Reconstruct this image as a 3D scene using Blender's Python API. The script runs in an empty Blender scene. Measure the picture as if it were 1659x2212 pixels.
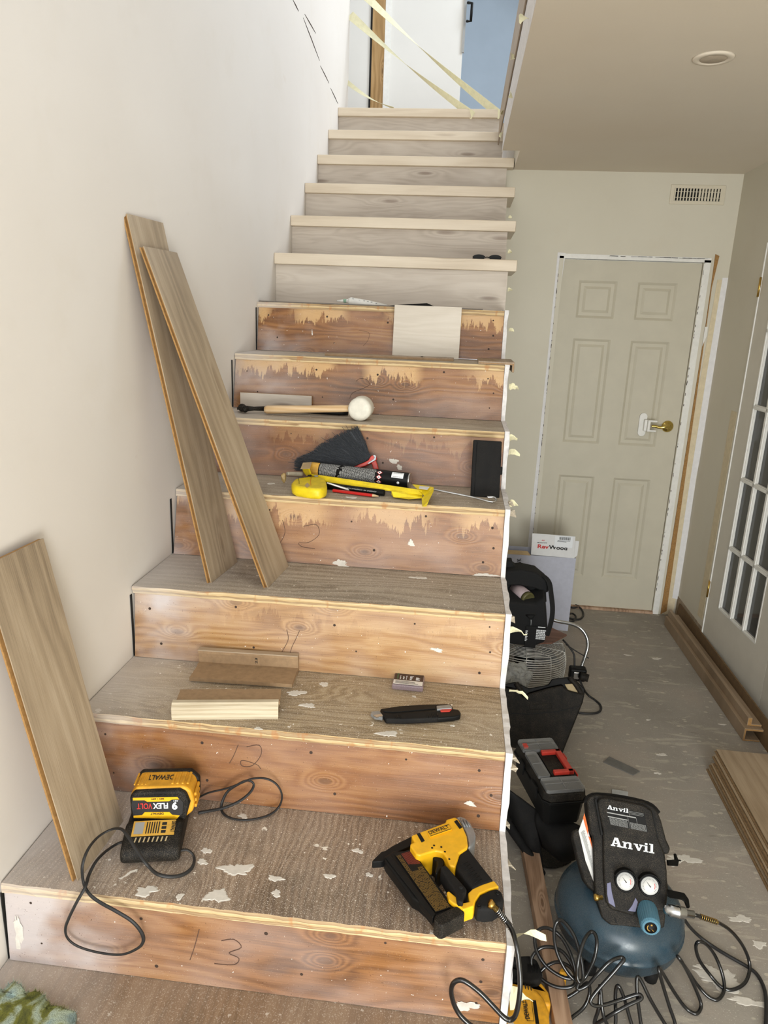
import bpy, bmesh, math, random
from mathutils import Vector, Matrix, Euler, noise as mnoise
sc = bpy.context.scene
C = sc.collection
R = math.radians
random.seed(7)

# ---------------------------------------------------------------- camera
cam_d = bpy.data.cameras.new('camera'); cam = bpy.data.objects.new('camera', cam_d); C.objects.link(cam)
yaw, pitch, roll = 0.0979, -0.2690, 0.0388
fw = Vector((-math.sin(yaw)*math.cos(pitch), math.cos(yaw)*math.cos(pitch), math.sin(pitch)))
r0 = fw.cross(Vector((0, 0, 1))).normalized(); u0 = r0.cross(fw)
rr = math.cos(roll)*r0 + math.sin(roll)*u0; uu = -math.sin(roll)*r0 + math.cos(roll)*u0
mw = Matrix((rr, uu, -fw)).transposed().to_4x4(); mw.translation = (-0.1539, -0.8148, 1.3083)
cam.matrix_world = mw
cam_d.sensor_fit = 'HORIZONTAL'; cam_d.sensor_width = 36; cam_d.lens = 36*1548.45/1659
cam_d.clip_start = 0.02
sc.camera = cam

# ---------------------------------------------------------------- world, lights, exposure
w = bpy.data.worlds.new('world'); sc.world = w; w.use_nodes = True
bg = w.node_tree.nodes['Background']; bg.inputs[0].default_value = (0.90, 0.95, 1.0, 1); bg.inputs[1].default_value = 1.0
def area(name, loc, target, sx, sy, power, col):
    l = bpy.data.lights.new(name, 'AREA'); l.shape = 'RECTANGLE'; l.size = sx; l.size_y = sy
    l.energy = power; l.color = col
    o = bpy.data.objects.new(name, l); C.objects.link(o); o.location = loc
    o.rotation_euler = (Vector(target)-Vector(loc)).to_track_quat('-Z', 'Y').to_euler()
    return o
area('entry_window_light', (-0.1, -3.4, 1.9), (-0.3, 1.5, 0.6), 1.9, 2.0, 58, (0.97, 0.99, 1.0))
area('hall_fill_light', (.70, -2.4, .35), (.70, 2.6, 1.35), .95, 1.2, 62, (0.97, 1.0, .97))  # added fill light, low and aimed up, to brighten hall floor, walls and ceiling
area('upstairs_window_light', (1.6, 3.6, 4.3), (-0.9, 3.4, 2.9), 1.6, 1.3, 70, (0.80, 0.89, 1.0))
area('landing_room_light', (0.8, 6.0, 4.4), (-0.6, 5.2, 3.0), 1.0, 1.0, 10, (0.86, 0.93, 1.0))
sc.view_settings.view_transform = 'Standard'; sc.view_settings.look = 'None'
sc.view_settings.gamma = 1; sc.view_settings.use_curve_mapping = False
sc.view_settings.exposure = 0.35

# ---------------------------------------------------------------- node helper
def lin(v): return v/12.92 if v <= 0.04045 else ((v+0.055)/1.055)**2.4
def hx(h, a=1.0): return tuple(lin(int(h[i:i+2], 16)/255) for i in (0, 2, 4)) + (a,)
class G:
    def __init__(s, name, rough=0.6, metal=0.0, spec=0.5):
        s.m = bpy.data.materials.new(name); s.m.use_nodes = True
        s.t = s.m.node_tree; s.b = s.t.nodes['Principled BSDF']
        s.b.inputs['Roughness'].default_value = rough; s.b.inputs['Metallic'].default_value = metal
        s.b.inputs['Specular IOR Level'].default_value = spec
    def n(s, ty): return s.t.nodes.new(ty)
    def lk(s, a, b):
        if isinstance(a, bpy.types.NodeSocket): s.t.links.new(a, b)
        else: b.default_value = a
    def obj(s, rnd=0.0):
        tc = s.n('ShaderNodeTexCoord').outputs['Object']
        if not rnd: return tc
        oi = s.n('ShaderNodeObjectInfo').outputs['Random']
        v = s.n('ShaderNodeVectorMath'); v.operation = 'SCALE'; v.inputs[0].default_value = (rnd, rnd*.7, rnd*1.3); s.lk(oi, v.inputs['Scale'])
        a = s.n('ShaderNodeVectorMath'); a.operation = 'ADD'; s.lk(tc, a.inputs[0]); s.lk(v.outputs[0], a.inputs[1])
        return a.outputs[0]
    def sep(s, v): k = s.n('ShaderNodeSeparateXYZ'); s.lk(v, k.inputs[0]); return k.outputs
    def comb(s, x, y, z):
        k = s.n('ShaderNodeCombineXYZ'); s.lk(x, k.inputs[0]); s.lk(y, k.inputs[1]); s.lk(z, k.inputs[2]); return k.outputs[0]
    def ma(s, op, a, b=0.0, c=0.0):
        k = s.n('ShaderNodeMath'); k.operation = op; s.lk(a, k.inputs[0]); s.lk(b, k.inputs[1]); s.lk(c, k.inputs[2]); return k.outputs[0]
    def noise(s, v, scale=5, det=3, ro=0.55, dist=0.0):
        k = s.n('ShaderNodeTexNoise'); s.lk(v, k.inputs['Vector']); k.inputs['Scale'].default_value = scale
        k.inputs['Detail'].default_value = det; k.inputs['Roughness'].default_value = ro; k.inputs['Distortion'].default_value = dist
        return k.outputs['Fac']
    def vor(s, v, scale=5, rnd=1.0, out='Distance', dim='3D'):
        k = s.n('ShaderNodeTexVoronoi'); k.voronoi_dimensions = dim; s.lk(v, k.inputs['Vector']); k.inputs['Scale'].default_value = scale
        k.inputs['Randomness'].default_value = rnd; return k.outputs[out]
    def ramp(s, f, pts, smooth=False):
        k = s.n('ShaderNodeValToRGB'); s.lk(f, k.inputs[0]); e = k.color_ramp.elements
        if smooth: k.color_ramp.interpolation = 'EASE'
        while len(e) < len(pts): e.new(0.5)
        for i, (p, c) in enumerate(pts):
            e[i].position = p; e[i].color = (c, c, c, 1) if isinstance(c, (int, float)) else c
        return k.outputs[0]
    def mix(s, f, a, b, mode='MIX'):
        k = s.n('ShaderNodeMix'); k.data_type = 'RGBA'; k.blend_type = mode
        s.lk(f, k.inputs[0]); s.lk(a, k.inputs[6]); s.lk(b, k.inputs[7]); return k.outputs[2]
    def col(s, c): s.lk(c, s.b.inputs['Base Color']); return s
    def bump(s, h, st=0.3, d=0.002):
        k = s.n('ShaderNodeBump'); s.lk(h, k.inputs['Height']); k.inputs['Strength'].default_value = st
        k.inputs['Distance'].default_value = d; s.lk(k.outputs[0], s.b.inputs['Normal']); return s
def plain(name, h, rough=0.5, metal=0.0, var=0.06, sc_=40, dust=0.0, spec=0.5):
    g = G(name, rough, metal, spec); base = hx(h); v = g.obj()
    f = g.noise(v, sc_, 4, .6)
    d = tuple(x*(1-var*3) for x in base[:3])+(1,); l = tuple(min(1, x*(1+var*2)) for x in base[:3])+(1,)
    c = g.ramp(f, [(.3, d), (.7, l)])
    if dust:
        sp = g.noise(v, 900, 2, .6); big = g.noise(v, 22, 3, .6)
        m = g.ma('MULTIPLY', g.ramp(sp, [(.50, 0), (.66, 1)]), g.ramp(big, [(.35, .25), (.65, 1)]))
        c = g.mix(g.ma('MULTIPLY', m, dust), c, hx('8c8070'))
        g.lk(g.ramp(m, [(0, rough), (1, .95)]), g.b.inputs['Roughness'])
    g.bump(f, .1, .001)
    return g.col(c).m
AX = {'x': 0, 'y': 1, 'z': 2}
def wood(name, al, ac, dark, mid, light, rings=26, warp=.9, knots=0.0, kscale=(2.2, 5.5), rough=.6, contrast=1.0, fine=.5,
         wob=0.0, post=None, rnd=17.0, grain_s=1.0):
    """grain runs along axis al, rings are spread along axis ac"""
    g = G(name, rough); o = g.sep(g.obj(rnd)); raw = g.sep(g.obj())
    u, v = o[AX[al]], o[AX[ac]]; t = o[3-AX[al]-AX[ac]]
    lo = g.comb(g.ma('MULTIPLY', u, 1.3), g.ma('MULTIPLY', v, 7.0), t)
    n1 = g.noise(lo, 1.0, 3, .5, wob)
    f = g.ma('ADD', g.ma('MULTIPLY', v, rings), g.ma('MULTIPLY', n1, warp*10))
    kd = None
    if knots:
        kv = g.comb(g.ma('MULTIPLY', u, kscale[0]), g.ma('MULTIPLY', v, kscale[1]), g.ma('MULTIPLY', t, .0))
        kd = g.vor(kv, 1.0, .85, dim='2D')
        kb = g.ma('EXPONENT', g.ma('MULTIPLY', g.ma('MULTIPLY', kd, kd), -75.0))
        f = g.ma('ADD', f, g.ma('MULTIPLY', kb, 3.2*knots))
    s1 = g.ma('SINE', g.ma('MULTIPLY', f, 6.283))
    fi = g.noise(g.comb(g.ma('MULTIPLY', u, 9*grain_s), g.ma('MULTIPLY', v, 420*grain_s), t), 1.0, 3, .6)
    fac = g.ma('ADD', g.ma('MULTIPLY', s1, .16*contrast), g.ma('ADD', g.ma('MULTIPLY', g.ma('SUBTRACT', fi, .5), fine), .5))
    big = g.noise(g.comb(g.ma('MULTIPLY', u, 2.2), g.ma('MULTIPLY', v, 6), t), 1.0, 2, .5)
    fac = g.ma('ADD', fac, g.ma('MULTIPLY', g.ma('SUBTRACT', big, .5), .75))
    c = g.ramp(fac, [(.18, hx(dark)), (.5, hx(mid)), (.82, hx(light))])
    if kd is not None:
        core = g.ramp(kd, [(.02, 1), (.045, .6), (.065, 0)])
        c = g.mix(g.ma('MULTIPLY', core, .72*min(1, knots)), c, hx('5a3a20'))
    hgt = g.ma('ADD', g.ma('MULTIPLY', fi, .7), g.ma('MULTIPLY', s1, .3))
    if post: c, hgt = post(g, c, hgt, raw, o)
    g.bump(hgt, .35, .0012)
    return g.col(c).m

# ---------------------------------------------------------------- mesh helpers
class MB:
    def __init__(s): s.v = []; s.f = []; s.sm = []
    def add(s, vs, fs, sm=False):
        k = len(s.v); s.v += [Vector(p) for p in vs]; s.f += [tuple(i+k for i in f) for f in fs]; s.sm += [sm]*len(fs); return s
    def box(s, x0, x1, y0, y1, z0, z1, M=None):
        vs = [Vector((x, y, z)) for z in (z0, z1) for y in (y0, y1) for x in (x0, x1)]
        if M is not None: vs = [M @ p for p in vs]
        return s.add(vs, [(0, 2, 3, 1), (4, 5, 7, 6), (0, 1, 5, 4), (2, 6, 7, 3), (0, 4, 6, 2), (1, 3, 7, 5)])
    def loft(s, rings, cap=True, closed=True, sm=False):
        n = len(rings[0]); vs = [p for r_ in rings for p in r_]; fs = []
        for i in range(len(rings)-1):
            for j in range(n if closed else n-1):
                a = i*n+j; b = i*n+(j+1) % n; fs.append((a, b, b+n, a+n))
        s.add(vs, fs, sm)
        if cap:
            k = len(s.v)-len(vs); s.f += [tuple(range(k+n-1, k-1, -1)), tuple(range(k+(len(rings)-1)*n, k+len(rings)*n))]; s.sm += [False]*2
        return s
    def prism(s, poly, off):
        off = Vector(off); return s.loft([[Vector(p) for p in poly], [Vector(p)+off for p in poly]])
    def tube(s, pts, r, res=8, smooth=6, cap=True, flat=1.0):
        P = [Vector(p) for p in pts]
        if smooth and len(P) > 2: P = catmull(P, smooth)
        rs = r if callable(r) else (lambda t: r)
        rings = []; nrm = None
        for i, p in enumerate(P):
            tg = (P[min(i+1, len(P)-1)]-P[max(i-1, 0)]).normalized()
            if nrm is None: nrm = tg.orthogonal().normalized() if flat == 1.0 else tg.cross(Vector((0, 0, 1))).normalized()
            else: nrm = (nrm-tg*nrm.dot(tg)).normalized()
            bn = tg.cross(nrm); q = rs(i/(len(P)-1))
            rings.append([p+nrm*q*math.cos(a)+bn*q*flat*math.sin(a) for a in [2*math.pi*k/res for k in range(res)]])
        return s.loft(rings, cap, True, True)
    def lathe(s, prof, M=None, res=32, sm=True):
        M = M or Matrix.Identity(4)
        rings = [[M @ Vector((r*math.cos(2*math.pi*k/res), r*math.sin(2*math.pi*k/res), z)) for k in range(res)] for r, z in prof]
        return s.loft(rings, True, True, sm)
    def build(s, name, mat, parent=None, bevel=0.0, seg=2, smooth=False, ang=0.6):
        me = bpy.data.meshes.new(name)
        off = Vector(parent['_o']) if parent is not None and '_o' in parent else Vector((0, 0, 0))
        me.from_pydata([tuple(p-off) for p in s.v], [], s.f); me.update()
        for i, p in enumerate(me.polygons): p.use_smooth = s.sm[i] or smooth
        bm = bmesh.new(); bm.from_mesh(me); bmesh.ops.recalc_face_normals(bm, faces=bm.faces); bm.to_mesh(me); bm.free()
        o = bpy.data.objects.new(name, me); C.objects.link(o)
        if mat: me.materials.append(mat)
        if parent is not None: o.parent = parent; o['_o'] = tuple(off)
        if bevel:
            m = o.modifiers.new('bevel', 'BEVEL'); m.width = bevel; m.segments = seg; m.limit_method = 'ANGLE'; m.angle_limit = ang
            if seg > 1:
                for p in me.polygons: p.use_smooth = True
                wn = o.modifiers.new('wn', 'WEIGHTED_NORMAL'); wn.keep_sharp = True
        return o
def catmull(P, n):
    out = []
    for i in range(len(P)-1):
        a, b, c, d = P[max(i-1, 0)], P[i], P[i+1], P[min(i+2, len(P)-1)]
        for k in range(n):
            t = k/n
            out.append(0.5*((2*b)+(-a+c)*t+(2*a-5*b+4*c-d)*t*t+(-a+3*b-3*c+d)*t**3))
    out.append(P[-1]); return out
def box(name, mat, x0, x1, y0, y1, z0, z1, parent=None, bevel=0.0, seg=1, M=None):
    return MB().box(x0, x1, y0, y1, z0, z1, M).build(name, mat, parent, bevel, seg)
def thing(name, label, cat, loc=(0, 0, 0), group=None):
    o = bpy.data.objects.new(name, None); C.objects.link(o); o.location = loc; o.empty_display_size = .05
    o['_o'] = tuple(loc); tag(o, label, cat, group); return o
def tag(o, label, cat, group=None):
    o['label'] = label; o['category'] = cat
    if group: o['group'] = group
    return o
def struct(o): o['kind'] = 'structure'; return o
def stuff(o): o['kind'] = 'stuff'; return o
def rooted(o, world):
    """move a one-mesh thing's origin to a point of it"""
    world = Vector(world); o.data.transform(Matrix.Translation(-world)); o.location = world; return o
def frame(o, x, z):
    x = Vector(x).normalized(); z = Vector(z); z = (z-x*z.dot(x)).normalized(); y = z.cross(x)
    M = Matrix((x, y, z)).transposed().to_4x4(); M.translation = Vector(o); return M
def text(name, s, p0, p1, up, mat, parent=None, bold=0.0, h=None, lift=.0006, depth=.0004, shear=0.0):
    """flat lettering from p0 to p1 (baseline ends); up = rough up direction of the letters"""
    cu = bpy.data.curves.new(name, 'FONT'); cu.body = s; cu.size = 1; cu.offset = bold; cu.shear = shear; cu.resolution_u = 3
    t = bpy.data.objects.new(name, cu); C.objects.link(t)
    me = bpy.data.meshes.new_from_object(t.evaluated_get(bpy.context.evaluated_depsgraph_get()))
    bpy.data.objects.remove(t); bpy.data.curves.remove(cu)
    xs = [v.co.x for v in me.vertices]; ys = [v.co.y for v in me.vertices]
    x0, x1, y0, y1 = min(xs), max(xs), min(ys), max(ys)
    p0, p1, up = Vector(p0), Vector(p1), Vector(up); X = (p1-p0); L = X.length; X.normalize()
    Y = (up-X*up.dot(X)).normalized(); Z = X.cross(Y); sx = L/(x1-x0); sy = (h/(y1-y0)) if h else sx
    vs = [p0+X*(v.co.x-x0)*sx+Y*(v.co.y-y0)*sy+Z*lift for v in me.vertices]; fs = [tuple(p.vertices) for p in me.polygons]
    bpy.data.meshes.remove(me)
    return MB().add(vs, fs).build(name, mat, parent)
def quad(name, pts, mat, parent=None, lift=0.0):
    P = [Vector(p) for p in pts]; n = (P[1]-P[0]).cross(P[2]-P[0]).normalized()
    if n.z < 0 and abs(n.z) > .05: n = -n
    return MB().prism([p+n*lift*.2 for p in P], n*max(lift, .0005)).build(name, mat, parent)
def blob(cx, cy, z, rx, ry, sd, n=44, th=.0012, rot=0.0):
    """an irregular flat splash outline"""
    rnd = random.Random(sd); ph = [rnd.uniform(0, 6.28) for _ in range(6)]; P = []
    for k in range(n):
        a = 2*math.pi*k/n; q = 1+.22*math.sin(2*a+ph[0])+.17*math.sin(3*a+ph[1])+.12*math.sin(5*a+ph[2])+.09*math.sin(8*a+ph[3])+.07*math.sin(13*a+ph[4])+rnd.uniform(-.10, .10)
        x, y = rx*q*math.cos(a), ry*q*math.sin(a); P.append(Vector((cx+x*math.cos(rot)-y*math.sin(rot), cy+x*math.sin(rot)+y*math.cos(rot), z)))
    m = MB(); m.loft([P, [Vector((cx, cy, z+th))+(p-Vector((cx, cy, z)))*.85+Vector((0, 0, th*0)) for p in P]]); return m

# ---------------------------------------------------------------- materials
def flecks(g, c, v, scale, lo, hi, colr, amt=1.0):
    return g.mix(g.ma('MULTIPLY', g.ramp(g.noise(v, scale, 2, .6), [(lo, 0), (hi, 1)]), amt), c, hx(colr))
def riser_post(strip, haze):
    def f(g, c, h, raw, o):
        x, y, z = raw[0], raw[1], raw[2]; v = g.obj()
        # raw unstained wood left where the nosing stopped the stain, dripping down from the top
        drip = g.noise(g.comb(g.ma('MULTIPLY', o[0], 34), o[1], g.ma('MULTIPLY', o[2], 6)), 1, 5, .7)
        zl = g.ma('MULTIPLY', z, 1.0)
        m = g.ma('ADD', g.ma('ADD', g.ma('MULTIPLY', drip, 1.6), .42), g.ma('MULTIPLY', zl, 7.0))
        m = g.ramp(m, [(.93, 0), (.97, 1)])
        m = g.ma('MULTIPLY', m, g.ramp(g.noise(g.comb(g.ma('MULTIPLY', o[0], 3.2), 0.0, 0.0), 1, 1, .5), [(.42, 0), (.5, 1)]))
        c = g.mix(g.ma('MULTIPLY', m, .8*strip), c, hx('cfa873'))
        # sprayed primer haze at the wall end and in a few places
        hz = g.noise(g.comb(g.ma('MULTIPLY', o[0], 5), o[1], g.ma('MULTIPLY', o[2], 7)), 1, 3, .5)
        ed = g.ramp(x, [(.0, 1), (1, 0)])
        e = g.ma('MULTIPLY', g.ma('SUBTRACT', -0.72, x), 4.0)
        e = g.ma('ADD', g.ma('MAXIMUM', g.ma('MINIMUM', e, .9), 0.0), g.ma('MULTIPLY', g.ma('MAXIMUM', g.ma('MULTIPLY', z, -2.6), 0), .22))
        hm = g.ma('MULTIPLY', g.ramp(hz, [(.36, 0), (.72, 1)]), g.ma('ADD', e, .16))
        c = g.mix(g.ma('MINIMUM', g.ma('MULTIPLY', hm, haze*1.5), .85), c, hx('c9c2c2'))
        c = flecks(g, c, v, 110, .745, .76, 'efe9e2')
        c = flecks(g, c, v, 520, .68, .74, 'e8ddd0', .4)
        dk = g.noise(v, 330, 1, .5); c = g.mix(g.ramp(dk, [(.24, .65), (.28, 0)]), c, hx('4a3020'))
        return c, h
    return f
def tread_post(dust, paint, grey):
    def f(g, c, h, raw, o):
        v = g.obj(13.0)
        gm = g.noise(v, 4.0, 4, .6); c = g.mix(g.ma('MULTIPLY', g.ramp(gm, [(.35, 0), (.7, 1)]), grey), c, hx('a59a8e'))
        p = g.noise(v, 14, 5, .6, .4); c = g.mix(g.ma('MULTIPLY', g.ramp(p, [(.69, 0), (.705, 1)]), paint), c, hx('e9e2d6'))
        c = flecks(g, c, v, 75, .70, .72, 'efe8dc', paint)
        ds = g.noise(g.comb(g.ma('MULTIPLY', o[0], 1.0), o[1], o[2]), 6, 4, .65, .5); c = g.mix(g.ma('MULTIPLY', g.ramp(ds, [(.30, .55), (.46, 0)]), min(1, dust+.2)), c, hx('54432f'))
        c = flecks(g, c, v, 420, .57, .65, 'efe6d8', dust)
        ck = g.noise(g.comb(g.ma('MULTIPLY', o[0], 3), g.ma('MULTIPLY', o[1], 60), o[2]), 1, 4, .6)
        c = g.mix(g.ramp(ck, [(.27, .6), (.31, 0)]), c, hx('5a4636'))
        wx = g.ma('MAXIMUM', g.ma('MULTIPLY', g.ma('SUBTRACT', -0.74, raw[0]), 3.2), 0.0)
        c = g.mix(g.ma('MINIMUM', g.ma('MULTIPLY', wx, g.ramp(gm, [(.3, .5), (.7, 1.1)])), .72), c, hx('cfc8c2'))
        return c, h
    return f
M_riser = [wood('bare_plywood_riser_%d' % i, 'x', 'z', d, m_, l, rings=22, warp=1.0, knots=1.2, kscale=(3.1, 6.5), wob=.3, rough=.42, contrast=.62, fine=.46, post=riser_post(st, hzz))
           for i, (d, m_, l, st, hzz) in enumerate([('5e3a1b', '8d6038', 'a98158', .0, .9), ('593617', '85562e', '9e7145', .0, .45), ('724a23', 'a3794a', 'bc9a6e', .25, .7),
                                                  ('5a3a1b', '895c33', 'a2764b', .8, .55), ('563214', '7e5028', '95653a', .2, .4), ('5a3919', '895b30', 'a37646', 1., .55), ('5e3919', '8c5d32', 'a67a48', 1., .55)])]
M_tread = [wood('bare_plywood_tread_%d' % i, al, ac, d, m_, l, rings=r_, warp=wp, wob=.5, rough=.72, contrast=ct, fine=.65, post=tread_post(du, pa, gr))
           for i, (al, ac, d, m_, l, r_, wp, ct, du, pa, gr) in enumerate([
               ('y', 'x', '65503a', '856a50', '9c846a', 30, .5, .5, .28, .4, .35), ('y', 'x', '5c4634', '87705a', 'aa937c', 60, 1.3, .9, .6, 1., .4),
               ('x', 'y', '7c6748', 'a48f70', 'bcab8e', 16, 2.4, .9, .5, 1., .40), ('x', 'y', '776a58', 'a09280', 'b9ac9a', 34, .6, 1.0, .45, .9, .55),
               ('x', 'y', '857460', 'a69884', 'bcae9a', 26, .6, .8, .4, 1., .55), ('x', 'y', '8c7e6a', 'ac9f8c', 'c0b4a2', 26, .6, .7, .4, 1., .55)])]
def ply_edge():
    g = G('plywood_edge_plies', .75); o = g.sep(g.obj(9.0)); raw = g.sep(g.obj())
    nz = g.noise(g.comb(g.ma('MULTIPLY', o[0], 5), 0.0, g.ma('MULTIPLY', o[2], 90)), 1, 3, .6)
    zz = g.ma('ADD', g.ma('MULTIPLY', o[2], 72.0), g.ma('MULTIPLY', nz, 1.1))
    fr = g.ma('FRACT', zz)
    c = g.ramp(fr, [(0.0, hx('8a6a48')), (.08, hx('cdb080')), (.55, hx('dcc59a')), (.60, hx('9a7c58')), (.8, hx('b59c78')), (1.0, hx('a28660'))])
    fi = g.noise(g.comb(g.ma('MULTIPLY', o[0], 12), o[1], g.ma('MULTIPLY', o[2], 700)), 1, 2, .6)
    c = g.mix(g.ramp(fi, [(.3, .35), (.6, 0)]), c, hx('7a5d40'))
    st = g.noise(g.comb(g.ma('MULTIPLY', o[0], 30), 0.0, g.ma('MULTIPLY', o[2], 14)), 1, 3, .6); c = g.mix(g.ma('MULTIPLY', g.ramp(st, [(.58, 0), (.66, 1)]), .5), c, hx('b0713a'))
    wx = g.ma('MINIMUM', g.ma('MAXIMUM', g.ma('MULTIPLY', g.ma('SUBTRACT', -0.78, raw[0]), 3), 0), .45)
    c = g.mix(wx, c, hx('d2ccc8'))
    g.bump(g.ma('ADD', fr, fi), .5, .0015); return g.col(c).m
M_ply = ply_edge()
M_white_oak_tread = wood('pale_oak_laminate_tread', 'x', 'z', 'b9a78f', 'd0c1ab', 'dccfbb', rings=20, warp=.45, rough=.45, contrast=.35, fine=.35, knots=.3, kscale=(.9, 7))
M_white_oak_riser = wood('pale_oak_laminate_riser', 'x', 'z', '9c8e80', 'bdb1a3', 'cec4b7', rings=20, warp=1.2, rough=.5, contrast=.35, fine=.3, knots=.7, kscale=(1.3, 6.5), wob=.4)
M_oak_u = wood('tan_oak_laminate_face', 'z', 'x', '7f6f5b', 'a08e76', 'b6a58e', rings=22, warp=.55, rough=.5, contrast=.55, fine=.6, knots=.4, kscale=(1.4, 6))
M_oak_x = wood('tan_oak_laminate_long', 'x', 'y', '85745e', 'a4927b', 'b8a690', rings=20, warp=.55, rough=.5, contrast=.5, fine=.55)
M_oak_y = wood('tan_oak_laminate_lengthwise', 'y', 'x', '857156', 'a58f74', 'b8a488', rings=20, warp=.55, rough=.45, contrast=.5, fine=.5)
M_trim_y = wood('brown_oak_trim', 'y', 'x', '75614a', '937d64', 'a6917a', rings=16, warp=.4, rough=.5, contrast=.4, fine=.5)
M_hdf = plain('brown_fibreboard_core', 'a07845', .8, var=.08, sc_=120)
M_hdf_back = plain('brown_fibreboard_back', '9c8060', .75, var=.06, sc_=60)
M_board = wood('fascia_laminate_brown', 'y', 'z', '7a6a5a', '978571', 'a6947f', rings=18, warp=.5, rough=.5, contrast=.5, fine=.4)
def wallmat(name, h, h2, blot=.5, rough=.85, scuff=None):
    g = G(name, rough); v = g.obj()
    n = g.noise(v, 1.1, 3, .5); c = g.ramp(n, [(.35, hx(h)), (.65, hx(h2))])
    n2 = g.noise(v, 5, 4, .6); c = g.mix(g.ma('MULTIPLY', g.ramp(n2, [(.55, 0), (.75, 1)]), blot*.35), c, hx('c9bda9'))
    if scuff:
        s_ = g.noise(v, 3.3, 5, .65, .6); c = g.mix(g.ma('MULTIPLY', g.ramp(s_, [(.70, 0), (.76, 1)]), .3), c, hx(scuff))
    f = g.noise(v, 260, 3, .6); g.bump(f, .12, .0008); return g.col(c).m
M_wall = wallmat('warm_white_wall_paint', 'dad3cb', 'dfd9d2', .4, scuff='bfa98c')
M_wall_hall = wallmat('beige_hall_wall_paint', 'cfc9b8', 'd6d0c0', .5)
M_ceil = wallmat('taupe_ceiling_paint', 'd9cdbb', 'dcd2c2', .2)
M_patch = plain('white_skim_patch', 'e4e2e2', .8, var=.02)
M_patch_y = plain('cream_skim_patch', 'd8c9aa', .8, var=.03)
M_white = plain('white_gloss_paint', 'e6e4de', .45, var=.02)
M_drywall = plain('white_drywall_edge', 'dcd9d8', .85, var=.05, sc_=60)
M_drywall_raw = plain('torn_drywall_paper', 'c9bda9', .9, var=.1, sc_=70)
M_door = plain('putty_door_paint', 'c4bdaa', .55, var=.015, sc_=8)
M_fdoor = plain('putty_french_door_paint', 'cdc7ba', .5, var=.015, sc_=8)
M_blue = plain('blue_bedroom_wall', 'aab9c8', .9, var=.02, sc_=2)
M_up = plain('upstairs_white_wall', 'dddad4', .9, var=.01, sc_=2)
M_pine = wood('pine_stud', 'z', 'x', 'b08a58', 'cfa872', 'dfbc8a', rings=16, warp=.5, rough=.6, knots=.8, kscale=(2, 9))
M_pine2 = wood('old_pine_two_by_four', 'y', 'x', '84664e', 'ac8c72', 'c0a288', rings=18, warp=.8, rough=.7, knots=.8, kscale=(3, 12))
M_black = plain('black_plastic', '0d0d0d', .5, var=.05, dust=.0, spec=.22)
M_black_dusty = plain('dusty_black_plastic', '0a0908', .6, var=.1, dust=.42, spec=.22)
M_black_m = plain('matt_black_rubber', '111112', .75, var=.08, dust=.10, spec=.25)
M_fabric = plain('black_fabric', '161617', .9, var=.15, sc_=200)
M_yellow = plain('yellow_tool_plastic', 'edb31c', .38, var=.04)
M_yellow_d = plain('dusty_yellow_plastic', 'dd9f20', .5, var=.08, dust=.2)
M_yellow_b = plain('bright_yellow_plastic', 'e8cc16', .4, var=.06, dust=.1)
M_grey_m = plain('satin_cast_aluminium', '9a9da0', .4, .6, var=.05)
M_steel = plain('polished_steel', 'c4c6c8', .22, 1.0, var=.03)
M_wire = plain('zinc_wire', 'dedcd6', .35, .35, var=.05)
M_brass = plain('brass', 'c9a558', .25, 1.0, var=.03)
M_goldk = plain('polished_brass_lever', 'd8c070', .16, 1.0, var=.02)
M_hose = plain('glossy_black_hose', '131314', .22, var=.04, dust=.0, spec=.7)
M_cord = plain('black_cord_rubber', '1d1d1e', .5, var=.06, dust=.1)
M_tank = plain('dark_teal_tank_enamel', '2c404c', .26, var=.04, dust=.2)
M_teal = plain('teal_knob_plastic', '4f7d92', .5, var=.05, dust=.15)
M_print_w = plain('white_print', 'e6e8ea', .6, var=.0)
M_print_k = plain('black_print', '161412', .6, var=.0)
M_print_r = plain('red_print', 'c8322e', .6, var=.0)
M_print_y = plain('ochre_print', 'b08a3a', .6, var=.0)
M_print_g = plain('grey_print', '9a9a98', .6, var=.0)
M_orange = plain('orange_label', 'e06a22', .55, var=.0)
M_white_lab = plain('white_label', 'dcdad6', .55, var=.02)
M_slate = plain('slate_blue_label', '6a6a86', .5, var=.02)
M_lab_y = plain('charger_label_ochre', 'cf9f3c', .5, var=.08, dust=.25)
M_tape = plain('cream_masking_tape', 'ddd7b4', .75, var=.03)
M_paint = plain('white_paint_spill', 'd8d2c8', .6, var=.03, sc_=90)
M_pencil_m = plain('pencil_mark', '5a4236', .9, var=.0)
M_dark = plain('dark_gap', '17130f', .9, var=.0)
M_nail = plain('nail_hole', '3a2a20', .8, var=.0)
M_red = plain('red_plastic', 'c03a2e', .4, var=.05)
M_redpen = plain('red_pencil_lacquer', 'c4201c', .35, var=.03)
M_rubber_w = plain('white_rubber', 'ddd8ca', .6, var=.04)
M_handle = wood('ash_tool_handle', 'x', 'z', 'b08c5e', 'cfad80', 'dcc09a', rings=60, warp=.2, rough=.45)
M_bristle = plain('black_bristles', '33363b', .6, var=.2, sc_=300)
M_card = plain('grey_white_cardboard', 'b9bac6', .85, var=.02)
M_card_w = plain('white_printed_cardboard', 'dfdedd', .8, var=.01)
M_kraft = plain('kraft_cardboard', 'b9a17a', .85, var=.03)
M_grille = plain('white_vent_enamel', 'd6cdb8', .5, var=.01)
M_slot = plain('vent_shadow_black', '0c0c0c', .9, var=.0)
M_tan = plain('tan_latch_plastic', 'b5a27c', .6, var=.04)
M_smoke = G('smoky_organizer_lid', .3); M_smoke.b.inputs['Alpha'].default_value = .42; M_smoke.col(hx('a3a3a2')); M_smoke = M_smoke.m
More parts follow.
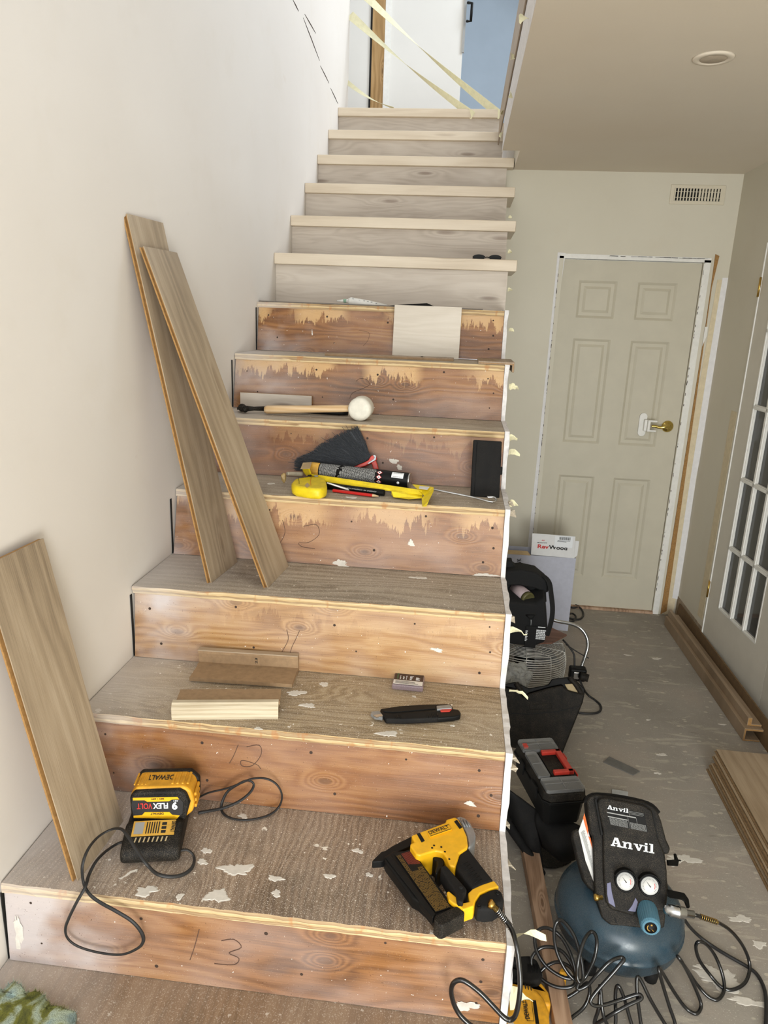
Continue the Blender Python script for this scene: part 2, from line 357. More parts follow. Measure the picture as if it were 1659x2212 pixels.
M_bag = G('clear_plastic_bag', .25); M_bag.b.inputs['Alpha'].default_value = .5; M_bag.col(hx('b8b8b2')); M_bag.bump(M_bag.noise(M_bag.obj(), 30, 4, .6), 1, .02); M_bag = M_bag.m
M_clear = G('clear_case_plastic', .15); M_clear.b.inputs['Alpha'].default_value = .45; M_clear.col(hx('b4a0a8')); M_clear = M_clear.m
def glassmat():
    g = G('dark_door_glass', .06); g.b.inputs['IOR'].default_value = 1.5; g.b.inputs['Transmission Weight'].default_value = .85
    g.col(hx('8a8d90')); return g.m
M_glass = glassmat()
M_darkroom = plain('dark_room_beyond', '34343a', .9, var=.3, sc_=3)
def floormat():
    g = G('paint_spotted_grey_subfloor', .75); v = g.obj(); o = g.sep(v)
    n = g.noise(v, 2.2, 5, .6); c = g.ramp(n, [(.3, hx('8c857b')), (.5, hx('9c958b')), (.7, hx('a89c90'))])
    st = g.comb(g.ma('MULTIPLY', o[0], .35), g.ma('MULTIPLY', o[1], 1.5), 0.0)
    b = g.noise(st, 14, 5, .65, .6); c = g.mix(g.ma('MULTIPLY', g.ramp(b, [(.57, 0), (.61, 1)]), .55), c, hx('bdb4a5'))
    b2 = g.noise(st, 40, 3, .6, .3); c = g.mix(g.ma('MULTIPLY', g.ramp(b2, [(.68, 0), (.71, 1)]), .8), c, hx('d8cfbf'))
    vv = g.vor(g.comb(g.ma('MULTIPLY', o[0], .6), o[1], 0.0), 22, 1); c = g.mix(g.ma('MULTIPLY', g.ramp(vv, [(.10, 1), (.14, 0)]), .55), c, hx('d2c8b6'))
    b3 = g.noise(st, 26, 4, .6); c = g.mix(g.ma('MULTIPLY', g.ramp(b3, [(.28, 1), (.34, 0)]), .35), c, hx('5c564e'))
    c = flecks(g, c, v, 300, .66, .70, 'ded6c8', .7)
    g.bump(g.noise(v, 60, 5, .7), .4, .002); return g.col(c).m
M_floor = floormat()
def rugmat():
    g = G('green_patterned_rug_pile', .95); v = g.obj(); n = g.noise(v, 16, 3, .55, .8)
    c = g.ramp(n, [(.36, hx('4e5226')), (.46, hx('73742e')), (.54, hx('a7b39e')), (.66, hx('8fa3a0'))])
    f = g.noise(v, 500, 2, .6); c = g.mix(g.ramp(f, [(.35, .5), (.55, 0)]), c, hx('35391c')); return g.col(c).m
M_rug = rugmat()

# ---------------------------------------------------------------- setting
ZF, ZC, YB, XR = -0.391, 2.077, 3.402, 1.2365
struct(box('floor', M_floor, -1.3, 1.6, -3.6, YB+.05, ZF-.1, ZF))
def wl(y): return -0.9933-max(0, (2.1-y))*0.0085
m = MB(); ys = [-3.6, 2.1, 4.30]
m.prism([(wl(y), y, ZF) for y in ys]+[(-1.15, 4.30, ZF), (-1.15, -3.6, ZF)], (0, 0, 5.6))
struct(m.build('wall_left', M_wall))
# back wall of the hall with the door opening
DX0, DX1, DZ = 0.362, 1.101, 1.639
m = MB(); m.box(0.0, DX0-.012, YB, YB+.11, ZF, ZC); m.box(DX1+.02, XR+.02, YB, YB+.11, ZF, ZC); m.box(DX0-.012, DX1+.02, YB, YB+.11, DZ+.02, ZC)
struct(m.build('wall_back', M_wall_hall))
m = MB(); m.box(-.027, 1.6, -.9, 2.95, ZC, ZC+.02); m.box(.055, 1.6, 2.95, YB+.1, ZC, ZC+.02)
struct(m.build('ceiling', M_ceil))
# right wall: solid beyond the french door, header above it, solid in front
FY1, FY0, FZ = 2.93, 1.55, 1.70
m = MB(); m.box(XR, XR+.12, FY1+.012, YB+.1, ZF, ZC); m.box(XR, XR+.12, FY0, FY1+.012, FZ, ZC); m.box(XR, XR+.12, -3.6, FY0, ZF, ZC)
struct(m.build('wall_right', M_wall_hall))
m = MB(); m.box(2.3, 2.35, .9, 3.6, ZF, ZC); m.box(XR+.125, 2.3, 3.45, 3.6, ZF, ZC); m.box(XR+.125, 2.3, .9, 1.0, ZF, ZC); m.box(XR+.125, 2.3, 1.0, 3.45, ZF-.05, ZF); m.box(XR+.125, 2.3, 1.0, 3.45, ZC-.05, ZC)
struct(m.build('wall_dark_room', M_darkroom))
# stairwell: upper storey slab edge, far walls, upper ceiling
m = MB(); m.box(-.026, 2.5, -.9, 2.95, ZC+.02, 2.40); m.box(.055, 2.5, 2.95, 3.50, ZC+.02, 2.40)
struct(m.build('floor_upper', M_wall_hall))
struct(box('floor_landing', M_oak_x, -1.9, 2.5, 3.93+.31, 8.2, 2.36, 2.498))
m = MB(); m.box(0.02, .10, YB+.1, 4.25, ZF, 2.40)
struct(m.build('wall_stairwell', M_wall))
# upstairs: white wall with an open stud bay, blue room behind
m = MB(); m.box(-1.9, -.985, 5.25, 5.36, 2.49, 4.95); m.box(-.880, -.30, 5.25, 5.36, 2.49, 4.95)
struct(m.build('wall_upstairs', M_up))
struct(box('wall_blue_room', M_blue, -.9, 2.5, 7.2, 7.3, 2.49, 4.95))
struct(box('wall_upstairs_right', M_up, 2.5, 2.6, -.9, 7.3, 2.0, 4.95))
struct(box('ceiling_upper', M_up, -1.9, 2.6, -.9, 7.4, 4.95, 5.0))
struct(box('wall_upper_left', M_up, -2.0, -1.9, 4.2, 5.3, 2.4, 4.95))
struct(box('wall_stud_bay', M_pine, -.985, -.880, 5.31, 5.36, 2.49, 4.95))
s_ = struct(box('trim_1', M_white, -.880, -.835, 5.235, 5.25, 2.5, 4.9))
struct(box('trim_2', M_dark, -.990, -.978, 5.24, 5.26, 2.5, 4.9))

# ---------------------------------------------------------------- staircase
Z = [-.008, .179, .372, .575, .770, .953, 1.148, 1.338]
NY = [-1.3, .287, .613, .921, 1.236, 1.535, 1.829, 2.135]
RB = [.283, .596, .905, 1.193, 1.497, 1.793, 2.110]
stair = thing('staircase', 'half finished staircase, bare plywood steps below and pale oak laminate steps above', 'staircase')
TH = .021
rn = random.Random(3)
ord_ = ['first', 'second', 'third', 'fourth', 'fifth', 'sixth', 'seventh']
for k in range(8):
    yb = RB[k]+.012 if k < 7 else 2.44
    xl = wl(yb)+.001
    bev = .004
    n = 40; y0 = NY[k]; top = []
    # tread board with a slightly ragged front edge
    m = MB(); r1 = []; r2 = []; r3 = []; r4 = []
    for i in range(n+1):
        x = xl+(0-xl)*i/n; j = rn.uniform(-.0016, .0016); j2 = rn.uniform(-.0012, .0012)
        if k == 3 and i < 9: j -= .006
        r1.append(Vector((x, y0+j+.003, Z[k]))); r2.append(Vector((x, y0+j, Z[k]-.004)))
        r3.append(Vector((x, y0+j2+.001, Z[k]-TH))); r4.append(Vector((x, yb, Z[k]-TH)))
    m.loft([r1, r2], cap=False, closed=False)
    tr = MB(); back = [Vector((p.x, yb, Z[k])) for p in r1]
    tr.loft([back, r1], cap=False, closed=False)
    if k:
        m.loft([r2, r3, r4, back], cap=False, closed=False)
        m.add([r1[0], r2[0], r3[0], r4[0], back[0]], [(0, 1, 2, 3, 4)]); m.add([r1[-1], r2[-1], r3[-1], r4[-1], back[-1]], [(0, 1, 2, 3, 4)])
    else:
        m = MB().box(xl, 0, y0, yb, Z[0]-.05, Z[0]-.002)
    T = tr.build('tread', M_tread[min(k, 5)], stair)
    T['label'] = 'bare worn plywood tread' if k < 7 else 'bare plywood tread just below the laminate'
    E_ = m.build('tread_edge', M_ply, T)
    if k < 7:   # riser
        zt = Z[k+1]-TH; yt = NY[k+1]+.004; xa = wl(RB[k])+.0065
        rs = MB(); nn = 24
        f0 = [Vector((xa+(0-xa)*i/nn, RB[k], Z[k]+.0015)) for i in range(nn+1)]; f1 = [Vector((xa+(0-xa)*i/nn, yt, zt)) for i in range(nn+1)]
        b0 = [p+Vector((0, .016, 0)) for p in f0]; b1 = [p+Vector((0, .016, 0)) for p in f1]
        rs.loft([f0, f1, b1, b0, f0], cap=False, closed=False)
        rs.add([f0[0], f1[0], b1[0], b0[0]], [(0, 1, 2, 3)])
        # local origin at the riser top so that its material knows where the nosing is
        rz = rs.build('riser', M_riser[k], stair)
        rz.data.transform(Matrix.Translation((0, 0, -zt))); rz.location = (0, 0, zt)
        rz['_o'] = (0, 0, zt)
        MB().box(wl(RB[k])+.0012, wl(RB[k])+.0028, RB[k]+.002, RB[k]+.012, Z[k]+.001, Z[k+1]-TH-.001).build('gap_shade', M_dark, stair)  # dark strip standing in for the shade inside the gap between riser and wall
        nl = MB()
        def face(u, v):   # u along width 0..1 from the left, v from bottom to top
            return Vector((xa*(1-u), RB[k]+(yt-RB[k])*v, Z[k]+(zt-Z[k])*v))
        up = (face(0, 1)-face(0, 0)).normalized(); nrm = up.cross(Vector((1, 0, 0)))
        if nrm.y > 0: nrm = -nrm
        for (u, v) in [(.06, .82), (.09, .3), (.3, .86), (.33, .25), (.55, .8), (.62, .35), (.96, .85), (.955, .2), (.78, .9), (.97, .5)]:
            u += rn.uniform(-.02, .01); v += rn.uniform(-.06, .06); q = face(u, v)+nrm*.0004; rad = rn.uniform(.0022, .0042)
            nl.add([q+Vector((math.cos(a)*rad, 0, 0))+up*math.sin(a)*rad for a in [6.283*i/9 for i in range(9)]], [tuple(range(9))])
        stuff(nl.build('nail_head', M_nail, rz))
        # pencilled numbers and other marks
        pm = MB()
        def stroke(pts, w_=.0009):
            pm.tube([face(a, b)+nrm*.0006 for a, b in pts], w_, 4, 4, flat=1)
        if k == 0: stroke([(.405, .80), (.395, .55), (.385, .35)]); stroke([(.45, .68), (.475, .72), (.49, .62), (.465, .52), (.485, .46), (.475, .36), (.435, .34)])
        if k == 1: stroke([(.385, .86), (.375, .70), (.365, .58)]); stroke([(.405, .84), (.435, .88), (.44, .75), (.42, .58), (.395, .56), (.395, .64), (.43, .60), (.44, .54)])
        if k == 2: stroke([(.425, .62), (.43, .48), (.42, .34), (.405, .2)]); stroke([(.46, .62), (.45, .48), (.44, .35), (.435, .22)])
        if k == 3: stroke([(.335, .7), (.345, .5), (.33, .3), (.31, .22)]); stroke([(.40, .62), (.44, .66), (.45, .5), (.42, .36), (.39, .34), (.40, .28), (.44, .26)])
        if k == 4: pass
        if k == 5: stroke([(.46, .66), (.475, .72), (.5, .70), (.51, .6), (.48, .5), (.45, .42), (.44, .3)])
        if k == 6: stroke([(.42, .55), (.46, .52), (.46, .35), (.44, .2)], .0006)
        if pm.v: pm.build('pencil_mark', M_pencil_m, rz)
# explicit paint splashes on the treads
for (x, y, k, rx, ry, s_) in [(-0.5539, 0.3947, 1, .037, .022, 1), (-0.7132, 0.3118, 1, .024, .017, 2), (-0.5688, 0.3213, 1, .024, .024, 3), (-0.455, 0.3442, 1, .012, .011, 5),
                              (-0.4667, 0.3821, 1, .017, .010, 4), (-0.6419, 0.308, 1, .010, .009, 6), (-0.6328, 0.4369, 1, .013, .011, 7), (-0.3576, 0.4048, 1, .013, .009, 8), (-0.2772, 0.4208, 1, .009, .007, 9),
                              (-0.6303, 0.4044, 1, .014, .009, 10), (-0.3111, 0.486, 1, .014, .008, 11), (-0.5881, 0.556, 1, .012, .010, 12),
                              (-0.4761, 0.7363, 2, .020, .014, 13), (-0.2682, 0.6463, 2, .026, .016, 14), (-0.5176, 0.7903, 2, .028, .016, 15), (-0.5675, 0.6172, 2, .010, .008, 16), (-0.2189, 0.824, 2, .006, .005, 17), (-0.1193, 0.7049, 2, .006, .005, 18), (-0.4567, 0.8467, 2, .016, .012, 19),
                              (-0.465, 1.208, 3, .022, .014, 20), (-0.2369, 1.1436, 3, .028, .012, 21), (-0.6932, 1.2913, 3, .02, .01, 22), (-0.7381, 1.3793, 4, .014, .012, 23), (-0.4578, 1.2672, 4, .024, .010, 24)]:
    b_ = blob(x, y, Z[k]+.0002, rx*.8, ry*.8, s_, th=.0010).build('paint_splash', M_paint, stair)
def on_riser(k, px_pts, name, mat, w_):
    return None
# paint smears on risers
def riser_pt(k, u, v):
    xa = wl(RB[k])+.010; zt = Z[k+1]-TH; yt = NY[k+1]+.004
    return Vector((xa*(1-u), RB[k]+(yt-RB[k])*v, Z[k]+(zt-Z[k])*v))
for (k, u, v, rx, rz, s_) in [(0, .935, .2, .022, .011, 31), (0, .02, .4, .008, .05, 32), (1, .93, .35, .012, .006, 33), (3, .73, .45, .010, .012, 34), (3, .955, .03, .03, .005, 39), (3, .52, .04, .022, .012, 35),
                              (4, .64, .42, .012, .012, 36), (4, .66, .3, .010, .010, 37), (6, .225, .45, .003, .010, 38), (2, .83, .5, .014, .006, 40)]:
    p = riser_pt(k, u, v); up = (riser_pt(k, u, 1)-riser_pt(k, u, 0)).normalized()
    q = blob(0, 0, 0, rx, rz, s_, th=.001); M = frame(p+Vector((0, -.0008, 0)), (1, 0, 0), Vector((0, -1, 0)))
    q.v = [M @ a for a in q.v]; q.build('paint_splash', M_paint, stair)
# finished laminate steps
FY = [k*.305-.034 for k in range(14)]; FZ_ = [k*.19+.0283 for k in range(14)]
XF = -.9925
for k in range(8, 14):
    x1 = .051 if k < 12 else -.003
    yb = FY[k]+.345 if k < 13 else FY[k]+.36
    tb0 = MB().box(XF, x1, FY[k], min(yb, YB-.004) if k == 11 else yb, FZ_[k]-.046, FZ_[k])
    if k == 11: tb0.box(XF, -.004, YB-.004, yb, FZ_[k]-.046, FZ_[k])
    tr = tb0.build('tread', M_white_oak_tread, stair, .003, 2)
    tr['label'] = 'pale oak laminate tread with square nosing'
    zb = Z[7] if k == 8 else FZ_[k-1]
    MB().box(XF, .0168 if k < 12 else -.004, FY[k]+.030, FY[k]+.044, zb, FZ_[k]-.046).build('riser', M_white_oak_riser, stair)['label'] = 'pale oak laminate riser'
# drywall skin that closes the open side of the stairs, its cut edge stepping with the treads
prof = []
pr_ = random.Random(5)
pts = [(-1.3, Z[0]+.002)]
for k in range(7):
    pts += [(RB[k]-.002 if k else RB[0]-.004, Z[k]+.002), (NY[k+1]-.006, Z[k+1]-TH-.004), (NY[k+1]-.008, Z[k+1]-.004), (NY[k+1]-.004, Z[k+1]+.003)]
pts += [(2.446, Z[7]+.003)]
for k in range(8, 12): pts += [(FY[k]+.040, FZ_[k]-.05), (FY[k]+.34, FZ_[k]-.05)]
pts += [(YB-.002, FZ_[11]-.05)]
dense = []
for i in range(len(pts)-1):
    a, b = Vector(pts[i]), Vector(pts[i+1]); L = (b-a).length; nn = max(1, int(L/.018)) if i < 30 else 1
    for j in range(nn):
        p = a.lerp(b, j/nn); dense.append((p.x+(pr_.uniform(-.0016, .0016) if j else 0), p.y+(pr_.uniform(-.0016, .0016) if j else 0)))
dense.append(pts[-1])
dense = [d for d in dense if d[0] < YB]
sk = MB(); P = [Vector((.0005, y, z)) for y, z in dense]; bot = [Vector((.0005, y, ZF)) for y, z in dense]
w2 = [.0145+.0025*math.sin(i*.7)*math.sin(i*.23)+pr_.uniform(-.0008, .0008) for i in range(len(P))]
P2 = [p+Vector((w2[i], 0, 0)) for i, p in enumerate(P)]; bot2 = [p+Vector((w2[i], 0, 0)) for i, p in enumerate(bot)]
P3 = [Vector((.0145, p.y, max(ZF, p.z-.03))) for p in P]; bot3 = [Vector((.0145, p.y, ZF)) for p in P]
sk.loft([bot, P, P2, P3, bot3], cap=False, closed=False)
sd = sk.build('side_panel', M_drywall, stair); sd['label'] = 'white drywall skin with a torn stepped edge'
# loose torn paper and plaster crumbs along that edge
for (y, z, s_) in [(RB[1]+.02, Z[1]+.0, 1), (.50, Z[1]-.01, 2), (.61, .36, 3), (.92, .565, 4), (1.236, .765, 5), (.60, .34, 6), (1.30, .775, 7), (.25, .02, 8)]:
    q = random.Random(s_*7); c0 = Vector((.014, y, z))
    pp = [c0, c0+Vector((.008+q.random()*.010, -.004, .006)), c0+Vector((.012+q.random()*.012, .012, -.010-q.random()*.012)), c0+Vector((.004, .03, -.020)), c0+Vector((0, .034, -.004))]
    MB().prism(pp, (0.0, 0.001, .002)).build('paper_flap', M_drywall_raw, stair)

# long caulk tear on the left wall beside the upper flight, where the skirting board was
tear = MB()
for seg in [((-0.9925, 2.7477, 2.6226), (-0.9925, 2.8575, 2.6193)), ((-0.9925, 2.9545, 2.6276), (-0.9925, 3.3473, 2.5715)), ((-0.9925, 3.3736, 2.5536), (-0.9925, 3.6294, 2.5427)), ((-0.9925, 3.6738, 2.5317), (-0.9925, 3.9232, 2.5157)), ((-0.9925, 2.9838, 2.653), (-0.9925, 3.2451, 2.6601))]:
    a, b = Vector(seg[0]), Vector(seg[1]); P_ = [a.lerp(b, i/8)+Vector((.0, mnoise.noise(a*9+Vector((i, 0, 0)))*.01, 0)) for i in range(9)]
    tear.tube(P_, lambda t: .0008+.0016*math.sin(t*3.1), 4, 1)
tear.build('trim_3', M_nail); struct(bpy.data.objects['trim_3'])
# white skim coat patches following the steps on the left wall
# stairwell fascia: white drywall strip and a brown laminate plank
struct(box('trim_4', M_drywall, -.0275, -.0262, -.5, 2.99, ZC+.001, 2.235))
fa = thing('fascia_board', 'brown oak laminate board fixed upright along the stairwell opening edge', 'board', (-.03, 2.0, 2.235))
for (a, b) in ((-.4, 2.36), (2.363, 3.60)): box('plank', M_board, -.034, -.0275, a, b, 2.236, 2.405, fa, .0015)
# paper tape scraps on the fascia
scr = [((-0.034, 1.563, 2.1403), .020, 1), ((-0.034, 2.2152, 2.2448), .014, 2), ((-0.034, 2.1998, 2.1123), .011, 3), ((-0.034, 3.0321, 2.2587), .014, 4), ((-0.034, 2.9222, 2.1361), .013, 5)]
fnames = ['crumpled scrap of cream tape highest up beside the stairwell opening', 'second scrap of cream tape down the stairwell opening edge', 'small scrap of cream tape on white strip above the top steps',
          'scrap of cream tape at the right end of the top step', 'scrap of cream tape just below the top step at its right end']
def scrap(name, p, L, d, seed, label, wdt=.018):
    q = random.Random(seed); p = Vector(p); d = Vector(d).normalized(); s_ = d.cross(Vector((0, 0, 1))); s_ = s_.normalized() if s_.length > .1 else Vector((0, 1, 0)); up = s_.cross(d)
    rings = []; n = 6
    for i in range(n+1):
        t = i/n; c_ = p+d*L*t+up*(L*.22*math.sin(t*2.6+q.random())); wd = wdt*(.55+.35*math.sin(t*3+1)); tw = .9*math.sin(t*2+seed); a_ = up*math.cos(tw)+s_*math.sin(tw)
        rings.append([c_+a_*wd*.5, c_+a_*wd*.2+s_*.003*math.cos(seed), c_-a_*wd*.5])
    m = MB(); top = rings; bt = [[v+s_*.0008+up*.0004 for v in r_] for r_ in rings]
    m.loft([r_+list(reversed(b_)) for r_, b_ in zip(top, bt)], cap=True, closed=True)
    return rooted(tag(m.build(name, M_tape), label, 'tape', 'cream masking tape scraps'), p)
for (p, L, s_), lb in zip(scr, fnames): scrap('tape_scrap', Vector(p), L*1.6, (-.5, -.5, -.5), s_, lb, .03)
ts = [((0.016, 2.7643, 1.7582), .016, 'scrap of cream tape beside the fourth laminate step from the bottom'), ((0.016, 2.5596, 1.5906), .018, 'scrap of cream tape under the second laminate tread'), ((0.016, 2.3178, 1.4228), .018, 'scrap of cream tape under the lowest laminate tread end'),
      ((0.016, 2.0314, 1.2664), .020, 'scrap of cream tape beside the bare riser with the square laminate sample'), ((0.016, 1.7609, 1.0754), .034, 'long scrap of cream tape beside the mallet step riser'),
      ((0.016, 1.5533, 0.9289), .028, 'flat scrap of cream tape beside the black phone case top'), ((0.016, 1.4978, 0.8898), .036, 'curled scrap of cream tape beside the black phone case middle'),
      ((0.016, 1.3215, 0.7653), .028, 'scrap of cream tape beside the step with the caulking gun'), ((0.016, 0.9462, 0.515), .046, 'broad scrap of cream tape in front of the black tool bag'),
      ((0.016, 0.8163, 0.4087), .048, 'folded scrap of cream tape over the black case latch')]
for i, (p, L, lb) in enumerate(ts): scrap('tape_scrap', Vector(p), L, (1, -.12, -.05), i+11, lb, .026 if i > 3 else .02)
scrap('tape_scrap', Vector((0.018, 0.3129, 0.1668)), .06, (1, .15, .15), 33, 'wide torn strip of cream tape beside the air hose at the lowest step', .042)
scrap('tape_scrap', Vector((0.018, 0.3021, 0.0325)), .045, (1, .1, .05), 37, 'crumpled cream tape in front of the yellow drill', .05)
# three long strips of tape closing off the landing
def band(p0, p1, w0, wm, w1, tw, label):
    p0, p1 = Vector(p0), Vector(p1); d = (p1-p0).normalized(); s_ = d.cross(Vector((0, 1, 0))).normalized(); f_ = s_.cross(d)
    rings = []; n = 30
    for i in range(n+1):
        t = i/n; a = tw[0]+(tw[1]-tw[0])*t; wd = .5*(w0*(1-t)**2+2*wm*t*(1-t)+w1*t*t); v = s_*math.cos(a)+f_*math.sin(a); c_ = p0.lerp(p1, t)-Vector((0, 0, .02*math.sin(math.pi*t)))
        n_ = v.cross(d)*.0004; rings.append([c_+v*wd+n_, c_+v*wd-n_, c_-v*wd-n_, c_-v*wd+n_])
    return rooted(tag(MB().loft(rings).build('masking_tape', M_tape), label, 'tape'), p0)
band((-0.9913, 4.29, 3.1102), (-0.1812, 3.925, 2.4602), .055, .036, .045, (.2, 2.7), 'long twisted cream tape strip from the left wall corner to the top step')
band((-0.9543, 4.29, 3.2605), (-0.0183, 3.925, 2.462), .055, .036, .045, (.1, 2.9), 'upper long cream tape strip ending at the far right of the top step')
band((-1.0059, 4.29, 2.7376), (-0.6546, 3.96, 2.5035), .03, .028, .022, (.3, 1.7), 'short lowest cream tape strip at the left of the top step')

hp = struct(box('door_4', M_print_g, -.302, -.286, 5.235, 5.25, 3.20, 4.9)); hp['_o'] = (0, 0, 0)
MB().tube([(-0.2779, 5.25, 3.5251), (-0.2466, 5.2, 3.5039), (-0.2487, 5.2, 3.3896), (-0.2766, 5.25, 3.4069)], .010, 8, 0).build('pull_handle', M_black, hp)

# ---------------------------------------------------------------- hall door
d1 = struct(bpy.data.objects.new('door_1', None)); C.objects.link(d1); d1.location = (DX0, YB, ZF); d1['_o'] = (DX0, YB, ZF)
yd = 3.415
sl = MB(); x0, x1, z0, z1 = DX0+.002, DX1-.003, ZF+.012, DZ-.003
cols = [(.460, .666), (.776, .985)]; rows = [(-.187, .435), (.630, 1.218), (1.330, 1.529)]
xs = [x0]+[v for c_ in cols for v in c_]+[x1]; zs = [z0]+[v for r_ in rows for v in r_]+[z1]
for i in range(5):
    for j in range(7):
        if i in (1, 3) and j in (1, 3, 5): continue
        sl.box(xs[i], xs[i+1], yd, yd+.035, zs[j], zs[j+1])
sl.build('door_slab', M_door, d1)
for (a, b) in cols:
    for (c_, d_) in rows:
        m = MB(); e = .013; f_ = .03; h_ = .044
        ring = lambda q, y: [Vector((a+q, y, c_+q)), Vector((b-q, y, c_+q)), Vector((b-q, y, d_-q)), Vector((a+q, y, d_-q))]
        m.loft([ring(0, yd), ring(e*.5, yd+.004), ring(e, yd+.009), ring(f_, yd+.009), ring(h_, yd+.002)], cap=False); m.add(ring(h_, yd+.002), [(0, 1, 2, 3)])
        m.build('door_panel', M_door, d1)
# jamb, stop, worn casing line and threshold
box('door_jamb', M_wall_hall, DX0-.022, DX0, YB-.006, YB+.10, ZF, DZ+.012, d1); box('door_jamb', M_white, DX1, DX1+.034, YB-.006, YB+.012, ZF, DZ+.012, d1)
box('door_jamb', M_door, DX1-.001, DX1+.022, YB+.001, YB+.05, ZF, DZ, d1)
box('door_jamb', M_white, DX0-.022, DX1+.034, YB-.006, YB+.10, DZ, DZ+.024, d1); box('threshold', M_pine2, DX0, DX1, YB-.012, YB+.06, ZF, ZF+.014, d1)
# chipped paint on the jamb edges
ch = MB(); q = random.Random(4)
for i in range(46):
    z_ = q.uniform(ZF+.05, DZ); l_ = q.uniform(.004, .018); ch.box(DX1+.000+q.uniform(0, .0025), DX1+.0025+q.uniform(0, .0015), YB-.0075, YB-.006, z_, z_+l_)
    z_ = q.uniform(ZF+.3, DZ); ch.box(DX0-.023, DX0-.0215+q.uniform(0, .0015), YB-.0075, YB-.006, z_, z_+l_)
    if i < 34: x_ = q.uniform(.6, DX1); ch.box(x_, x_+q.uniform(.01, .04), YB-.0075, YB-.006, DZ+.0175, DZ+.0175+q.uniform(.001, .003))
stuff(ch.build('chipped_paint', M_nail, d1))
kx, kz = 1.036, .752
m = MB(); Mk = frame((kx, yd, kz), (1, 0, 0), (0, -1, 0)); m.lathe([(0, -.0), (.032, 0), (.033, .004), (.026, .009), (.014, .012), (.011, .03), (.012, .046), (0, .048)], Mk, 24)
hd = m.build('door_handle', M_goldk, d1)
MB().tube([(kx, yd-.042, kz), (kx-.02, yd-.048, kz+.003), (kx-.05, yd-.046, kz-.003), (kx-.08, yd-.044, kz+.003), (kx-.098, yd-.043, kz+.001)], lambda t: .010-.003*t, 10, 5).build('lever', M_goldk, hd)
ck = thing('child_lock', 'white plastic child safety lock stuck beside the brass door lever', 'child lock', (.905, yd, .75))
m = MB(); pl = [Vector((.897+.022*math.cos(a), yd-.001, .755+(.045 if math.sin(a) > 0 else -.045)+.022*math.sin(a))) for a in [6.283*(i+.5)/20 for i in range(20)]]
m.prism(pl, (0, -.006, 0)).build('back_plate', M_white, ck, .002)
box('body', M_white, .900, .928, yd-.030, yd-.006, .722, .787, ck, .004, 2)
for zz in (.722, .777): box('prong', M_white, .925, .966, yd-.050, yd-.030, zz, zz+.011, ck, .003, 2)
box('prong_bridge', M_white, .915, .930, yd-.050, yd-.028, .722, .788, ck, .003, 2)
# trim strip, skim patches and outline left by the missing casing on the right of the door
struct(MB().prism([(1.1522, 3.395, 1.6826), (1.1726, 3.395, 1.6738), (1.1588, 3.395, 1.5156), (1.1813, 3.395, -0.3658), (1.149, 3.395, -0.3898), (1.1567, 3.395, 1.3225)], (0, .006, 0)).build('trim_5', M_hdf))
struct(MB().prism([(1.1535, 3.393, 1.3077), (1.168, 3.393, 1.3082), (1.1702, 3.393, 1.2617), (1.1544, 3.393, 1.2041)], (0, .002, 0)).build('trim_6', M_white))
struct(MB().prism([(1.1832, 3.4, 1.5546), (1.2265, 3.4, 1.5537), (1.2306, 3.4, 0.4172), (1.2234, 3.4, -0.3644), (1.1708, 3.4, -0.3993), (1.1657, 3.4, 0.6843)], (0, .0015, 0)).build('trim_7', M_patch_y))
struct(MB().prism([(1.2076, 3.399, 1.5649), (1.2457, 3.399, 1.5661), (1.2557, 3.399, 0.9249), (1.2325, 3.399, 0.4724), (1.2421, 3.399, -0.2869), (1.2033, 3.399, -0.281), (1.2015, 3.399, 0.5251), (1.2028, 3.399, 1.0756)], (0, .0015, 0)).build('trim_8', M_patch))
struct(MB().prism([(0.3273, 3.4005, 1.6686), (0.3695, 3.4005, 1.6675), (0.3524, 3.4005, 1.2914), (0.3438, 3.4005, -0.0733), (0.3161, 3.4005, -0.0753), (0.326, 3.4005, 1.0358)], (0, .0012, 0)).build('trim_9', M_patch))
# vent
v = thing('air_vent', 'white slotted air vent high on the wall above the door', 'vent', (1.02, 3.395, 1.975))
box('vent_frame', M_grille, .878, 1.156, 3.396, 3.403, 1.925, 2.020, v, .002, 2)
vb = box('vent_opening', M_slot, .898, 1.130, 3.3948, 3.3962, 1.942, 2.002, v)
for i in range(16): box('slat', M_grille, .898+i*.01547-.001, .898+i*.01547+(.0055 if i < 8 else .0085), 3.391, 3.3948, 1.942, 2.002, v)
for zz in (1.956, 1.984): box('crossbar', M_grille, .898, 1.132, 3.389, 3.391, zz, zz+.002, v)
# recessed ceiling light
L_ = thing('ceiling_light', 'round recessed ceiling light, switched off', 'ceiling light', (.529, 1.68, ZC))
MB().lathe([(.038, -.001), (.040, -.006), (.056, -.005), (.060, 0.0), (.040, 0.0)], Matrix.Translation((.529, 1.68, ZC)), 40).build('ring', M_ceil, L_)
MB().lathe([(0, -.002), (.038, -.004), (.040, -.001), (0, 0)], Matrix.Translation((.529, 1.68, ZC)), 40).build('lens', plain('frosted_lens', 'b9ab98', .5), L_)

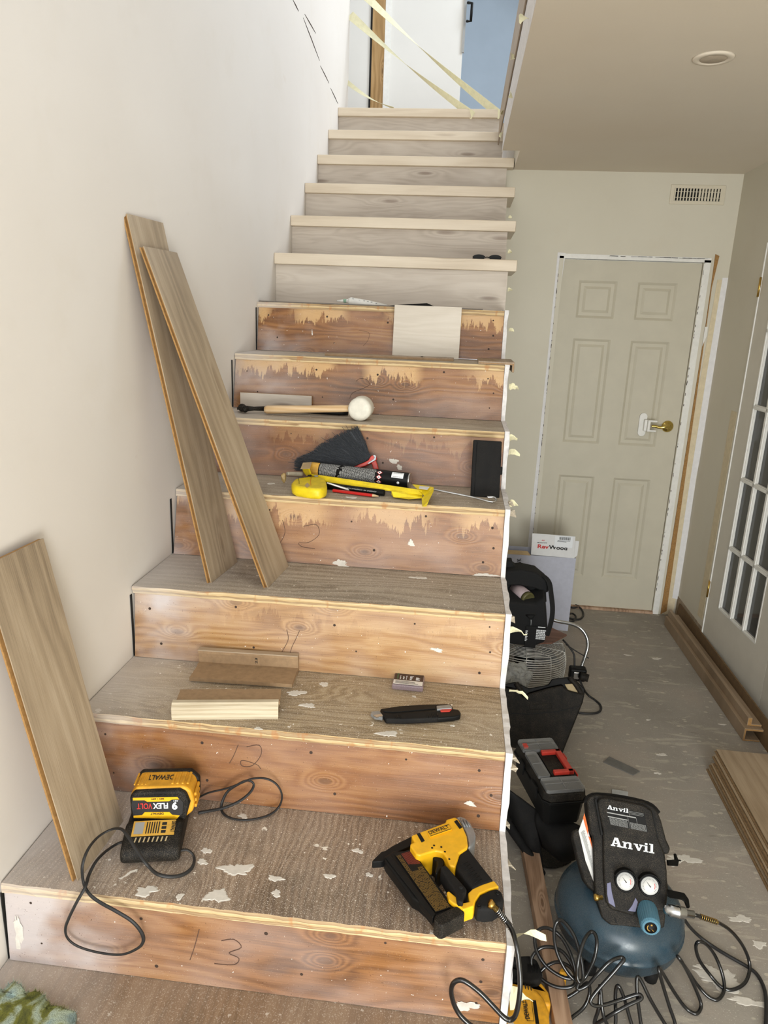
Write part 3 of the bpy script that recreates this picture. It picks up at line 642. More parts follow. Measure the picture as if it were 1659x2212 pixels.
# ---------------------------------------------------------------- french doors
def fdoor(nm, hy, wdt, ang, glass=True):
    root = struct(bpy.data.objects.new(nm, None)); C.objects.link(root); root.location = (XR+.002, hy, ZF); root.rotation_euler = (0, 0, ang); root['_o'] = (0, 0, 0)
    H = FZ-ZF-.01; t = .036; gx0, gx1 = .128, wdt-.128; gz0, gz1 = .296, 1.985; n = 3
    # local: y runs toward the camera as -y, x into the far room
    s = MB(); s.box(0, t, -gx0, 0, .015, H); s.box(0, t, -wdt, -gx1, .015, H); s.box(0, t, -gx1, -gx0, .015, gz0); s.box(0, t, -gx1, -gx0, gz1, H)
    s.build('door_frame', M_fdoor, root)
    pw = (gx1-gx0)/n; zs_ = [gz0]+[.629-.0+(i)*.3545 for i in range(4)]+[gz1]
    for i in range(n):
        for j in range(len(zs_)-1):
            y0_, y1_ = -(gx0+pw*(i+1)), -(gx0+pw*i)
            gz = box('pane', M_glass, .014, .018, y0_+.010, y1_-.010, zs_[j]+.010, zs_[j+1]-.010, root)
            b = MB(); e = .012
            for k_, q_ in enumerate((0, 1)):
                ex = e if k_ == 0 else e*.6; xo = .004 if k_ == 0 else -.002
                b.box(xo, .015, y0_, y0_+ex, zs_[j], zs_[j+1]); b.box(xo, .015, y1_-ex, y1_, zs_[j], zs_[j+1]); b.box(xo, .015, y0_, y1_, zs_[j], zs_[j]+ex); b.box(xo, .015, y0_, y1_, zs_[j+1]-ex, zs_[j+1])
            b.build('glazing_bead', M_white, root)
    return root
A_ = R(4.0)
f1 = fdoor('door_2', FY1, .672, A_)
f2 = fdoor('door_3', FY1-.672*math.cos(A_)-.004, .690, R(1.0)); f2.location.x = XR+.002+.672*math.sin(A_)
for zz in (1.50, -.04):
    hg = MB(); hg.tube([(XR-.004, FY1+.006, zz-.045), (XR-.004, FY1+.006, zz+.045)], .0055, 8, 0); hg.box(XR-.002, XR+.001, FY1+.006, FY1+.028, zz-.045, zz+.045)
    hg.v = [Vector((p.x, p.y, p.z)) for p in hg.v]
    o = hg.build('door_hinge', M_brass); rooted(o, (XR, FY1, zz)); tag(o, 'brass hinge of the glazed door, %s' % ('near the top' if zz > 1 else 'near the floor'), 'hinge')
struct(box('trim_10', M_white, XR-.003, XR+.03, FY1+.002, FY1+.010, ZF, FZ))
struct(box('trim_11', M_patch_y, XR-.0012, XR+.001, FY1+.03, FY1+.11, ZF+.16, .9))
struct(box('baseboard_right', plain('scuffed_beige_wall_foot', 'a3927c', .9, var=.12, sc_=25), XR-.002, XR+.002, FY1+.012, YB, ZF, ZF+.125))

# ---------------------------------------------------------------- loose laminate planks
def plank(name, o, xd, zd, wd, L, label, parent=None, mat=None, th=.012, groove=True):
    M = frame(o, xd, zd); t = thing(name, label, 'plank', o)
    MB().box(0, wd, -.0022, 0, 0, L, M).build('wear_layer', mat or M_oak_u, t)
    c_ = MB().box(0.002, wd-.001, .0, th*.32, 0, L, M).box(.005, wd-.002, th*.32, th*.55, 0, L, M).box(-.004, wd, th*.55, th, 0, L, M)
    c_.build('core', M_hdf, t); return t
# local frames: the wear face looks along -local y
def lean_plank(a, b, c_, L, wd, label):
    a, b, c_ = Vector(a), Vector(b), Vector(c_); X = (b-a).normalized(); Zd = (c_-a).normalized()
    M = frame(a, X, Zd); t = thing('laminate_plank', label, 'plank', a)
    th = .012; s_ = -1.0
    n = M.col[1].xyz
    sg = 1 if n.dot(Vector((-1, 0, 0))) > 0 else -1        # thickness goes toward the wall
    B = lambda m, x0, x1, y0, y1: m.box(x0, x1, min(sg*y0, sg*y1), max(sg*y0, sg*y1), 0, L, M)
    f = MB(); B(f, 0, wd, 0, .0022)
    o_ = f.build('wear_layer', None, t); o_.data.transform(Matrix.Identity(4))
    # wear layer gets its own object space so that the grain follows the plank
    Mi = M.copy(); o_.data.transform(Matrix.Translation(a)); o_.data.transform(Mi.inverted()); Ml = Mi.copy(); Ml.translation = Mi.translation-a; o_.matrix_local = Ml
    o_.data.materials.append(M_oak_u)
    c = MB(); B(c, .003, wd-.001, .0022, .005); B(c, .007, wd-.002, .005, .0082); B(c, -.003, wd, .0082, th)
    c.build('core', M_hdf, t); return t
lean_plank((-.858, .317, .1795), (-.849, .496, .1795), (-.990, .350, .847), .674, .180, 'wide tan oak laminate plank leaning on the left wall behind the battery charger')
lean_plank((-.801, .982, .5755), (-.784, 1.161, .5755), (-.992, 1.034, 1.520), .968, .180, 'taller tan laminate plank leaning on the wall, half hidden behind the other')
lean_plank((-.640, .979, .5755), (-.626, 1.158, .5755), (-.957, 1.008, 1.447), .930, .180, 'front tan laminate plank of the leaning pair, over the caulking gun step')
# ---------------------------------------------------------------- battery charger with battery
ya = R(13)
def yawM(o, a, lean=0): return Matrix.Translation(Vector(o)) @ Matrix.Rotation(a, 4, 'Z') @ Matrix.Rotation(lean, 4, 'X')
Mc = yawM((-.792, .362, .1795), ya)
chg = thing('battery_charger', 'dusty black battery charger with an ochre label and a looping cord', 'charger', (-.74, .42, .1795))
prof_ = [(0, .006), (0, .030), (.014, .041), (.070, .056), (.082, .048), (.186, .046), (.190, .006)]
MB().loft([[Mc @ Vector((x, y, z)) for y, z in prof_] for x in (0, .122)]).build('body', M_black_dusty, chg, .009, 3)
for (x, y) in ((.01, .02), (.11, .02), (.01, .17), (.11, .17)): MB().lathe([(0, 0), (.007, 0), (.007, .008), (0, .008)], Mc @ Matrix.Translation((x, y, 0)), 12).build('foot', M_black_m, chg)
for i in range(9): MB().box(.022+i*.009, .026+i*.009, .010, .0125, .012, .030, Mc).build('vent_rib', M_black, chg)
def onslope(x, t): y = .016+t*.054; return Mc @ Vector((x, y, .0425+t*.0147))
cl_ = MB().loft([[onslope(.018, .34), onslope(.106, .34), onslope(.106, .98), onslope(.018, .98)], [p+Vector((0, -.0002, .0012)) for p in (onslope(.018, .34), onslope(.106, .34), onslope(.106, .98), onslope(.018, .98))]]).build('label', M_lab_y, chg)
up_ = Vector((0, -.2, 1))
X_ = (onslope(1, 0)-onslope(0, 0)); Y_ = onslope(0, 1)-onslope(0, 0)
def on2(x, t): return onslope(x, t)+Vector((0, -.0004, .0014))
text('label_text', 'DEWALT', on2(.098, .90), on2(.098, .42), X_, M_print_k, cl_, .03, h=.009)
for i in range(3): MB().add([on2(.078-.0*i, .42+.17*i), on2(.088, .42+.17*i), on2(.088, .54+.17*i), on2(.078, .54+.17*i)], [(0, 1, 2, 3)]).build('label_mark', M_print_k, cl_)
for i in range(6): MB().add([on2(.046+.005*i, .42), on2(.0485+.005*i, .42), on2(.0485+.005*i, .92), on2(.046+.005*i, .92)], [(0, 1, 2, 3)]).build('label_line', M_print_k, cl_)
MB().add([on2(.022, .42), on2(.041, .42), on2(.041, .92), on2(.022, .92)], [(0, 1, 2, 3)]).build('label_block', M_print_g, cl_)
for i in range(8): MB().add([onslope(.026+.009*i, .06)+Vector((0, 0, .0012)), onslope(.029+.009*i, .06)+Vector((0, 0, .0012)), onslope(.031+.009*i, .27)+Vector((0, 0, .0012)), onslope(.028+.009*i, .27)+Vector((0, 0, .0012))], [(0, 1, 2, 3)]).build('vent_slot', M_tan, chg)
crd = [(-0.6822, 0.4047, 0.2), (-0.6655, 0.4135, 0.197), (-0.6506, 0.4106, 0.185), (-0.6434, 0.3834, 0.184), (-0.6528, 0.3613, 0.184), (-0.6731, 0.344, 0.19), (-0.6988, 0.3365, 0.2), (-0.7113, 0.3205, 0.235), (-0.7392, 0.3373, 0.25), (-0.769, 0.361, 0.262), (-0.7911, 0.3783, 0.262), (-0.8185, 0.3875, 0.25), (-0.836, 0.3661, 0.2471), (-0.836, 0.325, 0.2512), (-0.836, 0.3006, 0.2336), (-0.836, 0.2988, 0.1964), (-0.8138, 0.278, 0.191), (-0.7895, 0.27, 0.1821), (-0.7522, 0.262, 0.1731), (-0.7195, 0.26, 0.1555), (-0.7023, 0.262, 0.1282), (-0.7017, 0.264, 0.1037), (-0.7171, 0.266, 0.0823), (-0.7508, 0.268, 0.0612), (-0.7963, 0.268, 0.0589), (-0.8392, 0.268, 0.0673), (-0.8589, 0.266, 0.086), (-0.8615, 0.264, 0.1104), (-0.8525, 0.264, 0.1377), (-0.8341, 0.266, 0.1774), (-0.8216, 0.28, 0.2035), (-0.832, 0.3138, 0.2002), (-0.832, 0.3449, 0.2065), (-0.832, 0.3869, 0.1956), (-0.8216, 0.4174, 0.19), (-0.796, 0.4193, 0.2)]
MB().tube(crd, .0036, 8, 5, flat=.62).build('cord', M_cord, chg)
crd2 = [(-0.7069, 0.5948, 0.187), (-0.6753, 0.578, 0.2159), (-0.6327, 0.578, 0.2322), (-0.5937, 0.578, 0.253), (-0.5716, 0.578, 0.2654), (-0.5388, 0.578, 0.2692), (-0.5139, 0.578, 0.2561), (-0.5024, 0.58, 0.2274), (-0.5095, 0.582, 0.1949), (-0.5279, 0.5639, 0.184), (-0.5623, 0.5426, 0.184), (-0.5985, 0.5369, 0.184), (-0.6289, 0.5468, 0.185), (-0.6434, 0.5673, 0.19), (-0.6329, 0.578, 0.2209), (-0.6048, 0.578, 0.2467), (-0.5826, 0.578, 0.2592), (-0.5685, 0.578, 0.251), (-0.5766, 0.575, 0.2298), (-0.6014, 0.565, 0.2094), (-0.6369, 0.555, 0.1952), (-0.6692, 0.5521, 0.186), (-0.6909, 0.5448, 0.184)]
MB().tube(crd2, .0036, 8, 5, flat=.62).build('cord', M_cord, chg)
Mb = yawM((-.808, .446, .214), R(11), R(-4))
bat = thing('power_tool_battery', 'yellow and black power tool battery, upside down on the charger', 'battery', (-.74, .48, .23))
W_, D_, H_ = .138, .082, .084
MB().loft([[Mb @ Vector((x, y, z)) for x, z in [(0.006, .0), (W_-.03, -.0), (W_-.004, .022), (W_, .045), (W_-.006, H_-.012), (W_-.02, H_), (.014, H_), (0, H_-.02), (0, .02)]] for y in (.012, D_)]).build('body', M_yellow_d, bat, .006, 3)
MB().loft([[Mb @ Vector((x, y, z)) for x, z in [(0.004, .006), (W_-.034, .001), (W_-.018, .012), (W_-.008, .05), (W_-.016, H_-.010), (W_-.03, H_-.002), (.012, H_-.004), (.002, H_-.016)]] for y in (0, .016)]).build('front_shell', M_black_dusty, bat, .006, 3)
MB().loft([[Mb @ Vector((x, y, z)) for x, z in [(0.004, .004), (W_-.02, .001), (W_+.002, .03), (W_+.002, H_-.016), (W_-.016, H_+.002), (.012, H_+.002), (-.001, H_-.014)]] for y in (D_-.012, D_+.004)]).build('back_shell', M_black_dusty, bat, .005, 3)
for i in range(4): MB().box(W_-.052+i*.011, W_-.046+i*.011, .022, D_-.014, H_-.002, H_+.0025, Mb).build('rib', M_yellow_d, bat, .002, 2)
for i in range(4): MB().box(.006+i*.008, .010+i*.008, .022, D_-.014, H_-.002, H_+.0015, Mb).build('rib', M_yellow_d, bat, .0015, 2)
for i in range(3): MB().box(W_-.003, W_+.003, .022, D_-.014, .026+i*.014, .034+i*.014, Mb).build('rib', M_yellow_d, bat, .002, 2)
for i in range(8): MB().box(.026+i*.010, .031+i*.010, -.0006, .001, H_-.016, H_-.011, Mb).build('slot', M_slot, bat)
lbp = [(.010, .020), (W_-.036, .014), (W_-.024, .028), (W_-.022, .054), (W_-.032, .068), (.010, .070), (.006, .05)]
lb_ = MB().loft([[Mb @ Vector((x, y, z)) for x, z in lbp] for y in (-.0012, .0)]).build('label', plain('matt_black_label', '1e1e20', .5, dust=.15), bat)
MB().loft([[Mb @ Vector((x, y, z)) for x, z in [(.010, .068), (.010, .062), (.034, .062), (.040, .058), (.086, .058), (.092, .062), (W_-.030, .062), (W_-.034, .068)]] for y in (-.0020, -.0010)]).build('label_band', M_yellow, lb_)
MB().loft([[Mb @ Vector((x, y, z)) for x, z in [(.010, .020), (.010, .025), (.028, .026), (.034, .033), (.086, .032), (.092, .025), (W_-.030, .023), (W_-.036, .015)]] for y in (-.0020, -.0010)]).build('label_band', M_yellow, lb_)
bp = lambda x, z, y=-.0021: Mb @ Vector((x, y, z))
dn = bp(0, 0)-bp(0, 1)
# the battery stands upside down, so its lettering does too
text('label_text', 'FLEX', bp(.084, .055), bp(.052, .055), dn, M_print_w, lb_, .03, h=.014); text('label_text', 'VOLT', bp(.0505, .055), bp(.018, .055), dn, M_print_r, lb_, .015, h=.014)
text('label_text', '9', bp(.104, .057), bp(.092, .057), dn, M_print_w, lb_, .05, h=.019); text('label_text', 'AH', bp(.106, .061), bp(.096, .061), dn, M_print_w, lb_, .02, h=.004)
text('label_text', 'DEWALT', bp(.074, .0315, -.0022), bp(.046, .0315, -.0022), dn, M_print_k, lb_, .03, h=.005); text('label_text', '20V / 60V', bp(.076, .0665, -.0022), bp(.048, .0665, -.0022), dn, M_print_k, lb_, .03, h=.004)
tp = lambda x, y: Mb @ Vector((x, y, H_+.0008))
text('embossed_text', 'DEWALT', tp(.088, .058), tp(.030, .058), Vector((0, -1, 0)), M_print_k, bat, .02, h=.018)

# ---------------------------------------------------------------- brad nailer lying on the lowest tread
ng = thing('brad_nailer', 'yellow and black pneumatic brad nailer lying on its side on the lowest tread', 'nail gun', (-.10, .45, .1795))
def slab(name, pts, zt, mat, bev=.004, seg=3, par=None, zb=.183):
    P_ = [Vector(p) for p in pts]; z_ = P_[0].z
    return MB().loft([P_, [Vector((p.x, p.y, zb)) for p in P_]]).build(name, mat, par or ng, bev, seg)
slab('nose', [(-0.196, 0.4947, 0.224), (-0.188, 0.479, 0.224), (-0.1959, 0.4652, 0.224), (-0.217, 0.4483, 0.224), (-0.2491, 0.4129, 0.224), (-0.2546, 0.4113, 0.224), (-0.2689, 0.4081, 0.224), (-0.271, 0.4098, 0.224), (-0.2645, 0.4224, 0.224), (-0.2546, 0.4399, 0.224), (-0.2476, 0.4431, 0.224), (-0.2328, 0.461, 0.224)], .224, M_black, .004, zb=.208)
slab('barrel', [(-0.1956, 0.4754, 0.243), (-0.1245, 0.5271, 0.243), (-0.1228, 0.5376, 0.243), (-0.1033, 0.5485, 0.243), (-0.0955, 0.5412, 0.243), (-0.085, 0.5161, 0.243), (-0.0775, 0.4914, 0.243), (-0.0753, 0.4639, 0.243), (-0.0776, 0.4549, 0.243), (-0.0937, 0.4369, 0.243), (-0.0943, 0.4302, 0.243), (-0.1014, 0.3983, 0.243), (-0.1129, 0.4003, 0.243), (-0.1199, 0.4224, 0.243), (-0.1279, 0.4357, 0.243), (-0.1422, 0.4375, 0.243), (-0.1589, 0.4283, 0.243), (-0.1736, 0.4194, 0.243), (-0.1812, 0.4204, 0.243), (-0.1951, 0.4428, 0.243), (-0.1958, 0.4514, 0.243), (-0.1878, 0.456, 0.243)], .243, M_yellow, .010, 4)
MB().loft([[(-0.1618, 0.4832, 0.246), (-0.1164, 0.5157, 0.246), (-0.1102, 0.5021, 0.246), (-0.1554, 0.4715, 0.246)], [(-0.1634, 0.4878, 0.243), (-0.1154, 0.5217, 0.243), (-0.1081, 0.5044, 0.243), (-0.1568, 0.473, 0.243)]]).build('logo_plate', M_yellow, ng, .001, 2)
text('logo_text', 'DEWALT', (-0.1561, 0.4793, 0.2462), (-0.1149, 0.5066, 0.2462), (.3, 1, 0), M_print_k, ng, .012, h=.0095)
for q_ in ([(-0.1601, 0.4876, 0.2468), (-0.1171, 0.5175, 0.2468), (-0.1169, 0.5164, 0.2468), (-0.1598, 0.4865, 0.2468)], [(-0.1552, 0.4751, 0.2468), (-0.1125, 0.5039, 0.2468), (-0.1122, 0.5028, 0.2468), (-0.1549, 0.474, 0.2468)]): MB().prism(q_, (0, 0, .0003)).build('logo_line', M_print_k, ng)
for q_ in ([(-0.1842, 0.4806, 0.2448), (-0.1775, 0.484, 0.2448), (-0.1661, 0.4621, 0.2448), (-0.1726, 0.4567, 0.2448)], [(-0.1056, 0.5319, 0.2448), (-0.0992, 0.5377, 0.2448), (-0.0875, 0.5158, 0.2448), (-0.0934, 0.5102, 0.2448)]): MB().prism(q_, (0, 0, -.004)).build('rubber_bumper', M_black_m, ng, .0008, 1)
slab('end_cap', [(-0.1019, 0.5519, 0.24), (-0.0924, 0.5577, 0.24), (-0.0812, 0.5533, 0.24), (-0.0701, 0.5399, 0.24), (-0.0623, 0.5204, 0.24), (-0.0582, 0.5009, 0.24), (-0.0599, 0.4809, 0.24), (-0.0668, 0.4661, 0.24), (-0.0755, 0.4598, 0.24), (-0.0744, 0.4759, 0.24), (-0.0792, 0.5062, 0.24), (-0.0872, 0.5268, 0.24), (-0.0954, 0.545, 0.24)], .24, M_grey_m, .008, 3)
for i in range(3):
    MB().tube([Vector(a) for a in ((-0.0935, 0.5458, 0.242), (-0.0844, 0.5194, 0.244))] if False else [Vector((-0.0919, 0.5448, 0.2425))+Vector((.0065*i, -.001*i, -.0008*i)), Vector((-0.0818, 0.5196, 0.2425))+Vector((.0055*i, .0018*i, -.0008*i))], .0016, 6, 0).build('cap_rib', M_grey_m, ng)
slab('magazine', [(-0.2491, 0.4206, 0.228), (-0.2309, 0.4402, 0.228), (-0.1901, 0.4505, 0.228), (-0.1837, 0.4407, 0.228), (-0.1033, 0.3158, 0.228), (-0.0928, 0.3174, 0.228), (-0.0857, 0.3073, 0.228), (-0.1195, 0.2702, 0.228), (-0.128, 0.27, 0.228), (-0.1387, 0.2801, 0.228), (-0.1553, 0.3015, 0.228), (-0.1701, 0.3149, 0.228), (-0.181, 0.3201, 0.228), (-0.1889, 0.3304, 0.228), (-0.2178, 0.3714, 0.228), (-0.2427, 0.4054, 0.228)], .228, M_black, .004, 2, zb=.203)
slab('magazine_end', [(-0.1372, 0.2816, 0.232), (-0.1034, 0.3072, 0.232), (-0.093, 0.3132, 0.232), (-0.0815, 0.2995, 0.232), (-0.0822, 0.2918, 0.232), (-0.1212, 0.2607, 0.232), (-0.128, 0.2608, 0.232), (-0.1385, 0.2697, 0.232)], .232, M_black_dusty, .004, 3, zb=.199)
slab('magazine_rail', [(-0.2447, 0.4173, 0.231), (-0.2347, 0.4281, 0.231), (-0.1348, 0.2872, 0.231), (-0.1405, 0.2778, 0.231), (-0.1551, 0.2962, 0.231)], .231, M_black, .002, 2, zb=.215)
lb_ = MB().prism([(-0.2271, 0.4296, 0.2295), (-0.194, 0.4486, 0.2295), (-0.1076, 0.3074, 0.2295), (-0.1361, 0.2907, 0.2295)], (0, 0, .0006)).build('warning_label', M_black, ng)
A0, A1, B0_, B1_ = [Vector(p)+Vector((0, 0, .0008)) for p in [(-0.2246, 0.4274, 0.2295), (-0.1928, 0.4461, 0.2295), (-0.1362, 0.2929, 0.2295), (-0.1093, 0.3085, 0.2295)]]
wl_ = MB(); q = random.Random(2)
for i in range(16):
    t = (i+.5)/16; a = A0.lerp(A1, t); b = B0_.lerp(B1_, t); s0 = 0.0 if i < 4 else (.34 if i < 11 else .22); s0 = max(s0, .3 if i > 3 else .02); x = s0
    while x < 1:
        l_ = q.uniform(.03, .12); p, r_ = a.lerp(b, x), a.lerp(b, min(1, x+l_)); d_ = (A1-A0).normalized()*.00045; wl_.add([p, r_, r_+d_, p+d_], [(0, 1, 2, 3)]); x += l_+.012
wl_.build('warning_print', M_print_y, lb_)
wr = MB()
for i in range(5, 16):
    t = (i+.5)/16; a = A0.lerp(A1, t); b = B0_.lerp(B1_, t); d_ = (A1-A0).normalized()*.0008; wr.add([a.lerp(b, .01), a.lerp(b, .26-.012*(15-i)*.4), a.lerp(b, .26-.012*(15-i)*.4)+d_, a.lerp(b, .01)+d_], [(0, 1, 2, 3)])
wr.build('warning_print', plain('rust_red_print', '9a4030', .6), lb_)
slab('grip', [(-0.1074, 0.481, 0.238), (-0.0987, 0.4885, 0.238), (-0.0801, 0.4971, 0.238), (-0.0776, 0.4918, 0.238), (-0.0772, 0.4668, 0.238), (-0.0715, 0.4568, 0.238), (-0.0249, 0.3791, 0.238), (-0.0451, 0.3669, 0.238), (-0.0665, 0.3514, 0.238), (-0.083, 0.3757, 0.238), (-0.0978, 0.3982, 0.238), (-0.0997, 0.4105, 0.238), (-0.094, 0.4361, 0.238), (-0.0964, 0.4477, 0.238), (-0.1062, 0.4651, 0.238)], .238, M_black_m, .012, 4)
for i in range(7): MB().tube([Vector((-0.0895, 0.4115, 0.2385))+Vector((.0045*i, -.0075*i, 0)), Vector((-0.0755, 0.4213, 0.2385))+Vector((.0045*i, -.0070*i, 0))], .0007, 5, 0).build('grip_rib', M_black, ng)
slab('handle_end', [(-0.0667, 0.3536, 0.236), (-0.0504, 0.3659, 0.236), (-0.0238, 0.3815, 0.236), (-0.0145, 0.3666, 0.236), (-0.0327, 0.3579, 0.236), (-0.0527, 0.3433, 0.236), (-0.0618, 0.3237, 0.236), (-0.0646, 0.3106, 0.236), (-0.0842, 0.2993, 0.236), (-0.0932, 0.3068, 0.236), (-0.1037, 0.3115, 0.236), (-0.1126, 0.3196, 0.236), (-0.1166, 0.3384, 0.236), (-0.1122, 0.3414, 0.236), (-0.096, 0.3266, 0.236), (-0.0845, 0.3159, 0.236), (-0.0732, 0.3209, 0.236), (-0.0757, 0.341, 0.236)], .236, M_yellow, .005, 3, zb=.205)
slab('air_inlet_cap', [(-0.0525, 0.3455, 0.234), (-0.0325, 0.3606, 0.234), (-0.0161, 0.3673, 0.234), (-0.0086, 0.3567, 0.234), (-0.0063, 0.342, 0.234), (-0.0091, 0.328, 0.234), (-0.0163, 0.3242, 0.234), (-0.0271, 0.3142, 0.234), (-0.0446, 0.3094, 0.234), (-0.0566, 0.311, 0.234), (-0.0631, 0.3166, 0.234), (-0.0613, 0.327, 0.234)], .234, M_black_m, .008, 3, zb=.197)
for (x, y) in ((1482, 950), (1280, 1098)):
    pass
for p in ((-0.0183, 0.3507, 0.2345), (-0.0553, 0.3117, 0.2345)): MB().lathe([(0, -.001), (.0045, -.001), (.0045, .0018), (.0025, .0018), (.0022, -.0005), (0, -.0005)], Matrix.Translation(Vector(p)), 14).build('screw', M_black, ng)
for p in ((-0.1462, 0.4511, 0.2435), (-0.1136, 0.4174, 0.243), (-0.131, 0.4488, 0.2435), (-0.1231, 0.4366, 0.2433), (-0.1499, 0.4437, 0.2433)): MB().lathe([(0, 0), (.0022, 0), (.0022, .0006), (0, .0006)], Matrix.Translation(Vector(p)), 10).build('pin', M_black, ng)
slab('trigger', [(-0.1486, 0.45, 0.228), (-0.1401, 0.4559, 0.228), (-0.1304, 0.4542, 0.228), (-0.1233, 0.4392, 0.228), (-0.1236, 0.4157, 0.228), (-0.1307, 0.4045, 0.228), (-0.1367, 0.3898, 0.228), (-0.1405, 0.3929, 0.228), (-0.1404, 0.403, 0.228), (-0.1364, 0.4164, 0.228), (-0.139, 0.4263, 0.228), (-0.1469, 0.433, 0.228)], .228, M_black, .004, 3)
slab('trigger_guard', [(-0.1817, 0.4494, 0.215), (-0.1456, 0.4671, 0.215), (-0.1447, 0.443, 0.215), (-0.1612, 0.4287, 0.215), (-0.1697, 0.4274, 0.215), (-0.1771, 0.4381, 0.215)], .215, M_black, .003, 2)
slab('contact_arm', [(-0.1635, 0.4401, 0.21), (-0.1474, 0.4462, 0.21), (-0.1467, 0.4432, 0.21), (-0.1613, 0.4344, 0.21)], .21, M_yellow, .001, 1)
slab('belt_hook', [(-0.1313, 0.3916, 0.246), (-0.1232, 0.3979, 0.246), (-0.1176, 0.3949, 0.246), (-0.0782, 0.3415, 0.246), (-0.08, 0.3309, 0.246), (-0.0844, 0.3257, 0.246), (-0.0855, 0.3053, 0.246), (-0.0965, 0.3081, 0.246), (-0.0993, 0.3292, 0.246), (-0.1121, 0.3506, 0.246), (-0.1274, 0.3822, 0.246)], .246, M_black_m, .004, 3, zb=.21)
MB().lathe([(0, 0), (.0042, 0), (.0042, .001), (0, .001)], Matrix.Translation(Vector((-0.0897, 0.3412, 0.2462))), 6).build('hook_bolt', M_slot, ng)
# fitting, spring and air hose
fa_, fb_ = Vector((-0.035, 0.32, 0.238)), Vector((-0.0211, 0.3189, 0.226))
def along(a, b, prof, name, mat, par, res=16):
    a, b = Vector(a), Vector(b); d = (b-a).normalized(); s_ = d.orthogonal(); M = frame(a, s_, d); L = (b-a).length
    return MB().lathe([(r_, t*L) for r_, t in prof], M, res).build(name, mat, par)
along(fa_, fb_, [(0, 0), (.0085, 0), (.0085, .4), (.0062, .42), (.0062, 1), (0, 1)], 'air_fitting', M_brass, ng, 8)
hz = thing('air_hose', 'glossy black coiled air hose running from the nailer to the compressor', 'hose', (.10, .30, -.1))
def coil(a, b, r_, turns, wr_, name, mat, par):
    a, b = Vector(a), Vector(b); d = (b-a).normalized(); s_ = d.orthogonal().normalized(); t_ = d.cross(s_)
    MB().tube([a.lerp(b, i/(turns*10))+s_*r_*math.cos(6.283*i/10)+t_*r_*math.sin(6.283*i/10) for i in range(turns*10+1)], wr_, 5, 0).build(name, mat, par)
sa, sb = Vector((-0.0219, 0.3206, 0.226)), Vector((0.007, 0.312, 0.196))
coil(sa, sb, .0062, 11, .0008, 'strain_spring', M_steel, hz)
p1 = [(-0.0233, 0.3196, 0.228), (-0.006, 0.3194, 0.208), (0.006, 0.3, 0.2065), (0.0133, 0.268, 0.2073), (0.0202, 0.25, 0.1799), (0.0238, 0.235, 0.1546), (0.0233, 0.225, 0.1234), (0.0196, 0.22, 0.0943), (0.0116, 0.22, 0.0811), (-0.0012, 0.22, 0.0854), (-0.0221, 0.228, 0.0995), (-0.045, 0.235, 0.1167), (-0.0698, 0.238, 0.133), (-0.0851, 0.24, 0.1348), (-0.0963, 0.24, 0.1233), (-0.0975, 0.24, 0.1013), (-0.0887, 0.24, 0.0709), (-0.0728, 0.236, 0.0507), (-0.0462, 0.23, 0.0381), (-0.0137, 0.22, 0.0527), (0.0169, 0.2, 0.0719), (0.0542, 0.22, 0.0424)]
MB().tube(p1, .0046, 10, 5).build('hose_line', M_hose, hz)
# recoil rings lying against the tank and on the floor
rc = [(0.6097, 0.8095, -0.2), (0.6539, 0.8305, -0.24), (0.701, 0.8537, -0.3), (0.7299, 0.8583, -0.35), (0.7319, 0.8408, -0.375), (0.7071, 0.8039, -0.382), (0.6674, 0.779, -0.383), (0.6399, 0.7832, -0.383), (0.6157, 0.8047, -0.37), (0.5836, 0.8085, -0.33), (0.5683, 0.8094, -0.29), (0.5726, 0.8088, -0.27), (0.5944, 0.8139, -0.28), (0.6256, 0.8204, -0.32), (0.6455, 0.8049, -0.36), (0.6452, 0.7768, -0.383), (0.6192, 0.7449, -0.384), (0.5958, 0.7486, -0.383), (0.5671, 0.7598, -0.36), (0.529, 0.7437, -0.3), (0.4882, 0.7173, -0.235), (0.4934, 0.7075, -0.235), (0.5247, 0.7198, -0.29), (0.5554, 0.7259, -0.35), (0.5672, 0.7167, -0.38), (0.5492, 0.6952, -0.384), (0.5252, 0.7041, -0.38), (0.4926, 0.7084, -0.34), (0.461, 0.706, -0.29), (0.4381, 0.6922, -0.25), (0.435, 0.6802, -0.25), (0.4494, 0.6768, -0.29), (0.4689, 0.6646, -0.34), (0.4849, 0.6524, -0.38), (0.4686, 0.6407, -0.384), (0.4477, 0.648, -0.36), (0.4149, 0.6535, -0.31), (0.3903, 0.6679, -0.27), (0.3802, 0.6675, -0.265), (0.3813, 0.649, -0.3), (0.3908, 0.6318, -0.35), (0.3964, 0.6173, -0.383), (0.3807, 0.6159, -0.384), (0.3687, 0.6284, -0.36), (0.3502, 0.6444, -0.31), (0.3343, 0.6517, -0.28), (0.3286, 0.6504, -0.3), (0.3316, 0.6229, -0.37), (0.3222, 0.6161, -0.384), (0.298, 0.619, -0.34), (0.2922, 0.6453, -0.3), (0.2907, 0.6588, -0.29)]
MB().tube(rc, .0046, 9, 5).build('recoil_ring', M_hose, hz)
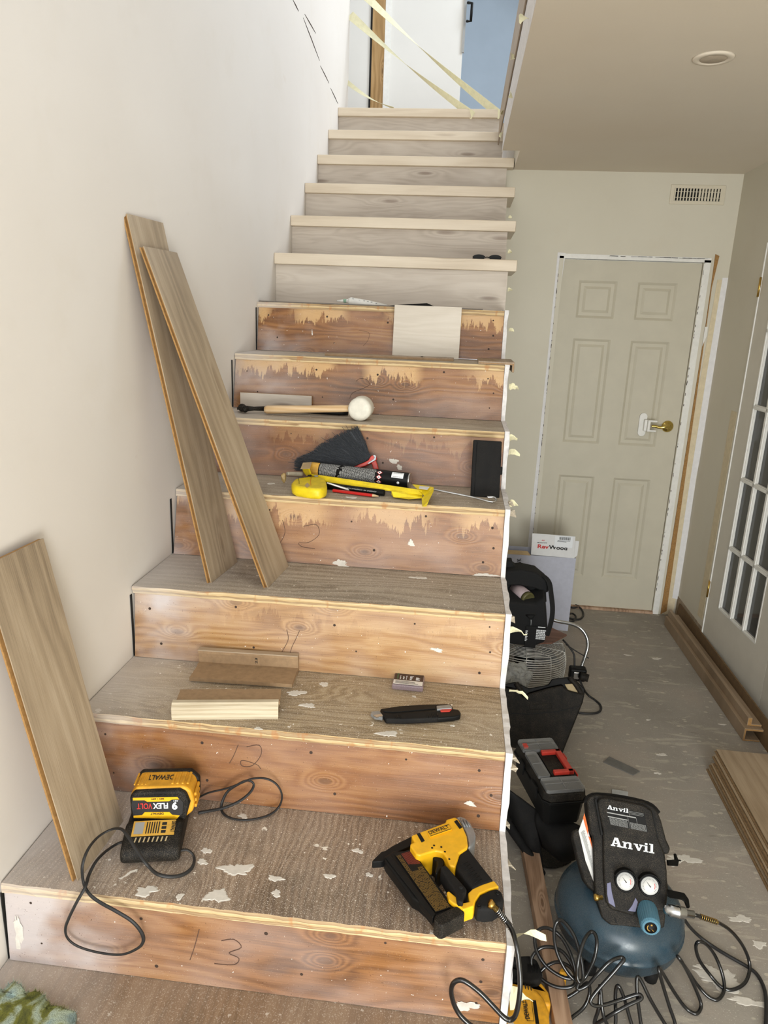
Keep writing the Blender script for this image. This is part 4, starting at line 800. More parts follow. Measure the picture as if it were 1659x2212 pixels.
rc2 = [(0.2894, 0.6449, -0.3), (0.2864, 0.6262, -0.33), (0.2808, 0.6243, -0.37), (0.2861, 0.6208, -0.37), (0.32, 0.6181, -0.33), (0.3589, 0.6303, -0.31), (0.3847, 0.6385, -0.3), (0.3904, 0.6438, -0.295), (0.3804, 0.6481, -0.295), (0.3462, 0.6438, -0.31), (0.3017, 0.6308, -0.32), (0.2752, 0.6249, -0.32), (0.2648, 0.628, -0.31), (0.2802, 0.6394, -0.29), (0.3115, 0.6578, -0.26), (0.3346, 0.6707, -0.235), (0.3462, 0.6795, -0.225), (0.3382, 0.6845, -0.225), (0.3106, 0.672, -0.23), (0.28, 0.6579, -0.26), (0.2586, 0.652, -0.29), (0.235, 0.6462, -0.3), (0.2394, 0.6561, -0.29), (0.2561, 0.6679, -0.28), (0.2737, 0.6806, -0.24), (0.2804, 0.6966, -0.205), (0.2787, 0.7163, -0.195), (0.2675, 0.7222, -0.195), (0.2479, 0.6969, -0.2), (0.2324, 0.6654, -0.23), (0.2312, 0.6509, -0.265), (0.2381, 0.6449, -0.275), (0.2474, 0.6577, -0.27), (0.2425, 0.6857, -0.24), (0.228, 0.7185, -0.21), (0.2053, 0.7437, -0.195), (0.1894, 0.7516, -0.2), (0.1801, 0.7365, -0.22), (0.1856, 0.7062, -0.25), (0.2062, 0.6841, -0.28), (0.231, 0.6729, -0.3), (0.2347, 0.6784, -0.29), (0.2234, 0.7064, -0.26), (0.201, 0.7387, -0.24), (0.1726, 0.753, -0.23), (0.1491, 0.7595, -0.24), (0.1352, 0.7486, -0.26), (0.1409, 0.7231, -0.28), (0.1654, 0.7013, -0.3), (0.2015, 0.687, -0.31), (0.2299, 0.6863, -0.31), (0.2351, 0.7017, -0.3), (0.212, 0.7284, -0.28), (0.1849, 0.7445, -0.28), (0.1525, 0.7468, -0.29), (0.1296, 0.7297, -0.31), (0.1381, 0.7102, -0.33), (0.168, 0.6902, -0.34), (0.2038, 0.6813, -0.34), (0.2361, 0.6864, -0.33), (0.2357, 0.7199, -0.32), (0.2008, 0.7393, -0.32), (0.1642, 0.7328, -0.34), (0.1475, 0.7145, -0.36), (0.1503, 0.6907, -0.37), (0.1783, 0.6782, -0.375), (0.2148, 0.6791, -0.37), (0.2464, 0.6869, -0.35), (0.2701, 0.6958, -0.33), (0.2743, 0.6775, -0.34), (0.2608, 0.6608, -0.37), (0.2267, 0.6369, -0.384), (0.2075, 0.6128, -0.384)]
MB().tube(rc2, .0046, 9, 5).build('recoil_ring', M_hose, hz)
sa, sb = Vector((0.5224, 0.7497, -0.13)), Vector((0.5967, 0.7815, -0.175))
MB().tube([sa, sa.lerp(sb, .5), sb, Vector(rc[0])], .0046, 8, 3).build('hose_line', M_hose, hz)
coil(sa.lerp(sb, .25), sb, .0062, 9, .0008, 'strain_spring', M_brass, hz)
bh = [(0.5245, 0.8955, -0.22), (0.5439, 0.8954, -0.25), (0.5713, 0.9052, -0.3), (0.6143, 0.9318, -0.36), (0.6513, 0.9244, -0.384), (0.6892, 0.8921, -0.384), (0.7373, 0.8573, -0.384), (0.7533, 0.8319, -0.384), (0.7532, 0.7882, -0.384), (0.7377, 0.7396, -0.384), (0.7166, 0.688, -0.384), (0.7008, 0.652, -0.384)]


# ---------------------------------------------------------------- air compressor
cx, cy = .379, .885
ac = thing('air_compressor', 'pancake air compressor with dark teal tank and dusty black shroud with two gauges', 'air compressor', (cx, cy, ZF))
Mt = Matrix.Translation((cx, cy, 0)); zt0, zt1 = -.362, -.178
pf = [(0, zt0), (.10, zt0+.002), (.145, zt0+.018), (.165, zt0+.045), (.171, zt0+.078), (.174, zt0+.080), (.174, zt0+.086), (.171, zt0+.088)]
pf += [(.171*math.cos(a)**.55 if a < 1.5 else .02, zt0+.10+(zt1-zt0-.10)*math.sin(a)) for a in [i*1.5/9 for i in range(10)]]+[(0, zt1)]
MB().lathe(pf, Mt, 56).build('tank', M_tank, ac)
for a in (.9, 2.4, 4.0, 5.4): 
    x_, y_ = cx+.125*math.cos(a), cy+.125*math.sin(a); MB().lathe([(0, ZF), (.017, ZF), (.019, ZF+.02), (.012, ZF+.034), (0, ZF+.034)], Matrix.Translation((x_, y_, 0)), 14).build('foot', M_black_m, ac)
nb = Vector((-.0796, -.7537, .6523))
def PLs(name, pts, back, mat, bev=.004, seg=3, par=None):
    P_ = [Vector(p) for p in pts]; return MB().loft([P_, [p-nb*back for p in P_]]).build(name, mat, par or ac, bev, seg)
PLs('shroud', [(0.2714, 0.9529, 0.0239), (0.2826, 0.962, 0.0358), (0.2971, 0.964, 0.0399), (0.3354, 0.9608, 0.0409), (0.4203, 0.9516, 0.0407), (0.4456, 0.9441, 0.0351), (0.4576, 0.9355, 0.0265), (0.4666, 0.9192, 0.0089), (0.4762, 0.8887, -0.0252), (0.4855, 0.8745, -0.0405), (0.4796, 0.8652, -0.052), (0.4661, 0.8673, -0.0512), (0.4711, 0.8378, -0.0846), (0.4739, 0.8103, -0.1161), (0.4656, 0.7832, -0.1484), (0.4581, 0.7527, -0.1846), (0.4283, 0.751, -0.1901), (0.3245, 0.7551, -0.1981), (0.3037, 0.7655, -0.1886), (0.2903, 0.7965, -0.1545), (0.2865, 0.8157, -0.1327), (0.2848, 0.894, -0.0425), (0.278, 0.8998, -0.0365)], .085, M_black_dusty, .008, 3)
PLs('front_panel', [(0.3015, 0.9477, 0.0401), (0.3183, 0.9488, 0.0433), (0.4191, 0.9363, 0.0412), (0.4393, 0.9274, 0.0334), (0.4463, 0.9142, 0.0189), (0.4539, 0.8794, -0.0203), (0.4671, 0.8567, -0.0449), (0.4699, 0.8288, -0.0768), (0.4683, 0.8015, -0.1086), (0.4594, 0.7679, -0.1485), (0.4386, 0.769, -0.1497), (0.4127, 0.7767, -0.144), (0.3876, 0.7685, -0.1566), (0.3826, 0.7605, -0.1664), (0.3231, 0.7705, -0.1621), (0.3114, 0.7825, -0.1496), (0.3079, 0.8278, -0.0977), (0.3096, 0.8906, -0.025), (0.2964, 0.9395, 0.0299)], .016, M_black_dusty, .006, 3)
# left side cheek with the warning label
PLs('side_cheek', [(0.237, 0.9206, -0.0528), (0.2516, 0.9244, -0.0467), (0.2773, 0.9059, -0.0649), (0.3007, 0.8398, -0.1384), (0.3012, 0.8259, -0.1545), (0.2929, 0.8209, -0.1612), (0.277, 0.8285, -0.1544), (0.2634, 0.8396, -0.1432), (0.2457, 0.878, -0.1009), (0.2344, 0.9087, -0.0668)], .05, M_black_dusty, .006, 3)
wlb = PLs('warning_label', [(0.2512, 0.9168, -0.0494), (0.2658, 0.9408, -0.0199), (0.2704, 0.9355, -0.0254), (0.2879, 0.8882, -0.0779), (0.3, 0.8397, -0.1325), (0.2971, 0.8278, -0.1466), (0.2925, 0.8277, -0.1472), (0.2683, 0.8679, -0.1037)], .002, M_white_lab, .0006, 1)
PLs('label_band', [(0.2635, 0.9373, -0.0219), (0.2676, 0.9456, -0.0118), (0.2768, 0.9194, -0.0409), (0.2764, 0.9075, -0.0547), (0.2698, 0.9223, -0.0384)], .001, M_orange, 0, 1, wlb); PLs('label_band', [(0.2764, 0.9075, -0.0547), (0.2823, 0.9046, -0.0573), (0.2892, 0.8813, -0.0834), (0.2864, 0.8871, -0.0771)], .001, M_orange, 0, 1, wlb)
sd_ = MB(); q = random.Random(8)
L0, L1, L2, L3 = [Vector(p) for p in ((0.2565, 0.914, -0.0508), (0.2686, 0.9199, -0.0424), (0.2938, 0.8334, -0.1393), (0.2979, 0.8377, -0.1339))]
for i in range(44):
    t = (i+.3)/44; a, b = L0.lerp(L2, t), L1.lerp(L3, t); d_ = (L2-L0).normalized()*.0016; sd_.add([a, a.lerp(b, q.uniform(.55, 1)), a.lerp(b, .8)+d_, a+d_], [(0, 1, 2, 3)])
sd_.build('label_print', M_print_g, wlb)
# slots, groove lines, printed plate
for i in range(8): PLs('slot', [(0.3252, 0.9451, 0.0405), (0.3304, 0.9447, 0.0406), (0.3325, 0.9403, 0.0359), (0.3273, 0.9408, 0.0358)] if i == 0 else [Vector(p)+Vector((.0088*i, -.0002*i, -.0006*i)) for p in ((0.3252, 0.9451, 0.0405), (0.3304, 0.9447, 0.0406), (0.3325, 0.9403, 0.0359), (0.3273, 0.9408, 0.0358))], .001, M_slot, 0, 1)
for i in range(8): PLs('slot', [Vector(p)+Vector((.0092*i, -.0004*i, -.0012*i)) for p in ((0.3338, 0.7665, -0.1823), (0.3378, 0.766, -0.1824), (0.3401, 0.7586, -0.1907), (0.3361, 0.759, -0.1906))], .001, M_slot, 0, 1)
PLs('groove', [(0.2902, 0.9455, 0.0361), (0.2948, 0.9462, 0.0375), (0.3094, 0.8862, -0.0301), (0.3047, 0.8862, -0.0306)], .012, M_slot, 0, 1)
PLs('groove', [(0.4392, 0.9269, 0.0338), (0.4418, 0.9258, 0.0327), (0.4529, 0.8804, -0.0184), (0.4502, 0.8804, -0.0187)], .002, M_slot, 0, 1)
X1 = Vector((.994, -.105, 0)); U1 = X1.cross(nb)*-1
if U1.z < 0: U1 = -U1
def slab_letters(par, p0, p1, h, mat):
    """the word built as slab-serif letters on the panel plane"""
    p0, p1 = Vector(p0), Vector(p1); X = (p1-p0); Lw = X.length; X.normalize(); Y = (U1-X*U1.dot(X)).normalized(); N_ = nb; s_ = Lw/5.02
    glyph = {'A': (1.18, [[(0, 0), (.46, 0), (.46, .14), (0, .14)], [(.62, 0), (1.16, 0), (1.16, .14), (.62, .14)], [(.10, .10), (.28, .10), (.56, 1.0), (.36, 1.0)], [(.40, 1.0), (.70, 1.0), (1.04, .10), (.74, .10)], [(.25, .28), (.80, .28), (.78, .40), (.28, .40)]]),
             'n': (1.14, [[(0, 0), (.48, 0), (.48, .12), (0, .12)], [(.12, 0), (.36, 0), (.36, .70), (.12, .70)], [(0, .60), (.36, .60), (.36, .72), (0, .72)], [(.36, .48), (.52, .60), (.60, .74), (.44, .70), (.34, .60)], [(.50, .60), (.80, .56), (.90, .66), (.74, .74), (.55, .74)], [(.68, 0), (.92, 0), (.92, .62), (.68, .66)], [(.60, 0), (1.04, 0), (1.04, .12), (.60, .12)]]),
             'v': (1.02, [[(0, .60), (.44, .60), (.44, .72), (0, .72)], [(.58, .60), (.98, .60), (.98, .72), (.58, .72)], [(.10, .64), (.38, .64), (.60, .16), (.58, 0), (.44, 0)], [(.72, .64), (.88, .64), (.62, 0), (.48, 0)]]),
             'i': (.56, [[(0, 0), (.50, 0), (.50, .12), (0, .12)], [(.13, 0), (.38, 0), (.38, .70), (.13, .70)], [(0, .60), (.38, .60), (.38, .72), (0, .72)], [(.12, .80), (.38, .80), (.38, 1.0), (.12, 1.0)]]),
             'l': (.56, [[(0, 0), (.52, 0), (.52, .12), (0, .12)], [(.14, 0), (.39, 0), (.39, 1.0), (.14, 1.0)], [(0, .90), (.39, .90), (.39, 1.02), (0, 1.02)]])}
    m = MB(); x = 0; hh = h
    for chh in 'Anvil':
        w_, ps = glyph[chh]
        for pl_ in ps: m.prism([p0+X*(x+a)*s_*1.12+Y*b*hh+N_*.0004 for a, b in pl_], N_*.0006)
        x += w_
    return m.build('logo_text', mat, par)
slab_letters(ac, (0.3287, 0.8688, -0.0469), (0.4409, 0.8562, -0.0478), .022, M_print_w)
pt_ = PLs('rating_plate', [(0.3218, 0.9343, 0.0276), (0.4201, 0.9219, 0.0253), (0.4268, 0.8905, -0.0101), (0.3266, 0.9035, -0.0074)], .0008, M_black, 0, 1)
slab_letters(pt_, (0.3226, 0.9286, 0.0217), (0.3784, 0.9216, 0.0205), .0105, M_print_w)
pm_ = MB(); q = random.Random(11)
def pr_line(x0, y0, x1, y1, w_, cells):
    pass
c00, c10, c01, c11 = [Vector(p) for p in ((0.3212, 0.9246, 0.0169), (0.4205, 0.9128, 0.0154), (0.3272, 0.9034, -0.0068), (0.4263, 0.8908, -0.0093))]
def pq(u, v): return c00.lerp(c10, u).lerp(c01.lerp(c11, u), v)
for (u0, u1, v0, v1) in [(0, .76, .04, .12), (0, .52, .36, .43), (.54, .545, 0, 1), (.76, .765, .1, .6), (.62, .99, -.25, -.23), (.62, .99, -.35, -.33), (.60, .605, -.4, 0), (.62, .95, -.15, -.13)]:
    pm_.add([pq(u0, v0), pq(u1, v0), pq(u1, v1), pq(u0, v1)], [(0, 1, 2, 3)])
for i in range(11):
    for (a, b) in ((.03, .5), (.57, .98)):
        v_ = .48+i*.05
        if a > .5 and i < 1: continue
        u_ = a
        while u_ < b: l_ = q.uniform(.03, .1); pm_.add([pq(u_, v_), pq(min(b, u_+l_), v_), pq(min(b, u_+l_), v_+.018), pq(u_, v_+.018)], [(0, 1, 2, 3)]); u_ += l_+.012
pm_.build('plate_print', M_print_g, pt_)
# gauges
for (X0, Y0) in ():
    pass
for gi, gc in enumerate(((0.3619, 0.8107, -0.1048), (0.4221, 0.8043, -0.1049))):
    gn = (nb+Vector((0, -.30, -.1))).normalized(); Mg = frame(gc, X1, gn)
    gg = MB().lathe([(0, -.018), (.0265, -.018), (.0275, .004), (.026, .008), (.0232, .008), (.0222, .003), (0, .003)], Mg, 32).build('pressure_gauge', M_black, ac)
    MB().lathe([(0, .003), (.0222, .003), (.0222, .0042), (0, .0042)], Mg, 32).build('dial', M_white_lab, gg)
    dl = MB()
    for i in range(22): a = -2.3+i*4.6/21+1.57; dl.add([Mg @ Vector((math.cos(a+s)*r_, math.sin(a+s)*r_, .0045)) for r_, s in ((.0150, -.02), (.0180, -.02), (.0180, .02), (.0150, .02))], [(0, 1, 2, 3)])
    dl.build('dial_mark', M_print_k, gg)
    rd = MB()
    for i in range(9): a = -.4+i*.12; rd.add([Mg @ Vector((math.cos(a+s)*r_, math.sin(a+s)*r_, .0044)) for r_, s in ((.0125, -.06), (.0140, -.06), (.0140, .06), (.0125, .06))], [(0, 1, 2, 3)])
    rd.build('dial_mark', M_print_r, gg)
    a = 2.3; dv = Vector((math.cos(a), math.sin(a), 0)); pv_ = Vector((-dv.y, dv.x, 0)); MB().prism([Mg @ (dv*.014+Vector((0, 0, .0048))), Mg @ (-dv*.004+pv_*.0014+Vector((0, 0, .0048))), Mg @ (-dv*.004-pv_*.0014+Vector((0, 0, .0048)))], nb*.0004).build('needle', M_print_k, gg)
    MB().loft([[Mg @ Vector((math.cos(a)*.031, math.sin(a)*.031, z_)) for a in [R(20+i*14) for i in range(11)]]+[Mg @ Vector((math.cos(a)*.0278, math.sin(a)*.0278, z_)) for a in [R(160-i*14) for i in range(11)]] for z_ in (-.016, .015)]).build('gauge_hood', M_black, ac, .0015, 2)
# decorative slate stripes, regulator knob, drain screw, coupler
PLs('stripe', [(0.3159, 0.8091, -0.1168), (0.3251, 0.8106, -0.114), (0.3276, 0.7955, -0.1311), (0.3354, 0.7726, -0.1567), (0.3189, 0.7792, -0.1511), (0.3155, 0.7927, -0.1359)], .002, M_slate, .0005, 1)
PLs('stripe', [(0.3867, 0.7876, -0.1331), (0.3922, 0.7812, -0.1398), (0.3851, 0.7664, -0.1577), (0.3663, 0.7675, -0.1587), (0.3769, 0.7757, -0.148)], .002, M_slate, .0005, 1)
ka, kb_ = Vector((0.4165, 0.7801, -0.158)), Vector((0.4108, 0.7118, -0.1502))
Mk = frame(ka, X1, kb_-ka); Lk = (kb_-ka).length
kn = MB(); rings = []
for t_, r_ in ((0, .0255), (.75, .0245), (.92, .0235), (1.0, .020)): rings.append([Mk @ Vector((math.cos(a)*(r_+(.0009 if i % 2 else 0)), math.sin(a)*(r_+(.0009 if i % 2 else 0)), t_*Lk)) for i, a in enumerate([6.283*j/56 for j in range(56)])])
kn.loft(rings); kb2 = kn.build('regulator_knob', M_teal, ac)
MB().lathe([(0, 0), (.0150, 0), (.0150, .0012), (0, .0012)], Mk @ Matrix.Translation((0, 0, Lk)), 28).build('knob_cap', M_black, kb2)
ar = MB()
for (a0, a1) in ((2.4, 4.6),):
    n_ = 10; ar.loft([[Mk @ Vector((math.cos(a)*r_, math.sin(a)*r_, Lk+.0016)) for r_ in (.0075, .0095)] for a in [a0+(a1-a0)*i/n_ for i in range(n_+1)]], cap=False, closed=False)
ar.add([Mk @ Vector((x, y, Lk+.0016)) for x, y in ((-.001, .006), (.003, .006), (.003, .010), (-.001, .010))], [(0, 1, 2, 3)]); ar.add([Mk @ Vector((x, y, Lk+.0016)) for x, y in ((.001, -.002), (.0025, -.003), (.008, -.007), (.0065, -.008))], [(0, 1, 2, 3)])
ar.build('knob_arrow', M_print_y, kb2)
ds = Vector((0.2855, 0.7556, -0.115))
along(ds+Vector((.008, 0, 0)), ds+Vector((-.012, -.004, .001)), [(0, 0), (.006, 0), (.006, .5), (.0085, .5), (.0085, 1), (0, 1)], 'drain_screw', M_brass, ac)
cA, cB = Vector((0.446, 0.7387, -0.115)), Vector((0.5223, 0.7491, -0.13))
along(cA, cB, [(0, 0), (.010, 0), (.010, .14), (.0145, .16), (.0145, .38), (.0155, .40), (.0155, .46), (.0145, .48), (.0145, .66), (.012, .70), (.0095, .71), (.0095, .98), (.006, 1), (0, 1)], 'quick_coupler', M_steel, ac, 20)
MB().tube(bh, .0048, 8, 5).build('power_cord', M_cord, ac)
# hooks on the right flank
for pts in ([(0.475, 0.8524, -0.06), (0.4966, 0.8557, -0.06), (0.5008, 0.8795, -0.06), (0.5049, 0.8818, -0.06), (0.5052, 0.8537, -0.06), (0.4972, 0.8332, -0.06), (0.4716, 0.8309, -0.06)], [(0.4624, 0.7806, -0.09), (0.5007, 0.7743, -0.09), (0.506, 0.7546, -0.09), (0.5009, 0.7281, -0.09), (0.4942, 0.7215, -0.09), (0.4943, 0.7442, -0.09), (0.4891, 0.7492, -0.09), (0.4611, 0.7509, -0.09), (0.4555, 0.7588, -0.09)]):
    MB().prism(pts, (0, .012, -.010)).build('cord_hook', M_black, ac, .002, 2)
# lifting handle behind the top edge
MB().tube([(0.2783, 0.962, 0.0077), (0.2919, 0.9775, 0.0196), (0.3618, 0.9823, 0.0184), (0.4376, 0.9628, 0.0204), (0.4609, 0.9438, 0.009)], .012, 8, 4).build('carry_handle', M_black_m, ac)

# ---------------------------------------------------------------- offcuts, case and knife on the second bare tread
z2 = .3725
o1 = thing('nosing_offcut', 'short pale stair nosing offcut lying front on the second bare tread', 'offcut', (-.65, .66, z2))
M1 = yawM((-.776, .618, z2), R(10.5))
MB().loft([[M1 @ Vector((x, y, z)) for y, z in [(0, 0), (0, .030), (.010, .040), (.022, .040), (.022, .030), (.010, .022), (.010, 0)]] for x in (0, .248)]).build('nosing_face', wood('fresh_pale_oak', 'x', 'z', 'a8977a', 'cabda3', 'd8cdb8', rings=90, warp=.2, rough=.5, contrast=.6, fine=.7), o1)
MB().box(.006, .250, .022, .082, .026, .034, M1).build('flange', M_hdf_back, o1)
o2 = thing('nosing_offcut', 'upturned stair nosing offcut with brown back, behind the pale one', 'offcut', (-.66, .87, z2))
M2 = yawM((-.800, .795, z2), R(2.5))
MB().box(0, .2675, 0, .0715, .0045, .0139, M2).build('flange', M_hdf_back, o2)
MB().box(0.001, .267, .006, .0712, 0, .0045, M2).build('wear_layer', M_oak_x, o2)
MB().loft([[M2 @ Vector((x, y, z)) for y, z in [(.097, .0), (.097, .050), (.081, .050), (.081, .042), (.087, .040), (.087, .014), (.072, .014), (.072, .0)]] for x in (-.002, .268)]).build('nosing_face', M_hdf_back, o2)
nl_ = MB().box(-.002, .268, .080, .098, .050, .0525, M2).build('nosing_top', M_oak_x, o2)
text('stamp_text', '23', M2 @ Vector((.158, .0868, .020)), M2 @ Vector((.158, .0868, .036)), (-1, 0, 0), M_print_k, o2, .02, h=.007)
bc = thing('bit_case', 'small clear plastic case with a printed card on the second bare tread', 'case', (-.237, .89, z2))
M3 = yawM((-.280, .848, z2), R(-1))
MB().box(0, .082, 0, .076, 0, .016, M3).build('shell', M_clear, bc, .004, 2)
MB().box(.003, .079, .003, .073, .0165, .0172, M3).build('card', plain('brown_printed_card', '43302a', .5), bc)
MB().box(.003, .079, .003, .024, .0172, .0176, M3).build('card_strip', M_white_lab, bc)
pc = MB(); q = random.Random(5)
for (x, w_, h_) in ((.010, .003, .024), (.018, .003, .020), (.026, .004, .018), (.034, .003, .022), (.044, .010, .022), (.060, .012, .016)):
    for i in range(4): pc.box(x, x+w_*q.uniform(.5, 1), .030+i*h_*.25, .030+i*h_*.25+.0022, .0172, .0176, M3)
pc.build('card_print', M_print_w, bc); pc = MB()
for i in range(3): pc.box(.008, .008+q.uniform(.05, .066), .007+i*.005, .0085+i*.005, .0176, .0179, M3)
pc.build('card_print', M_print_k, bc); MB().box(.010, .014, .030, .068, .0172, .0177, M3).build('card_stripe', plain('green_print', '3c5a3c', .5), bc)
uk = thing('utility_knife', 'black snap-off utility knife with red slider patch lying on the second bare tread', 'knife', (-.21, .76, z2))
def kslab(name, pts, zt, mat, zb, bev=.002, seg=2): return slab(name, pts, zt, mat, bev, seg, uk, zb)
kslab('body', [(-0.2963, 0.7261, 0.388), (-0.2519, 0.7471, 0.388), (-0.2017, 0.7625, 0.388), (-0.1369, 0.7769, 0.388), (-0.1252, 0.7758, 0.388), (-0.1203, 0.7654, 0.388), (-0.1214, 0.7563, 0.388), (-0.1063, 0.7554, 0.388), (-0.1012, 0.7423, 0.388), (-0.1027, 0.7291, 0.388), (-0.1174, 0.7202, 0.388), (-0.1577, 0.7069, 0.388), (-0.2376, 0.687, 0.388), (-0.2777, 0.6822, 0.388), (-0.2851, 0.6978, 0.388)], .388, M_black, .374, .004, 3)
kslab('grip', [(-0.2833, 0.702, 0.3895), (-0.213, 0.7205, 0.3895), (-0.1612, 0.7359, 0.3895), (-0.1537, 0.7178, 0.3895), (-0.1555, 0.7057, 0.3895), (-0.2376, 0.6854, 0.3895), (-0.2765, 0.6808, 0.3895)], .3895, M_black_m, .376, .003, 3)
kslab('rail', [(-0.2898, 0.7195, 0.39), (-0.1643, 0.7579, 0.39), (-0.1627, 0.7458, 0.39), (-0.2626, 0.712, 0.39), (-0.2866, 0.7113, 0.39)], .39, M_black, .38, .001, 1)
kslab('slider', [(-0.1609, 0.7551, 0.3925), (-0.1299, 0.7659, 0.3925), (-0.1223, 0.7573, 0.3925), (-0.1238, 0.7504, 0.3925), (-0.1455, 0.7445, 0.3925), (-0.1591, 0.7386, 0.3925)], .3925, M_grey_m, .384, .0015, 2)
kslab('slider_patch', [(-0.1518, 0.7441, 0.39), (-0.1226, 0.7527, 0.39), (-0.1281, 0.7395, 0.39), (-0.1497, 0.734, 0.39)], .39, M_red, .384, .001, 1)
kslab('tip', [(-0.3165, 0.7038, 0.385), (-0.3151, 0.7149, 0.385), (-0.2979, 0.7213, 0.385), (-0.2855, 0.7027, 0.385), (-0.2863, 0.6899, 0.385), (-0.306, 0.6929, 0.385)], .385, M_grey_m, .377, .001, 1)
kslab('blade', [(-0.3092, 0.6967, 0.3862), (-0.2905, 0.7063, 0.3862), (-0.2864, 0.6963, 0.3862), (-0.301, 0.6888, 0.3862)], .3862, M_steel, .3845, 0, 1)
for i in range(7): MB().tube([Vector(p)+Vector((.0042*i, .0012*i, 0)) for p in [(-0.1832, 0.7174, 0.3898), (-0.1801, 0.701, 0.3898)]], .0008, 5, 0).build('grip_rib', M_black, uk)
for i in range(4): MB().tube([Vector(p)+Vector((.0042*i, .0012*i, 0)) for p in [(-0.2569, 0.6996, 0.3898), (-0.2537, 0.6842, 0.3898)]], .0008, 5, 0).build('grip_rib', M_black, uk)
for i in range(16): MB().tube([Vector(p)+Vector((.0046*i, .0009*i, 0)) for p in [(-0.2605, 0.7186, 0.3904), (-0.2587, 0.7137, 0.3904)]], .0006, 4, 0).build('rail_tooth', M_grey_m, uk) if i < 0 else None

# ---------------------------------------------------------------- fourth bare tread: caulking gun group
z4 = .7705
cg = thing('caulking_gun', 'yellow skeleton caulking gun lying on the fourth bare step with its rod to the right', 'caulking gun', (-.40, 1.33, z4))
ct = thing('adhesive_cartridge', 'large black adhesive cartridge with printed label lying in the yellow caulking gun', 'cartridge', (-.44, 1.36, .81))
cl, cr_ = Vector((-0.6187, 1.4404, 0.812)), Vector((-0.2912, 1.3868, 0.806))
dC = (cr_-cl).normalized(); Mq = frame(cl, Vector((0, 0, 1)).cross(dC), dC); LC = (cr_-cl).length; rC = .0245
MB().lathe([(0, 0), (rC*.9, 0), (rC, .003), (rC, LC-.003), (rC*.98, LC), (rC*.86, LC), (rC*.84, LC-.006), (0, LC-.006)], Mq, 36).build('tube', M_black, ct)
MB().lathe([(rC*.84, LC-.004), (rC*1.02, LC-.004), (rC*1.02, LC+.001), (rC*.86, LC+.001)], Mq, 36).build('end_rim', M_steel, ct)
def onC(a, t): return Mq @ Vector((math.cos(a)*(rC+.0005), math.sin(a)*(rC+.0005), t*LC))
# angle that faces the camera: found from the local frame
camv = (Vector((-.154, -.815, 1.308))-cl); lx = Mq.to_3x3().inverted() @ camv; a0 = math.atan2(lx.y, lx.x)
def patch(name, t0, t1, b0, b1, mat, rad=0.0, par=ct):
    m = MB(); n_ = 8; m.loft([[Mq @ Vector((math.cos(a0+b)*(rC+.0005+rad), math.sin(a0+b)*(rC+.0005+rad), t*LC)) for b in [b0+(b1-b0)*i/n_ for i in range(n_+1)]] for t in (t0, t1)], cap=False, closed=False); return m.build(name, mat, par)
updir = 1 if (onC(a0+.4, .5)-onC(a0-.4, .5)).z > 0 else -1
patch('label', .01, .095, -1.2, 1.2, M_lab_y); 
pm_ = MB(); q = random.Random(21)
for j in range(16):
    b = -1.15+2.3*j/15; t = .105
    while t < .66:
        l_ = q.uniform(.012, .03)
        if not (.27+.02*b*updir < t < .30+.02*b*updir):
            pm_.add([Mq @ Vector((math.cos(a0+bb)*(rC+.0008), math.sin(a0+bb)*(rC+.0008), tt*LC)) for bb, tt in ((b, t), (b, t+l_), (b+.09, t+l_), (b+.09, t))], [(0, 1, 2, 3)])
        t += l_+.004
    t = .015
    while t < .088: l_ = q.uniform(.008, .02); t += l_
pm_.build('label_print', M_print_g, ct)
for s_ in (-.62, 0, .62):
    b = s_*updir; D_ = [Mq @ Vector((math.cos(a0+b+bb)*(rC+.0012), math.sin(a0+b+bb)*(rC+.0012), (.71+tt)*LC)) for bb, tt in ((0, -.028), (.30, 0), (0, .028), (-.30, 0))]
    MB().add(D_, [(0, 1, 2, 3)]).build('hazard_diamond', M_print_r, ct)
    cc = sum(D_, Vector())/4; n_ = (Mq.to_3x3() @ Vector((math.cos(a0+b), math.sin(a0+b), 0))); MB().add([cc+(p-cc)*.78+n_*.0004 for p in D_], [(0, 1, 2, 3)]).build('hazard_field', M_print_w, ct); MB().add([cc+(p-cc)*.3+n_*.0007 for p in D_], [(0, 1, 2, 3)]).build('hazard_symbol', M_print_k, ct)
patch('barcode', .83, .945, .15*updir, .95*updir, M_print_w, .0003)
bb_ = MB()
for i in range(14):
    t = .845+i*.0062; bb_.add([Mq @ Vector((math.cos(a0+b)*(rC+.0014), math.sin(a0+b)*(rC+.0014), tt*LC)) for b, tt in ((.25*updir, t), (.25*updir, t+.0034 if i % 3 else t+.002), (.85*updir, t+.0034 if i % 3 else t+.002), (.85*updir, t))], [(0, 1, 2, 3)])
bb_.build('barcode', M_print_k, ct)
MB().lathe([(0, 0), (.0045, 0), (.0045, .0004), (0, .0004)], frame(Mq @ Vector((math.cos(a0-.45*updir)*(rC+.0008), math.sin(a0-.45*updir)*(rC+.0008), .90*LC)), dC, Mq.to_3x3() @ Vector((math.cos(a0-.45*updir), math.sin(a0-.45*updir), 0))), 14).build('emblem', M_print_w, ct)
